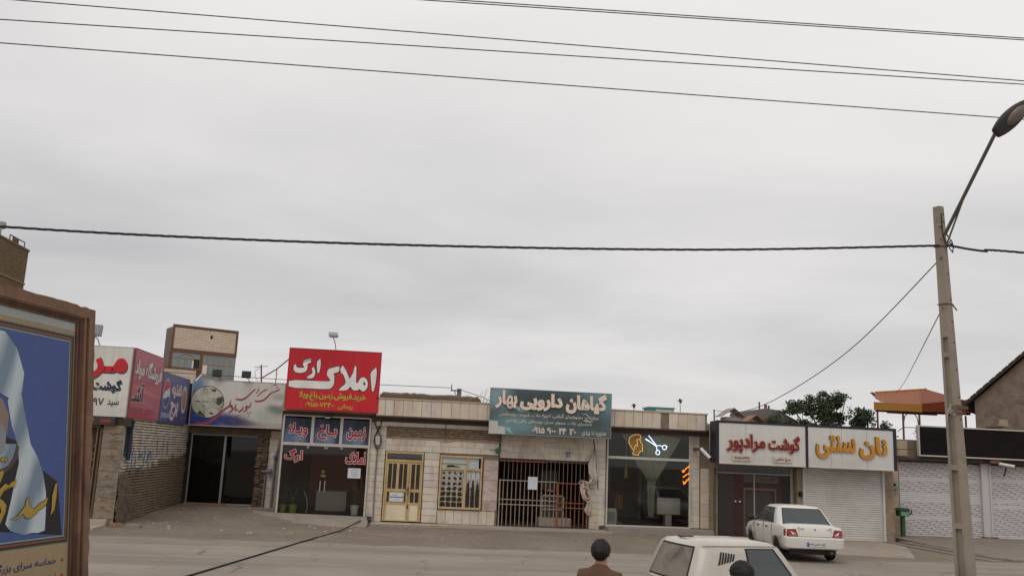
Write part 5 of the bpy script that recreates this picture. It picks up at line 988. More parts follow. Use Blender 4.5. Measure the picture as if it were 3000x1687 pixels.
part('side_wing', G().poly([(-5, 0), (-.01, 0), (-.01, 11.4), (-5, 11.4)], afn, -6, .05), M('side_render', '6f655c'), ap)
SKG = M('sky_pane', '7f898c', .15, .12, .6, 8, .02); FRM = M('window_frame_tan', 'a38a72', .6, .1)
w1 = aq('window', .25, 3.75, 11.65, 13.55, 0, .03, SKG)
for a, b, c, d in ((.25, 3.75, 12.85, 12.95), (1.1, 1.2, 11.65, 12.95), (1.95, 2.05, 11.65, 12.95), (2.85, 2.95, 11.65, 12.95)): aq('mullion', a, b, c, d, .03, .1, FRM, w1)
part('arch', G().tube([Vector(afn(2.0 + .95 * math.cos(t), 12.9 + .5 * math.sin(t), .07)) for t in np.linspace(0, math.pi, 12)], .05, 6), FRM, w1); aq('open_leaf', 2.95, 3.7, 11.7, 12.8, .03, .05, BLACK, w1); aq('sash', 2.75, 2.95, 11.65, 12.6, .1, .14, WHITEM, w1)
w2 = aq('window', 4.05, L - .1, 6.5, 13.55, 0, .03, SKG)
for i in range(7): aq('mullion', 4.05 + i * .69, 4.13 + i * .69, 6.5, 13.55, .03, .1, FRM, w2)
for z in (12.35, 10.85, 9.35, 7.8): aq('transom', 4.05, L - .1, z, z + .09, .03, .09, FRM, w2)
aq('blind', 4.15, 4.7, 10.95, 12.2, .031, .04, WHITEM, w2)
def brick_tex(name, c1, c2, mort, axis_x, sc):
    N = NM(name); P = N.pos(); s = N.n('ShaderNodeSeparateXYZ', {0: P}); v = N.n('ShaderNodeCombineXYZ', {0: s.outputs[axis_x], 1: s.outputs[2]}).outputs[0]
    b = N.n('ShaderNodeTexBrick', {'Vector': v, 'Color1': (*srgb(c1), 1), 'Color2': (*srgb(c2), 1), 'Mortar': (*srgb(mort), 1), 'Scale': 1.0, 'Mortar Size': .012 * sc, 'Brick Width': .24 * sc, 'Row Height': .085 * sc}); N.l(N.mix(N.ramp(N.noise(P, .8, 5), [(.3, 0.0), (.8, .5)]), b.outputs[0], srgb('5a4a39')), N.p.inputs['Base Color']); N.p.inputs['Roughness'].default_value = .95
    N.bump(b.outputs['Fac'], -.6, .03); return N.m
tb = thing('brick_tower', 'tall brown brick building rising above the framed poster', 'building', (-24, 43, 0))
part('wall', G().box(-29, -20, 38, 47.35, 0, 11.7), brick_tex('tower_brick', '8a7354', '6f5a40', '43372a', 1, 1.0), tb); part('coping', G().box(-29, -19.96, 38, 47.4, 11.7, 11.8), M('tower_coping', '6f5d48', .9, .2), tb); part('ledge', G().box(-20.05, -19.95, 38, 47.38, 9.98, 10.06), M('tower_ledge', '8a7a60', .9, .2), tb)
part('roof_rail', G().tube([(-20.1, 45.3, 11.8), (-20.1, 45.3, 12.1), (-20.1, 47.0, 12.1), (-20.1, 47.0, 11.8)], .03, 5).bar((-20.1, 45.6, 11.95), (-20.1, 46.3, 11.95), .02, .25), STEEL, tb)
part('roof_tank', G().lathe([(.2, 11.8), (.25, 11.85), (.25, 12.3), (.1, 12.4)], (-20.3, 44.2, 0), 10).lathe([(.12, 12.2), (.2, 12.25), (.2, 12.5), (.1, 12.55)], (-20.2, 44.5, 0), 8), M('tank_grey', '9a9a9a', .6, .15), tb)
mw = G(); n = 30
for i in range(n + 1):
    x = -1.3 + 4.05 * i / n; tt = 4.76 + .05 * vnoise(i * .9, 3) - (.12 if i in (0, n) else 0) - .01 * i / n * 3
    mw.v += [(x, 36.2, 3.9), (x, 36.2, tt - .05), (x, 36.3, tt + .02), (x, 36.65, tt + .02), (x, 36.75, tt - .05), (x, 36.75, 3.9)]
for i in range(n):
    for k in range(5): mw.f.append((6 * i + k, 6 * i + 6 + k, 6 * i + 7 + k, 6 * i + 1 + k))
mw.f += [(0, 1, 2, 3, 4, 5), tuple(6 * n + k for k in (5, 4, 3, 2, 1, 0))]
part('mud_wall', mw, M('mud_wall', '6f5f52', .98, .25, 3, 25, .6, stain='4c4037', stain_amt=.6, stain_sc=5), label='low rounded mud wall on the roof behind the parapet, right of red sign', cat='wall')
up = thing('utility_pole', 'distant grey steel pole head with insulator arm above the parapet', 'utility pole', (3.07, 60, 0)); part('pole', G().box(2.93, 3.22, 59.9, 60.1, 0, 6.75), M('pole_grey', '6d6e72', .6, .1), up); part('arm', G().bar((2.5, 59.9, 6.6), (3.1, 59.9, 6.62), .08).bar((2.55, 59.9, 6.6), (2.55, 59.9, 7.0), .06).bar((2.75, 59.9, 6.6), (2.95, 59.9, 6.1), .05), M('pole_arm', '4f4e50', .6, .1), up); 
part('utility_wire', G().tube([(-18, 60, 6.9), (-6, 60, 6.72), (2.5, 60, 6.78)], .02, 5).tube([(3.1, 60, 6.7), (4.6, 59, 6.2), (5.8, 58, 5.5)], .02, 5), BLACK, label='thin distant wires meeting the steel pole head above the parapet', cat='wire')
wg = G(); rg = random.Random(5)
for k in range(9):
    a = rg.uniform(-.5, .5); wg.tube([(2.55 + a * .1, 34.5, 3.95), (2.55 + a * .5, 34.5, 4.4), (2.55 + a * 1.1, 34.5, 4.4 + rg.uniform(.2, .65))], [.012, .008, .003], 4)
part('weed', wg, M('weed', '5a5d40', .9, .2), label='spindly weed on the roof at the left end of teal sign', cat='plant')
cl = thing('evaporative_cooler', 'turquoise metal cooler box on the roof above the barber', 'cooler', (10.1, 36.2, 3.95)); TQ = M('turquoise_enamel', '4f8f93', .5, .1); part('body', G().box(9.62, 10.66, 36, 36.9, 3.95, 4.66), TQ, cl, bevel=.02); part('lid', G().box(9.58, 10.7, 35.96, 36.94, 4.66, 4.72), TQ, cl); part('louvre_panel', G().box(9.9, 10.6, 35.96, 36.0, 4.15, 4.63), M('cooler_panel', 'b9b4a8', .6, .1), cl)
part('louvre', G().box(9.95, 10.55, 35.94, 35.96, 4.3, 4.33).box(9.95, 10.55, 35.94, 35.96, 4.4, 4.43).box(9.95, 10.55, 35.94, 35.96, 4.2, 4.23), M('cooler_louvre', '8d8a82', .6, .1), cl)
for nm, x, zt in (('short roof stub antenna on the roof right of teal sign', 8.98, 4.76), ('tall thin aerial with small cross head on the roof above the barber', 10.92, 5.05)):
    t = thing('aerial', nm, 'aerial', (x, 36, 3.95)); part('mast', G().tube([(x + .03, 36, 3.95), (x, 36, zt)], .014, 5), STEEL, t); part('head', G().bar((x - .12, 36, zt - .05), (x + .12, 36, zt), .025).bar((x, 35.9, zt - .1), (x, 36.05, zt + .02), .08), BLACK, t)
part('roof_mast', G().tube([(11.35, 33.0, 3.75), (11.33, 33.0, 4.55)], .03, 6).tube([(10.75, 33, 4.1), (11.33, 33, 3.95)], .015, 5), GREYPIPE, label='grey roof mast at the gap left of the twin white sign', cat='mast')

# canopy with orange roof
cn = thing('orange_canopy', 'rooftop canopy with orange corrugated roof and upturned corner on thin posts', 'canopy', (25.5, 43, 3.1))
ORM = M('orange_sheet', '8f4e29', .6, .12, 2, 30, .05, stain='8a4a2c', stain_amt=.3); ORF = M('ochre_fascia', 'b07a34', .6, .1); ORD = M('orange_end', '7d3c1d', .65, .12)
# near edge from A to B, ridge C to D behind
g = G(); n = 44
for i in range(n + 1):
    t = i / n; x = 22.62 + 2.35 * t; wv = .018 * math.cos(i * 1.75)
    zl = 5.80 + .06 * t; zu = 6.62 + .3 * t
    yl, yu = 42.0 - 2.6 * t * 0, 45.2
    for k in range(8):
        s_ = k / 7; xx = x + (24.35 - 22.62 + (2.7 - 2.35) * t) * s_; yy = yl + (yu - yl) * s_; sag = -.06 * math.sin(math.pi * s_) * (1 - t * .5)
        g.v.append((xx - .12 * (1 - s_) * (1 - t) ** 6, yy, zl + (zu - zl) * s_ + sag + wv + .34 * (1 - t) ** 10 * (1 - s_) ** 2))
for i in range(n):
    for k in range(7): g.f.append((i * 8 + k, (i + 1) * 8 + k, (i + 1) * 8 + k + 1, i * 8 + k + 1))
part('roof_sheet', g, ORM, cn, smooth=False)
part('end_sheet', G().add([(24.97, 42, 5.9), (27.6, 42.6, 6.25), (27.3, 45.2, 6.92), (26.9, 45.2, 6.92), (24.97, 42, 5.85), (27.6, 42.6, 6.2)], [(0, 1, 2, 3), (0, 4, 5, 1)]), ORD, cn)
part('ridge', G().tube([(24.3, 45.2, 6.62), (27.2, 45.2, 6.94)], .06, 6), ORF, cn)
part('corner_tip', G().tube([(22.55, 42.0, 6.2), (22.38, 41.9, 6.3), (22.28, 41.85, 6.27)], [.07, .05, .03], 6), STEEL, cn)
part('fascia', G().box(22.5, 24.95, 41.9, 42.0, 5.48, 5.86), ORF, cn); part('end_fascia', G().add([(24.95, 41.9, 5.5), (28.0, 42.5, 5.6), (28.0, 42.5, 6.3), (24.95, 41.9, 5.9), (24.95, 42.0, 5.5), (28.0, 42.6, 5.6), (28.0, 42.6, 6.3), (24.95, 42.0, 5.9)], [(0, 1, 2, 3), (7, 6, 5, 4), (0, 4, 5, 1), (3, 2, 6, 7), (0, 3, 7, 4), (1, 5, 6, 2)]), ORD, cn)
part('eave_beam', G().box(22.6, 24.9, 41.95, 42.05, 5.4, 5.48).bar((24.9, 42, 5.45), (27.9, 42.6, 5.55), .1), BLACK, cn); part('far_fascia', G().box(25.2, 28, 45.6, 45.7, 5.6, 5.9), ORD, cn)
for x, y in ((22.68, 42), (24.0, 42), (24.85, 42), (27.6, 42.5), (24.0, 45.5)): part('post', G().box(x - .035, x + .035, y - .035, y + .035, 3.1, 5.45), STEEL, cn)
part('arch_brace', G().tube([(24.03, 42.02, 4.9), (24.1, 42.02, 5.25), (24.28, 42.02, 5.42)], .025, 5).tube([(24.82, 42.02, 4.7), (24.75, 42.02, 5.2), (24.58, 42.02, 5.42)], .025, 5).tube([(23.7, 42, 4.5), (24.0, 42, 4.7), (24.8, 42, 4.72)], .02, 5), STEEL, cn)
# gabled building
gb_ = thing('gabled_house', 'grey rendered gable wall with dark tiled verge at the right edge', 'building', (29, 38, 0))
gu, gd = Vector((math.cos(R(40)), -math.sin(R(40)), 0)), Vector((math.sin(R(40)), math.cos(R(40)), 0))
gfn = lambda u, v, d: tuple(Vector((25.15, 38, v)) + gu * u - gd * d)
part('wall', G().poly([(0, 0), (9.8, 0), (9.8, 5.9), (4.9, 10.3), (0, 5.85)], gfn, -8, 0), M('gable_render', '7f7062', .95, .25, 2.2, 20, .6, stain='574b40', stain_amt=.7, stain_sc=2.6), gb_)
DRF = M('dark_roof', '4c3d36', .9, .2)
part('roof', G().poly([(-.5, 5.48), (4.9, 10.42), (4.9, 10.55), (-.5, 5.6)], gfn, -8.3, .3), DRF, gb_); part('roof', G().poly([(10.3, 5.48), (4.9, 10.42), (4.9, 10.55), (10.3, 5.6)], gfn, -8.3, .3), DRF, gb_)
for i in range(20):
    t = i / 20; q = gfn(-.4 + 5.3 * t + .1, 5.72 + 4.83 * t + .08, .28); o = piece('roof_tile', gb_, q[0], q[1], q[2], .32, .12, .05, M('verge_tile', '5f4a3f', .9, .2, rnd=.2), .01, 'Y'); o.rotation_euler = (0, -R(42), -R(40))
part('patch', G().poly([(.9, 4.75), (1.3, 4.7), (1.25, 5.0), (.95, 5.02)], gfn, 0, .01), M('gable_patch', 'a8997f', .95, .15), gb_); part('roof_lamp', G().bar(gfn(.4, 4.62, .3), gfn(1.1, 4.66, .3), .06), BLACK, gb_)
# tree: limbs and leaf clumps with gaps
def tree(name, label, base, top, clumps, leaf, n, seed, cat='tree', size=.13, trunk=.16):
    rg = random.Random(seed); t = thing(name, label, cat, base); tg = G(); b = Vector(base)
    fork = b + Vector((0, 0, (top - b.z) * .45)); tg.tube([b, b.lerp(fork, .5) + Vector((.08, 0, 0)), fork], [trunk, trunk * .8, trunk * .65], 8)
    for (x, y, z, r, h) in clumps:
        p = Vector((x, y, z - h * .3)); mid = fork.lerp(p, .5) + Vector((rg.uniform(-.2, .2), rg.uniform(-.2, .2), .15)); tg.tube([fork, mid, p, p + Vector((0, 0, h * .6))], [trunk * .4, trunk * .25, trunk * .12, .008], 6)
    part('trunk', tg, M('bark', '5a4c3f', .95, .2, 6, 40, .4), t)
    lg = G(); tot = sum(r * r * h for *_, r, h in clumps)
    for (x, y, z, r, h) in clumps:
        for k in range(int(n * r * r * h / tot)):
            a, e, q = rg.uniform(0, 6.283), rg.uniform(-1, 1), rg.random() ** .45; cr = math.sqrt(1 - e * e); p = Vector((x + r * q * cr * math.cos(a), y + r * q * cr * math.sin(a), z + h * q * e))
            if vnoise(p.x * 2.3 + seed, p.z * 2.3) < .29: continue
            d = Vector((rg.gauss(0, 1), rg.gauss(0, 1), rg.gauss(0, .7) - .2)).normalized(); e_ = d.cross(Vector((rg.gauss(0, 1), rg.gauss(0, 1), rg.gauss(0, 1)))).normalized(); s = size * rg.uniform(.6, 1.2)
            lg.add([p, p + d * s * .5 + e_ * s * .3, p + d * s, p + d * s * .5 - e_ * s * .3], [(0, 1, 2, 3)])
    part('crown', lg, leaf, t, kind='stuff'); return t
LEAF = M('tree_leaf', '46523a', .65, .4, 1.4, 8, 0, spec=.25)
rg = random.Random(31); cl_ = []
for (x, z, r, h) in ((18.6, 4.9, .75, .45), (19.3, 5.2, .6, .6), (19.15, 5.65, .3, .3), (19.9, 5.2, .65, .75), (20.0, 5.9, .3, .3), (20.7, 5.5, .5, .85), (20.75, 6.1, .3, .35), (21.35, 5.4, .55, .8), (21.5, 6.1, .35, .35), (22.0, 5.5, .5, .75), (22.15, 6.0, .35, .35), (22.5, 5.2, .5, .5), (22.85, 4.85, .5, .4), (18.3, 4.75, .5, .3), (23.2, 5.15, .4, .5), (23.35, 5.5, .22, .25), (19.6, 4.5, .7, .3), (20.6, 4.5, .7, .35), (21.6, 4.5, .7, .35), (22.6, 4.5, .7, .3), (24.0, 4.7, .3, .35)): cl_.append((x * .898, 39.6 + rg.uniform(-.6, .6), 2.5 + (z - 2.5) * .898, r * .95, h * .92))
tree('leafy_tree', 'broad leafy green tree behind the bakery sign', (18.9, 39.7, 0), 5.6, cl_, LEAF, 24000, 3, size=.13)
tree('vine_shrub', 'dark climbing shrub between the twin white sign and the black display board', (18.9, 36.2, 3.1), 4.6, [(18.75, 36.2, 3.95, .42, .4), (19.3, 36.2, 4.0, .38, .4), (18.3, 36.3, 3.9, .3, .28), (19.4, 36.3, 4.35, .18, .2)], M('shrub_leaf', '48543a', .65, .35, 2, 8, 0, spec=.3), 900, 8, 'shrub', .10, .04)
tree('low_shrub', 'sparse shrub top showing above the black display board left of the concrete pole', (25.3, 42.6, 3.1), 4.9, [(25.5, 42.6, 4.55, .5, .2), (25.0, 42.6, 4.6, .2, .3), (25.9, 42.6, 4.75, .3, .12)], M('shrub_leaf', '48543a'), 420, 9, 'shrub', .10, .04)

# ================================================================ concrete lamp pole, wires
lp = thing('street_lamp', 'leaning concrete pole with steel arm and oval street lamp head', 'street lamp', (9.95, 15.5, 0))
PCN = M('pole_concrete', '94897b', .9, .12, 2.5, 40, .35, stain='6f6558', stain_amt=.5, stain_sc=2)
prot = R(24); ca, sa = math.cos(prot), math.sin(prot)
def pp_(a, b, z):
    k = 1 - .47 * z / 7.5; w, d = .122 * k, .135 * k; x, y = a * w, b * d
    return (9.945 - .03 * z + x * ca - y * sa, 15.5 + x * sa + y * ca, z)
def pbox(g, a0, a1, b0, b1, z0, z1): g.add([pp_(a, b, z) for z in (z0, z1) for a, b in ((a0, b0), (a1, b0), (a1, b1), (a0, b1))], [(3, 2, 1, 0), (4, 5, 6, 7), (0, 1, 5, 4), (1, 2, 6, 5), (2, 3, 7, 6), (3, 0, 4, 7)])
g = G(); pbox(g, -1, 1, -1, -.55, 0, 5.0); pbox(g, -1, 1, .55, 1, 0, 5.0); pbox(g, -.45, .45, -.55, .55, 0, 5.0); pbox(g, -1, 1, -1, 1, 5.0, 7.5)
z = .55
while z < 4.9: pbox(g, -.99, .99, -.55, .55, z, z + .09); z += 1.02
part('shaft', g, PCN, lp)
g = G()
for z in (7.35, 7.2, 6.95, 6.2, 5.7, 5.3, 4.9, 4.4, 3.9, 3.5): q = pp_(.35, -1, z); g.box(q[0] - .012, q[0] + .012, q[1] - .008, q[1] + .004, z - .012, z + .012)
part('bolt_hole', g, BLACK, lp)
a, b = Vector((9.74, 15.36, 6.93)), Vector((9.89, 13.98, 8.42))
part('arm', G().tube([a, a.lerp(b, .5), b], .032, 10), M('arm_steel', '5f5650', .6, .15), lp); part('arm_brace', G().tube([(9.76, 15.36, 6.72), a.lerp(b, .38) + Vector((0, 0, -.03))], .018, 6), M('arm_steel', '5f5650'), lp)
dirv = Vector((.62, -.25, .66)).normalized(); hg = G(); _n = Vector((-.55, -.78, -.33)) * .55 + Vector((0, 0, -.45)); upv = -(_n - dirv * _n.dot(dirv)).normalized(); side = dirv.cross(upv)
hd_ = part('lamp_head', (lambda g: (lambda: [g.v.append(tuple(b + dirv * (.02 + .80 * i / 12) + side * (math.cos(t) * .175 * math.sin(math.pi * (.12 + .84 * i / 12)) ** .55) + upv * ((math.sin(t) * (.13 if math.sin(t) > 0 else .05)) * math.sin(math.pi * (.12 + .84 * i / 12)) ** .6))) for i in range(13) for t in [2 * math.pi * j / 16 for j in range(16)]] and [g.f.append((i * 16 + j, i * 16 + (j + 1) % 16, (i + 1) * 16 + (j + 1) % 16, (i + 1) * 16 + j)) for i in range(12) for j in range(16)] and [g.f.append(tuple(range(15, -1, -1))), g.f.append(tuple(192 + j for j in range(16)))])() and g)(hg), M('lamp_shell', '3a3635', .5, .15, 4, 40, .05), lp, smooth=True)
gl = G(); c0 = b + dirv * .48 - upv * .038
for k, (rr, dz) in enumerate(((1.0, 0), (.85, -.03), (.5, -.048), (.01, -.055))): gl.v += [tuple(c0 + dirv * (math.cos(t) * .235 * rr) + side * (math.sin(t) * .11 * rr) + upv * dz) for t in [2 * math.pi * j / 16 for j in range(16)]]
for k in range(3): gl.f += [(k * 16 + j, k * 16 + (j + 1) % 16, (k + 1) * 16 + (j + 1) % 16, (k + 1) * 16 + j) for j in range(16)]
part('lens', gl, M('lamp_bowl', '6e675c', .35, .15), hd_, smooth=True)
def band(z, r=.0):
    g = G(); pts = [pp_(a_, b_, z) for a_, b_ in ((-1.12, -1.12), (1.12, -1.12), (1.12, 1.12), (-1.12, 1.12))]; g.tube(pts, .012, 5, close=True); return g
for z in (6.72, 5.62): part('strap', band(z), STEEL, lp)
part('clamp', G().bar(pp_(-1.9, -1.1, 3.72), pp_(2.6, -1.1, 3.72), .05, .06).bar(pp_(-1.6, -1.2, 3.62), pp_(1.5, -1.2, 3.62), .03), STEEL, lp)
part('wire_coil', G().tube([pp_(1.2, -1.3, 6.78), pp_(1.9, -1.6, 6.86), pp_(2.6, -1.4, 6.84), pp_(3.2, -1.3, 6.74), pp_(2.3, -1.5, 6.62), pp_(1.4, -1.3, 6.7), pp_(2.0, -1.4, 6.8), pp_(3.4, -1.2, 6.72)], .012, 5).tube([pp_(-.6, -1.1, 7.35), pp_(-.9, -1.2, 7.0), pp_(.2, -1.2, 6.75)], .01, 5), BLACK, lp)
for q, (z, s_) in enumerate(((7.1, -1), (6.85, -1), (6.98, 1), (5.62, 1))): part('stub_wire', G().tube([pp_(s_, -1, z), pp_(s_ * 2.2, -1.2, z + (-.03 if s_ < 0 else -.1))], .014, 5), STEEL, lp)
part('loose_wires', G().tube([pp_(-1, -1.2, 3.68), pp_(-3, -1.4, 3.75), pp_(-4.2, -1.4, 3.6), pp_(-4.6, -1.4, 3.42)], .012, 5).tube([pp_(-1, -1.2, 3.62), pp_(-2.6, -1.3, 3.56), pp_(-3.4, -1.3, 3.6)], .01, 5), M('pale_wire', '8f8a85', .6, .1), lp)
WIRE = M('wire_black', '201f20', .6, .1)
def wire(label, pts, r, name='overhead_wire', n=6, mat=None):
    P = [Vector(p) for p in pts]; g = G(); g.tube(P, r, n); o = part(name, g, mat or WIRE, label=label, cat='wire', smooth=True); return o
def span(x0, z0, x1, z1, y, sag, n=24, y1=None):
    return [(x0 + (x1 - x0) * i / n, y + ((y1 if y1 is not None else y) - y) * i / n, z0 + (z1 - z0) * i / n - sag * 4 * (i / n) * (1 - i / n)) for i in range(n + 1)]
def line(xa, za, xb, zb, y, sag=.0):
    k = (zb - za) / (xb - xa); X0, X1 = -28, 30; return span(X0, za + k * (X0 - xa), X1, za + k * (X1 - xa), y, sag)
wire('lowest of the bare overhead wires, ending behind the lamp head', line(-7.28, 8.99, 10.6, 9.22, 15, .03), .0095)
wire('second overhead wire from below, under its close twin at right', line(-7.34, 9.42, 11.28, 9.95, 15.02, .03), .0095)
wire('third overhead wire from below, entering the top edge at far left', line(-6.84, 9.82, 11.28, 10.04, 15.06, .03), .0095)
wire('upper pair of overhead wires, the lower one at the top right', line(.0, 10.5, 11.34, 10.85, 15.0, .02), .0095)
wire('upper pair of overhead wires, the higher one at the top right', line(.85, 10.59, 11.34, 10.91, 15.04, .02), .0095)
for x in (-28, 30):
    t = thing('utility_pole', 'plain concrete pole carrying the %s ends of the overhead wires' % ('left' if x < 0 else 'right'), 'utility pole', (x, 15.03, 0), None); part('shaft', G().add([(x - .17, 14.87, 0), (x + .17, 14.87, 0), (x + .17, 15.2, 0), (x - .17, 15.2, 0), (x - .09, 14.95, 11.9), (x + .09, 14.95, 11.9), (x + .09, 15.12, 11.9), (x - .09, 15.12, 11.9)], [(3, 2, 1, 0), (4, 5, 6, 7), (0, 1, 5, 4), (1, 2, 6, 5), (2, 3, 7, 6), (3, 0, 4, 7)]), PCN, t)
tw_ = [(-28, 15.8, 7.4), (-18, 15.8, 6.35), (-12, 15.8, 6.06), (-7.2, 15.8, 5.98), (-3.21, 15.78, 6.03), (.99, 15.75, 6.18), (5.45, 15.65, 6.41), (9.6, 15.33, 6.70)]
def crm(P, n=10):
    P = [Vector(p) for p in P]; out = []
    for i in range(len(P) - 1):
        a_, b_, c_, d_ = P[max(0, i - 1)], P[i], P[i + 1], P[min(len(P) - 1, i + 2)]
        for k in range(n):
            t = k / n; out.append(.5 * (2 * b_ + (c_ - a_) * t + (2 * a_ - 5 * b_ + 4 * c_ - d_) * t * t + (3 * b_ - a_ - 3 * c_ + d_) * t ** 3))
    return out + [P[-1]]
def twisted(path, r, turns):
    L = crm(path, 40); g = G()
    for s_ in (0, 2.1, 4.2):
        g.tube([p + Vector((0, math.cos(i * turns + s_), math.sin(i * turns + s_))) * r * .9 for i, p in enumerate(L)], r, 5)
    return g
tc_ = thing('bundled_cable', 'thick twisted black cable crossing the whole view below the wires', 'cable', (-2, 15.7, 6)); part('left_span', twisted(tw_, .013, .9), WIRE, tc_, smooth=True); part('right_span', twisted([(9.75, 15.33, 6.72), (10.6, 15.5, 6.70), (11.64, 15.6, 6.75), (20, 15.8, 6.6), (30, 15.8, 7.4)], .013, .9), WIRE, tc_, smooth=True)
wire('thin grey service wire sagging from the concrete pole to the roof mast', [tuple(v) for v in crm([(9.68, 15.38, 6.50), (10.4, 20.5, 5.35), (10.9, 26, 4.55), (11.2, 30, 4.32), (11.33, 33, 4.52)], 10)], .011, mat=M('service_wire', '55565a', .6, .1))
wire('thin wire dropping from mid pole behind the orange canopy', [tuple(v) for v in crm([(9.66, 15.4, 5.55), (14.3, 24.2, 5.72), (19.2, 33.4, 6.02), (24.6, 43.6, 6.52)], 10)], .011, mat=M('service_wire', '55565a'))

# ================================================================ framed poster
AZ, P0, KT = .24454, Vector((-2.465, 8.011, 0)), .10806
bd = Vector((math.sin(AZ), math.cos(AZ), 0)); bnn = Vector((bd.y, -bd.x, 0)); bu = Vector((0, 0, 1)) - bnn * KT
bfn = lambda s, t, c: tuple(P0 + bd * s + bu * t + bnn * c)
bb = thing('framed_poster', 'big poster of a robed poet in a rough carved wooden frame at the left edge', 'billboard', tuple(P0))
WD = M('weathered_wood', '7d5f4c', .8, .25, 5, 45, .35, stain='4a3327', stain_amt=.8, stain_sc=6, streak=1); WDD = M('dark_wood_moulding', '624636', .75, .3, 5, 45, .3, stain='36241b', stain_amt=.8, stain_sc=6, streak=1)
def wavy(s0, s1, t0, t1, c0, c1, edge, name, m, seed):
    """board with one chewed edge"""
    rg = random.Random(seed); pts = []; n = 34
    if edge in 'rl':
        e, i_ = (s1, s0) if edge == 'r' else (s0, s1); q = [(e + rg.uniform(-.012, .006) * (2.2 if rg.random() < .15 else 1), t0 + (t1 - t0) * k / n) for k in range(n + 1)]; pts = q + [(i_, t1), (i_, t0)]
    else:
        e, i_ = (t1, t0) if edge == 't' else (t0, t1); q = [(s0 + (s1 - s0) * k / n, e + rg.uniform(-.010, .005) * (2.2 if rg.random() < .15 else 1)) for k in range(n + 1)]; pts = q + [(s1, i_), (s0, i_)]
    return part(name, G().poly(pts, bfn, c0, c1), m, bb)
wavy(-.085, 0.0, .9, 3.59, -.09, .05, 'r', 'side_board', WD, 1); wavy(-2.4, -2.315, .9, 3.59, -.09, .05, 'l', 'side_board', WD, 2); wavy(-2.32, -.08, 3.505, 3.595, -.09, .052, 't', 'top_board', WD, 3); wavy(-2.32, -.08, .9, .98, -.09, .052, 'b', 'bottom_board', WD, 4)
for k, (a_, b_, c_) in enumerate(((.085, .115, .032), (.115, .145, .042), (.145, .175, .026), (.175, .21, .014))):
    m = (WDD, WD, WDD, WDD)[k]
    part('moulding', G().poly([(-b_, .9 + a_ * .6), (-a_, .9 + a_ * .6), (-a_, 3.59 - a_ * .68), (-b_, 3.59 - b_ * .68)], bfn, -.05, c_), m, bb); part('moulding', G().poly([(-2.4 + a_, .9 + a_ * .6), (-2.4 + b_, .9 + a_ * .6), (-2.4 + b_, 3.59 - b_ * .68), (-2.4 + a_, 3.59 - a_ * .68)], bfn, -.05, c_), m, bb)
    part('moulding', G().poly([(-2.4 + a_, 3.59 - a_ * .68), (-2.4 + b_, 3.59 - b_ * .68), (-b_, 3.59 - b_ * .68), (-a_, 3.59 - a_ * .68)], bfn, -.05, c_ + .001), m, bb)
part('back_board', G().poly([(-2.38, .92), (-.02, .92), (-.02, 3.57), (-2.38, 3.57)], bfn, -.08, -.02), WDD, bb)
for s in (-2.1, -.3): part('leg', G().poly([(s - .08, -.1), (s + .08, -.1), (s + .08, 1.0), (s - .08, 1.0)], bfn, -.085, .02), WD, bb)
ps_ = part('poster', G().poly([(-2.2, .95), (-.2, .95), (-.2, 3.46), (-2.2, 3.46)], bfn, -.02, 0), M('poster_beige', '9b8768', .6, .1, 2, 40, .03, stain='7a6a50', stain_amt=.4), bb)
def pp2(name, pts, c0, c1, m): return part(name, G().poly(pts, bfn, c0, c1), m, ps_)
pp2('white_margin', [(-2.2, 3.375), (-.2, 3.375), (-.2, 3.46), (-2.2, 3.46)], 0, .001, flat('poster_white', '9fa4a0', .5))
def ring(s0, s1, t0, t1, w, m, c):
    for r_ in ((s0, s1, t1 - w, t1), (s0, s1, t0, t0 + w), (s0, s0 + w, t0 + w, t1 - w), (s1 - w, s1, t0 + w, t1 - w)): pp2('border_line', [(r_[0], r_[2]), (r_[1], r_[2]), (r_[1], r_[3]), (r_[0], r_[3])], 0, c, m)
PG, PB_, PR = flat('border_green', '3f5f4c', .5), flat('border_black', '201c1c', .5), M('border_red', '7d4636', .5, .5, 60, 90, 0)
e0, e1, f0, f1 = -2.08, -.222, 1.665, 3.335
_k = 0
for _w, _m in ((.010, PG), (.012, PB_), (.018, PR), (.008, PB_), (.012, flat('border_pale', '7c9489', .5))): ring(e0 + _k, e1 - _k, f0 + _k, f1 - _k, _w, _m, .001); _k += _w
i0, i1, j0, j1 = e0 + .06, e1 - .06, f0 + .06, f1 - .06
pp2('blue_field', [(i0, j0), (i1, j0), (i1, j1), (i0, j1)], 0, .001, M('poster_blue', '46578f', .6, .16, 5, 50, .02))
Hb = homog([(0, 850), (250, 850), (250, 1687), (0, 1687)], [(-1.212, 3.542), (-.159, 3.741), (-.038, 1.382), (-1.065, 1.504)])
def cl4(p): q = Hb((p[0] / 3.473, 1270 + p[1] / 3.473)); return (min(max(q[0] + .05, i0), i1), min(max(q[1], j0), j1))
def shp(name, pts, c0, c1, m): return pp2(name, [cl4(p) for p in pts], c0, c1, m)
ROBE = M('poster_robe', '211b20', .6, .2, 3, 40, 0); N_ = NM('poster_drape'); _p = N_.pos(); _w = N_.n('ShaderNodeTexWave', {'Vector': N_.n('ShaderNodeMapping', {'Vector': _p, 'Scale': (1, 1, .10)}).outputs[0], 'Scale': 3.2, 'Distortion': 2.5, 'Detail': 2.0}).outputs[0]; N_.l(N_.mix(N_.ramp(_w, [(.1, 0.0), (.9, 1.0)]), srgb('76889a'), srgb('bcc8cd')), N_.p.inputs['Base Color']); N_.p.inputs['Roughness'].default_value = .55; DRP = N_.m
shp('printed_robe', [(-3500, -150), (-300, -120), (200, 80), (330, 240), (450, 375), (600, 490), (640, 1100), (-3500, 1160)], .001, .002, ROBE)
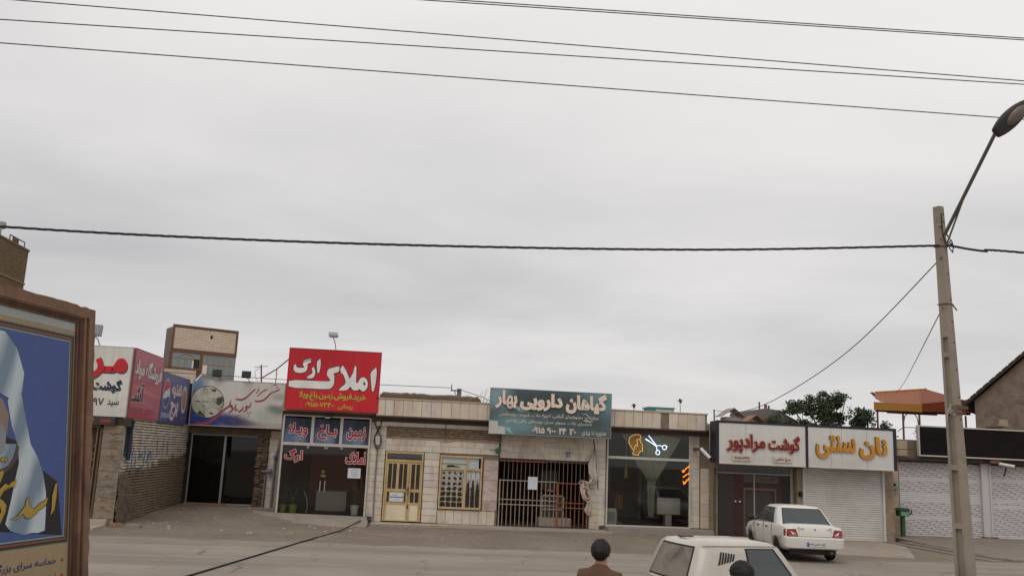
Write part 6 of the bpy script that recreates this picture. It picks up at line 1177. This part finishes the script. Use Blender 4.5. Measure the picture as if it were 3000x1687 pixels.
shp('printed_drape', [(150, -560), (230, -400), (275, -150), (325, 110), (400, 250), (450, 400), (480, 600), (480, 760), (468, 990), (400, 1015), (330, 1015), (250, 1035), (120, 1000), (65, 930), (120, 700), (160, 500), (205, 300), (195, 130), (130, -80), (90, -330)], .002, .003, DRP)
shp('printed_drape', [(-1100, -100), (-350, 104), (180, 104), (150, 220), (100, 340), (0, 420), (-200, 520), (-500, 460), (-900, 900), (-1200, 900)], .002, .003, DRP)
shp('printed_scarf', [(180, 100), (205, 135), (190, 250), (130, 340), (60, 400), (-40, 440), (-40, 390), (90, 325), (150, 235)], .003, .004, flat('scarf_brown', '54423a', .6))
shp('printed_face', [(-520, -420), (-250, -470), (30, -360), (100, -200), (80, 0), (-20, 110), (-230, 160), (-400, 110), (-520, -80)], .003, .004, flat('poster_skin', '8d7768', .6))
shp('printed_beard', [(-500, -60), (-350, -20), (-220, -70), (-80, -30), (35, -110), (70, 20), (60, 170), (-100, 330), (-280, 260), (-420, 170)], .004, .005, flat('poster_beard', '8b8d90', .6))
shp('printed_turban', [(-480, -300), (-460, -700), (-300, -950), (-80, -1080), (60, -1050), (180, -880), (255, -620), (230, -420), (110, -360), (-100, -480), (-380, -420)], .004, .005, DRP)
GLD, INK = flat('poster_gold', 'a88c34', .5), flat('poster_ink', '1c1a18', .5)
for pl in ([(592, 498), (570, 520), (540, 640), (536, 760), (522, 835), (560, 780), (582, 650)], [(495, 650), (455, 690), (410, 720), (360, 770), (318, 752), (298, 700), (303, 640), (280, 670), (265, 740), (180, 850), (110, 882), (170, 880), (240, 818), (268, 858), (300, 868), (350, 835), (400, 782), (440, 760), (480, 720)], [(180, 465), (120, 500), (40, 590), (0, 660), (40, 690), (70, 730), (60, 800), (-20, 980), (-260, 1010), (-400, 900), (-250, 950), (-60, 920), (20, 800), (0, 720), (-30, 660), (-20, 590), (60, 510), (130, 545), (158, 555)], [(5, 262), (30, 235), (55, 262), (30, 290)], [(52, 262), (72, 240), (82, 268), (62, 290)], [(-10, 400), (30, 370), (45, 400), (0, 520), (-120, 560), (-280, 480), (-100, 510), (-20, 470)]):
    shp('letter_outline', offset_loop(pl, 7), .005, .0058, INK); shp('lettering', pl, .0058, .007, GLD)
NVI = flat('poster_navy', '2b2e58', .5); RDO = flat('poster_bullet', '8e2f2c', .5)
for k, s in enumerate(('حماسه سرای بزرگ قرن پنجم', 'نویسنده نخستین لغت نامه فارسی', 'شاعر و ادیب')):
    t1 = 1.575 - k * .115; lettering(ps_, s, bfn, -1.45 + (.4 if k == 2 else 0), -.36, t1 - .085, t1, NVI, .02, .0008, gap=.0004); part('bullet', G().poly(circ(-.285, t1 - .04, .016, .013, n=10), bfn, 0, .002), RDO, ps_)

# ================================================================ cars
def ringpts(w, zb, zs, zt): return [(0, zb), (w * .85, zb), (w * .965, zb + .06), (w, zb + .22), (w * 1.005, (zb + zs) / 2 + .05), (w * .985, zs - .07), (w * .945, zs - .005), (w * .62, zt - .006), (0, zt)]
def lower_body(st):
    g = G(); k = 9
    for x, w, zb, zs, zt in st:
        h = ringpts(w, zb, zs, zt); g.v += [(x, y, z) for y, z in h] + [(x, -y, z) for y, z in h[-2:0:-1]]
    n = 16
    for i in range(len(st) - 1): g.f += [(i * n + j, i * n + (j + 1) % n, (i + 1) * n + (j + 1) % n, (i + 1) * n + j) for j in range(n)]
    g.f += [tuple(range(n)), tuple((len(st) - 1) * n + j for j in range(n - 1, -1, -1))]; return g
def paint(name, col, dust, dcol='8d8172'):
    N = NM(name); co = N.n('ShaderNodeTexCoord').outputs['Object']; z = N.n('ShaderNodeSeparateXYZ', {0: co}).outputs[2]
    f = N.math('ADD', N.math('MULTIPLY', N.ramp(z, [(.25, 1.0), (.85, .15)]), dust), N.math('MULTIPLY', N.math('SUBTRACT', N.noise(co, 3, 6, .7), .5), dust * 1.2), True)
    N.l(N.mix(f, srgb(col), srgb(dcol)), N.p.inputs['Base Color']); N.l(N.ramp(f, [(0.0, .22), (.5, .6)]), N.p.inputs['Roughness']); N.p.inputs['Coat Weight'].default_value = .25; N.p.inputs['Coat Roughness'].default_value = .15; return N.m
TYRE = M('tyre_rubber', '1d1c1c', .9, .2, 6, 40, .1); RIM = M('rim_grey', '85837f', .4, .12, 6, 40, .05); TRIM = M('black_trim', '252424', .6, .15)
LREDM = flat('lamp_red', '8e2426', .2, spec=.6); LCLR = flat('lamp_clear', '9c6f6c', .2); CGL = glass('car_glass', (.38, .42, .42), .14, .02, .05); SEAT = M('seat_cloth', '4f4e52', .9, .1)
def wheel(parent, x, y, r=.28):
    s = 1 if y > 0 else -1; t = part('tyre', G().lathe([(r * .62, -.085), (r * .93, -.085), (r, -.06), (r, .06), (r * .93, .085), (r * .62, .085)], (x, y, r), 24, 'Y'), TYRE, parent, local=True, smooth=False)
    part('rim', G().lathe([(r * .66, .0), (r * .64, .082 * s), (r * .56, .075 * s), (r * .2, .06 * s), (r * .16, .085 * s), (.005, .088 * s)], (x, y, r), 20, 'Y'), RIM, t, local=True)
    g = G()
    for k in range(8): a_ = 2 * math.pi * k / 8; g.lathe([(.018, .068 * s), (.018, .084 * s)], (x + math.cos(a_) * r * .4, y, r + math.sin(a_) * r * .4), 6, 'Y')
    part('rim_hole', g, BLACK, t, local=True)
def cut_arches(o, centres, r):
    cg = G()
    for x, z in centres: cg.lathe([(r, -1.2), (r, 1.2)], (x, 0, z), 28, 'Y')
    cme = mesh('cutter', cg.v, cg.f); co = bpy.data.objects.new('cutter', cme); COL.objects.link(co); co.parent = o.parent; md = o.modifiers.new('arches', 'BOOLEAN'); md.object = co; md.operation = 'DIFFERENCE'; md.solver = 'EXACT'
    dg = bpy.context.evaluated_depsgraph_get(); dg.update(); me = bpy.data.meshes.new_from_object(o.evaluated_get(dg)); o.modifiers.clear(); old = o.data; o.data = me; bpy.data.meshes.remove(old); bpy.data.objects.remove(co)
class Cabin:
    """greenhouse of a car: belt line and roof line; p(side, f, h) lies on its skin"""
    def __init__(s, br, bf, rr, rf, wb, wr, zb, zr, crown): s.__dict__.update(locals())
    def p(s, side, f, h, off=0.0):
        x0, x1 = s.br + (s.rr - s.br) * h, s.bf + (s.rf - s.bf) * h; w = s.wb + (s.wr - s.wb) * h; z = s.zb + (s.zr - s.zb) * h
        if side in 'LR': q = 1 if side == 'L' else -1; return Vector((x0 + (x1 - x0) * f, q * (w + off + .025 * math.sin(math.pi * h)), z + off * .25))
        bow = .05 * (1 - (2 * f - 1) ** 2)
        if side == 'B': return Vector((x0 - bow - off, w * .97 * (1 - 2 * f), z + off * .5))
        return Vector((x1 + bow + off, w * .97 * (2 * f - 1), z + off * .5))
    def shell(s, mat, parent):
        g = G(); loops = []
        for h in (0, .25, .5, .75, .93, 1.0):
            ins = .0 if h < 1 else .05; L_ = []
            for sd, n in (('L', 6), ('F', 6), ('R', 6), ('B', 6)):
                for k in range(n):
                    f = k / n; f = f if sd in 'LF' else f
                    q = s.p(sd, {'L': f, 'F': 1 - f, 'R': 1 - f, 'B': 1 - f}[sd], min(h, 1)); 
                    if h == 1.0: q = Vector(((q.x - (s.rr + s.rf) / 2) * .93 + (s.rr + s.rf) / 2, q.y * .90, q.z + .018))
                    L_.append(q)
            loops.append(L_)
        n = len(loops[0]); g.v = [tuple(q) for L_ in loops for q in L_]
        for i in range(len(loops) - 1): g.f += [(i * n + j, i * n + (j + 1) % n, (i + 1) * n + (j + 1) % n, (i + 1) * n + j) for j in range(n)]
        b = len(g.v); top = loops[-1]; cx = (s.rr + s.rf) / 2
        g.v += [(cx + (q.x - cx) * .6, q.y * .6, s.crown - .008) for q in top]; g.f += [((len(loops) - 1) * n + j, (len(loops) - 1) * n + (j + 1) % n, b + (j + 1) % n, b + j) for j in range(n)]
        g.v.append((cx, 0, s.crown)); g.f += [(b + j, b + (j + 1) % n, b + n) for j in range(n)]
        return g
    def shell_open(s, wins):
        """pillars and roof only: the shell without the faces the windows replace"""
        return s.shell(None, None)
    def win(s, side, f0, f1, h0, h1, slant0=0.0, slant1=0.0, off=.006, n=6):
        g = G()
        for i in range(n + 1):
            h = h0 + (h1 - h0) * i / n; t = i / n
            for k in range(n + 1):
                a_, b_ = f0 + slant0 * t, f1 + slant1 * t; g.v.append(tuple(s.p(side, a_ + (b_ - a_) * k / n, h, off)))
        m = n + 1
        for i in range(n):
            for k in range(n): g.f.append((i * m + k, i * m + k + 1, (i + 1) * m + k + 1, (i + 1) * m + k))
        return g
WIN = flat('car_window', '454b4b', .08, spec=.6)
car = thing('white_sedan', 'white four-door sedan parked nose-in before the butcher, seen from behind', 'car', (11.245, 26.06, .02), None, R(86))
WPT = paint('white_car_paint', 'd9d6cf', .32, '9a9184')
st_ = [(-1.99, .66, .46, .74, .76), (-1.965, .745, .40, .86, .88), (-1.92, .785, .36, .925, .955), (-1.7, .812, .30, .945, .985), (-1.3, .82, .25, .94, .985), (-1.15, .82, .24, .938, .98), (-.7, .825, .22, .93, .95), (0, .825, .22, .92, .94), (.5, .825, .22, .91, .93), (.95, .82, .22, .89, .93), (1.2, .815, .24, .86, .90), (1.6, .79, .28, .79, .825), (1.88, .73, .33, .70, .73), (1.96, .62, .42, .60, .62)]
bo = part('body', lower_body(st_), WPT, car, local=True, smooth=True)
cut_arches(bo, ((-1.15, .28), (1.2, .28)), .335)
cb_ = Cabin(-1.38, 1.0, -.86, .2, .76, .60, .935, 1.395, 1.45)
part('cabin', cb_.shell(None, None), WPT, car, local=True, smooth=True)
for _s, _a, _b in (('B', .035, .965), ('F', .04, .96)): part('window_seal', cb_.win(_s, _a, _b, .04, .94, off=.003), TRIM, car, local=True, smooth=True)
for _s in 'LR': part('window_seal', cb_.win(_s, .22, .95, .03, .92, .02, -.04, off=.003), TRIM, car, local=True, smooth=True)
part('rear_window', cb_.win('B', .055, .945, .07, .90), WIN, car, local=True, smooth=True); part('windscreen', cb_.win('F', .06, .94, .08, .9), WIN, car, local=True, smooth=True)
for sd in 'LR':
    part('side_window', cb_.win(sd, .55, .93, .06, .88, -.03, -.05), WIN, car, local=True, smooth=True); part('side_window', cb_.win(sd, .235, .52, .06, .88, .03, -.03), WIN, car, local=True, smooth=True); q = 1 if sd == 'L' else -1
    part('door_handle', G().box(-.45, -.33, q * .815 - .02, q * .815 + .02, .80, .835).box(.32, .44, q * .818 - .02, q * .818 + .02, .79, .825), TRIM, car, local=True)
    part('mirror', G().ico((.78, q * .90, .99), .1, 2, (.5, 1.0, .75)).box(.74, .80, q * .82 - .05, q * .82 + .05, .93, .97), TRIM, car, local=True, smooth=True)
    part('door_seam', G().box(-.12, -.108, q * .822 - .008, q * .822 + .008, .3, .93).box(.75, .762, q * .822 - .008, q * .822 + .008, .3, .9).box(-.85, -.838, q * .822 - .008, q * .822 + .008, .5, .93), M('seam_dark', '6a665f', .7, .1), car, local=True)
    part('sill_trim', G().box(-.78, .83, q * .812 - .016, q * .812 + .016, .235, .29), M('sill_grey', '7d766c', .7, .1), car, local=True)
    tl = part('tail_light', G().add([(-2.0, q * .47, .675), (-2.0, q * .74, .67), (-1.84, q * .823, .68), (-1.84, q * .70, .68), (-1.985, q * .53, .87), (-1.965, q * .735, .86), (-1.84, q * .818, .85), (-1.84, q * .70, .85)], [(0, 1, 5, 4), (1, 2, 6, 5), (4, 5, 6, 7), (3, 2, 1, 0), (0, 4, 7, 3), (2, 3, 7, 6)]), LREDM, car, local=True); part('clear_strip', G().add([(-2.006, q * .52, .69), (-2.006, q * .66, .685), (-2.004, q * .53, .725), (-2.001, q * .66, .72), (-1.98, q * .52, .7), (-1.98, q * .66, .7)], [(0, 1, 3, 2), (0, 4, 5, 1), (2, 3, 5, 4), (0, 2, 4), (1, 5, 3)]), LCLR, tl, local=True)
    wheel(car, -1.15, q * .715); wheel(car, 1.2, q * .715)
bpg = G(); bst = [(-1.86, .825), (-1.98, .80), (-2.05, .70), (-2.07, .40), (-2.07, 0)]; outl = [(x, y) for x, y in bst] + [(x, -y) for x, y in bst[-2::-1]]; inn = [(x + .2, y * .9) for x, y in outl]
for z, k in ((.37, .985), (.41, 1), (.50, 1.0), (.52, 1.004), (.63, 1.004), (.665, .97)): bpg.v += [(x if z < .65 else x + .03, y * k, z) for x, y in outl]
n = len(outl)
for i in range(5): bpg.f += [(i * n + j, i * n + j + 1, (i + 1) * n + j + 1, (i + 1) * n + j) for j in range(n - 1)]
b_ = len(bpg.v); bpg.v += [(x, y, .665) for x, y in inn] + [(x, y, .37) for x, y in inn]; bpg.f += [(5 * n + j, 5 * n + j + 1, b_ + j + 1, b_ + j) for j in range(n - 1)] + [(j + 1, j, b_ + n + j, b_ + n + j + 1) for j in range(n - 1)]
part('rear_bumper', bpg, WPT, car, local=True, smooth=False, bevel=.012); part('front_bumper', G().add([(-x - .06, y * .9, z - .03) for x, y, z in bpg.v], [f[::-1] for f in bpg.f]), WPT, car, local=True)
part('trunk_seam', G().box(-1.99, -1.95, -.445, -.44, .69, .93).box(-1.99, -1.95, .44, .445, .69, .93), M('seam_grey', '97928a', .7, .1), car, local=True); part('trunk_lock', G().ico((-1.995, 0, .87), .022, 1), TRIM, car, local=True); part('badge', G().box(-1.995, -1.97, .30, .40, .88, .888).box(-1.995, -1.97, -.42, -.34, .88, .888), M('badge_grey', 'a5a29d', .4, .1), car, local=True)
pl_ = part('number_plate', G().box(-2.085, -2.072, -.26, .26, .425, .535), flat('plate_white', 'c9c9c6', .5), car, local=True); cfn = lambda u, v, d: (-2.085 - d, -u, v); part('plate_band', G().box(-2.088, -2.084, .205, .26, .425, .535), flat('plate_blue', '24479c', .5), pl_, local=True); PI = flat('plate_ink', '2c2e38', .5)
part('exhaust', G().tube([(-1.6, -.45, .26), (-2.0, -.45, .27)], .035, 10), STEEL, car, local=True); part('underside', G().box(-1.8, 1.7, -.62, .62, .19, .3), BLACK, car, local=True)
ORG[pl_.name] = Vector((0, 0, 0)); lettering(pl_, '۹۷ص۳۲۴', cfn, -.19, .10, .445, .515, PI, .03, .001, gap=.001); lettering(pl_, '۷۴', cfn, .14, .24, .445, .505, PI, .03, .001, gap=.001)
part('back_seats', G().box(-.95, -.8, -.6, .6, .95, 1.12).box(-.2, -.08, .15, .5, .95, 1.28).box(-.2, -.08, -.5, -.15, .95, 1.28), SEAT, car, local=True)
# hatchback in the road, only its upper half in view
ht = thing('dusty_hatchback', 'old white hatchback with dusty rear glass and louvred rear pillar in the road', 'car', (5.02, 13.45, .006), None, R(12)); ht.scale = (.86, .93, 1.0)
HPT = paint('dusty_white_paint', 'c2bbb0', .55, '8d8070')
hb = part('body', lower_body([(-1.55, .62, .40, .70, .72), (-1.5, .74, .34, .80, .82), (-1.35, .77, .28, .84, .86), (-1.0, .79, .24, .84, .86), (-.5, .80, .22, .84, .86), (.3, .80, .22, .83, .86), (.8, .79, .22, .81, .85), (1.15, .78, .24, .77, .81), (1.5, .75, .28, .72, .75), (1.75, .68, .33, .64, .67), (1.8, .58, .42, .56, .58)]), HPT, ht, local=True, smooth=True)
cut_arches(hb, ((-1.0, .27), (1.1, .27)), .32)
hc_ = Cabin(-1.42, .72, -1.16, .28, .75, .60, .84, 1.385, 1.44)
part('cabin', hc_.shell(None, None), HPT, ht, local=True, smooth=True)
for _s, _a, _b in (('B', .075, .925), ('F', .04, .96)): part('window_seal', hc_.win(_s, _a, _b, .06, .93, off=.003), TRIM, ht, local=True, smooth=True)
for _s in 'LR':
    part('window_seal', hc_.win(_s, .50, .95, .05, .91, .06, -.02, off=.003), TRIM, ht, local=True, smooth=True); part('roof_gutter', hc_.win(_s, .02, .98, .945, .97, off=.008, n=4), M('gutter_grey', '8b847a', .6, .1), ht, local=True)
part('rear_window', hc_.win('B', .10, .90, .10, .88), M('dusty_glass', '7d7468', .5, .22, 3.5, 30, .05, stain='3f3b37', stain_amt=.8, stain_sc=2.4), ht, local=True, smooth=True); part('windscreen', hc_.win('F', .07, .93, .08, .9), WIN, ht, local=True, smooth=True)
for sd in 'LR':
    q = 1 if sd == 'L' else -1
    part('side_window', hc_.win(sd, .52, .93, .08, .88, .06, -.03), WIN, ht, local=True, smooth=True); 
    for k in range(6): part('louvre', hc_.win(sd, .22 + .03 * k, .24 + .03 * k, .50 + .02 * k, .82 - .01 * k, .03, .03, .008, 2), BLACK, ht, local=True)
    part('mirror', G().ico((.72, q * .84, .86), .07, 2, (.5, 1, .8)), TRIM, ht, local=True, smooth=True); wheel(ht, -1.0, q * .69, .27); wheel(ht, 1.1, q * .69, .27)
    part('tail_light', G().box(-1.54, -1.44, q * .62 - .1, q * .62 + .1, .48, .66), LREDM, ht, local=True)
part('roof_rib', G().add([tuple(Vector((x, y, hc_.crown - .012 - .05 * abs(y) - .018 * abs(x + .48)))) for x in (-1.1, .15) for y in (-.06, .06)] + [tuple(Vector((x, y, hc_.crown + .006 - .018 * abs(x + .48)))) for x in (-1.1, .15) for y in (-.05, .05)], [(0, 1, 3, 2), (4, 5, 7, 6), (0, 1, 5, 4), (2, 3, 7, 6), (0, 2, 6, 4), (1, 3, 7, 5)]), HPT, ht, local=True); part('underside', G().box(-1.3, 1.5, -.6, .6, .19, .3), BLACK, ht, local=True); part('roof_aerial', G().box(-1.1, -.85, .1, .2, 1.425, 1.445), BLACK, ht, local=True)

# ================================================================ two people in the foreground
def skinned(name, verts, edges, rad, mat, parent, sub=2):
    me = bpy.data.meshes.new(name); me.from_pydata(verts, edges, []); o = bpy.data.objects.new(name, me); COL.objects.link(o); md = o.modifiers.new('skin', 'SKIN'); md.use_smooth_shade = True
    if not me.skin_vertices: me.skin_vertices.new()
    for i, r in enumerate(rad): d = me.skin_vertices[0].data[i]; d.radius = r if isinstance(r, tuple) else (r, r); d.use_root = (i == 0)
    s = o.modifiers.new('sub', 'SUBSURF'); s.levels = sub; s.render_levels = sub
    dg = bpy.context.evaluated_depsgraph_get(); dg.update(); m2 = bpy.data.meshes.new_from_object(o.evaluated_get(dg)); bpy.data.objects.remove(o); bpy.data.meshes.remove(me)
    for p in m2.polygons: p.use_smooth = True
    if not m2.materials: m2.materials.append(mat)
    else: m2.materials[0] = mat
    o = bpy.data.objects.new(name, m2); COL.objects.link(o); o.parent = parent; ORG[o.name] = Vector((0, 0, 0)); return o
def person(label, loc, rz, H, top, legs, hairm, seed, armb):
    s = H / 1.72; t = thing('person', label, 'person', loc, None, rz); SKN = M('skin', 'a9785c', .55, .08, 6, 60, .05)
    V = lambda *a_: tuple(c * s for c in a_)
    vs, es, rd = [], [], []
    def ch(pts, rs, frm=None):
        p = frm
        for q, r in zip(pts, rs):
            vs.append(V(*q)); rd.append((r[0] * s, r[1] * s) if isinstance(r, tuple) else r * s); i = len(vs) - 1
            if p is not None: es.append((p, i))
            p = i
        return p
    # x right, y forward
    pel = ch([(0, 0, .93)], [(.15, .11)]); ws_ = ch([(0, 0, 1.1), (0, -.01, 1.28), (0, -.015, 1.4)], [(.135, .1), (.15, .11), (.12, .09)], pel); nk = ch([(0, 0, 1.47), (0, .01, 1.52), (0, .02, 1.585), (0, .02, 1.655)], [.055, .055, (.07, .085), (.062, .08)], ws_)
    for q in (-1, 1):
        sh_ = ch([(q * .17, -.015, 1.38), (q * .215, -.02, 1.12 + .0), (q * .225, armb, .88)], [.06, .044, .034], ws_)
        pm = ch([(q * .225, armb + .02, .82), (q * .225, armb + .03, .78)], [(.018, .036), (.016, .038)], sh_)
        for k, (dy, L_) in enumerate(((-.026, .062), (-.009, .078), (.009, .082), (.026, .07))): ch([(q * .222, armb + .03 + dy, .745), (q * .212, armb + .03 + dy * 1.05, .745 - L_ * .5), (q * .196, armb + .03 + dy, .745 - L_)], [.0088, .0082, .007], pm)
        ch([(q * .21, armb + .075, .79), (q * .2, armb + .085, .755)], [.0095, .008], pm)
        ch([(q * .095, 0, .86), (q * .10, .015 * q, .5), (q * .105, -.02 + .05 * q, .1), (q * .105, .03 + .05 * q, .05), (q * .11, .13 + .05 * q, .035)], [.085, .058, .042, .042, .03], pel)
    body = skinned('body', vs, es, rd, SKN, t)
    vs, es, rd = [], [], []; p0_ = ch([(0, 0, .9)], [(.165, .125)]); a_ = ch([(0, 0, 1.1), (0, -.01, 1.28), (0, -.015, 1.40)], [(.155, .12), (.172, .13), (.14, .105)], p0_); ch([(0, -.005, 1.46), (0, .0, 1.505)], [.085, .072], a_)
    for q in (-1, 1): ch([(q * .175, -.015, 1.385), (q * .22, -.02, 1.12), (q * .228, armb * .9, .92)], [.074, .058, .047], a_)
    skinned('jacket', vs, es, rd, top, t)
    vs, es, rd = [], [], []; p0_ = ch([(0, 0, .95)], [(.16, .12)])
    for q in (-1, 1): ch([(q * .095, 0, .84), (q * .10, .015 * q, .5), (q * .105, -.02 + .05 * q, .1)], [.098, .072, .06], p0_)
    skinned('trousers', vs, es, rd, legs, t)
    for q in (-1, 1): part('shoe', G().ico(V(q * .108, .06 + .05 * q, .045), .15 * s, 2, (.34, 1, .32)), BLACK, t, local=True, smooth=True)
    hg = G(); rg = random.Random(seed); hg.ico(V(0, -.008, 1.625), .112 * s, 4, (.84, 1.0, .95), .09, rg); zc = 1.585 * s
    hg.v = [tuple(np.array((x, y, z - 1.62 * s)) * (1 + .16 * (vnoise(x * 38 + seed, y * 38 + z * 30) - .5)) + np.array((0, 0, 1.62 * s))) for x, y, z in hg.v]
    hg.v = [(x, y, z) if (z > zc + max(0, y) * .75 - .02 or (y < -.015 * s and z > 1.53 * s)) else (x * .8, y * .72, z) for x, y, z in hg.v]; part('hair', hg, hairm, t, local=True, smooth=True)
    fg = G(); fg.add([V(0, .128, 1.565), V(-.014, .108, 1.568), V(.014, .108, 1.568), V(0, .106, 1.605), V(0, .11, 1.56)], [(0, 1, 3), (0, 3, 2), (0, 4, 1), (0, 2, 4)]); part('nose', fg, SKN, body, local=True)
    for q in (-1, 1): part('eye', G().ico(V(q * .028, .101, 1.602), .009 * s, 1, (1.3, .7, .7)), BLACK, body, local=True); part('eyebrow', G().bar(V(q * .045, .099, 1.62), V(q * .015, .107, 1.622), .006, .006), hairm, body, local=True); part('ear', G().ico(V(q * .083, .01, 1.59), .022 * s, 1, (.4, .8, 1.3)), SKN, body, local=True, smooth=True)
    part('mouth', G().bar(V(-.02, .107, 1.54), V(.02, .107, 1.54), .007, .007), M('lips', '7c4a42', .5, .1), body, local=True); return t
person('dark-haired person in a brown jacket standing in the road left of hatchback', (1.93, 8.95, .006), R(-35), 1.72, M('brown_jacket', '5f4636', .85, .2), M('dark_trousers', '2e2c30', .9, .15), M('black_hair', '17120f', .6, .2, 20, 60, .3), 3, .05)
person('dark-haired person in a grey-brown coat standing in front of the hatchback', (2.85, 7.6, .006), R(20), 1.70, M('grey_coat', '4c433e', .85, .2), M('dark_trousers', '2e2c30'), M('black_hair', '17120f'), 5, .08)

# ================================================================ litter, rubble, aerial laid out as a hose
part('aerial_as_hose', G().tube([(-4.7, 15.0, .025), (-3.95, 18.3, .025), (-2.7, 25.0, .024), (-1.95, 29.0, .04 + gh(-1.95, 29)), (-1.5, 31.3, .14)], [.021, .021, .020, .019, .019], 8).lathe([(.03, .0), (.034, .03), (.03, .06)], (-1.49, 31.34, .11), 8), WIRE, label='straight black camera car aerial, laid as a hose across the road towards the estate office apron', cat='car aerial')  # camera car's aerial, given the made-up form of a hose on the road
RBK = M('rubble_brick', '8a715c', .95, .2, 5, 50, .4); RST = M('rubble_stone', '8d8478', .95, .2, 5, 50, .4)
for nm, x, y, sx, sy, sz, rz, m, nme in (('loose tan brick lying at the foot of the gym glass', -7.95, 34.9, .34, .2, .14, 15, RBK, 'brick'), ('broken brick lying by the white foot stone of the corner shop', -8.2, 27.5, .3, .2, .13, 30, RBK, 'brick'), ('flat grey stone in the dirt by the brick wall corner', -7.75, 27.75, .4, .25, .08, -10, RST, 'stone'), ('second flat stone lying right of the brick wall corner', -7.3, 27.55, .3, .2, .06, 25, RST, 'stone'), ('long timber offcut lying along the gym threshold', -7.2, 35.3, 1.0, .12, .1, -4, RBK, 'timber')):
    g = G(); bm = bmesh.new(); bmesh.ops.create_cube(bm, size=1); bmesh.ops.subdivide_edges(bm, edges=bm.edges, cuts=2, use_grid_fill=True); rr_ = random.Random(hash(nm) & 255 if False else len(nm))
    c_, s_ = math.cos(R(rz)), math.sin(R(rz)); z0 = gh(x, y)
    g.v = [(x + (v.co.x * sx * c_ - v.co.y * sy * s_) * (1 + rr_.uniform(-.08, .08)), y + (v.co.x * sx * s_ + v.co.y * sy * c_), z0 + .4 * sz + v.co.z * sz * (1 + rr_.uniform(-.15, .1))) for v in bm.verts]; g.f = [tuple(v.index for v in f.verts) for f in bm.faces]; bm.free(); part(nme, g, m, label=nm, cat=nme)
g = G(); rg = random.Random(77)
for k in range(2600):
    if k < 900: x, y = rg.uniform(-8.3, -4.6), rg.uniform(28, 35.4)
    elif k < 1200: x, y = rg.gauss(-5.3, .35), rg.gauss(34.9, .3)
    else: x, y = rg.uniform(-9, 11), rg.uniform(25.6, 31.4)
    if x < FX + .1: continue
    s = rg.uniform(.012, .035) * (1.8 if rg.random() < .05 else 1); z = gh(x, y); a_ = rg.uniform(0, 6.28); P4 = [(x + s * math.cos(a_ + i * 2.09), y + s * math.sin(a_ + i * 2.09), z - .004) for i in range(3)]; g.add(P4 + [(x + rg.uniform(-.3, .3) * s, y, z + s * rg.uniform(.5, .9))], [(0, 1, 3), (1, 2, 3), (2, 0, 3)])
part('gravel', g, M('gravel', '8c8174', .95, .3, 12, 40, .2), kind='stuff', label='loose gravel and crumbs of rubble strewn over the dirt verge', cat='gravel')
g = G()
for k in range(46):
    x, y = rg.uniform(-8, -1.5), rg.uniform(27, 34.8); z = gh(x, y) + .012; s = rg.uniform(.02, .06); a_ = rg.uniform(0, 3); c_, s_ = math.cos(a_) * s, math.sin(a_) * s; g.add([(x - c_, y - s_, z), (x + s_, y - c_, z + .01), (x + c_, y + s_, z + .02), (x - s_, y + c_, z)], [(0, 1, 2), (0, 2, 3)])
part('litter', g, M('paper_litter', 'c4bfb8', .8, .2), kind='stuff', label='scraps of pale litter on the dirt before the gym', cat='litter')
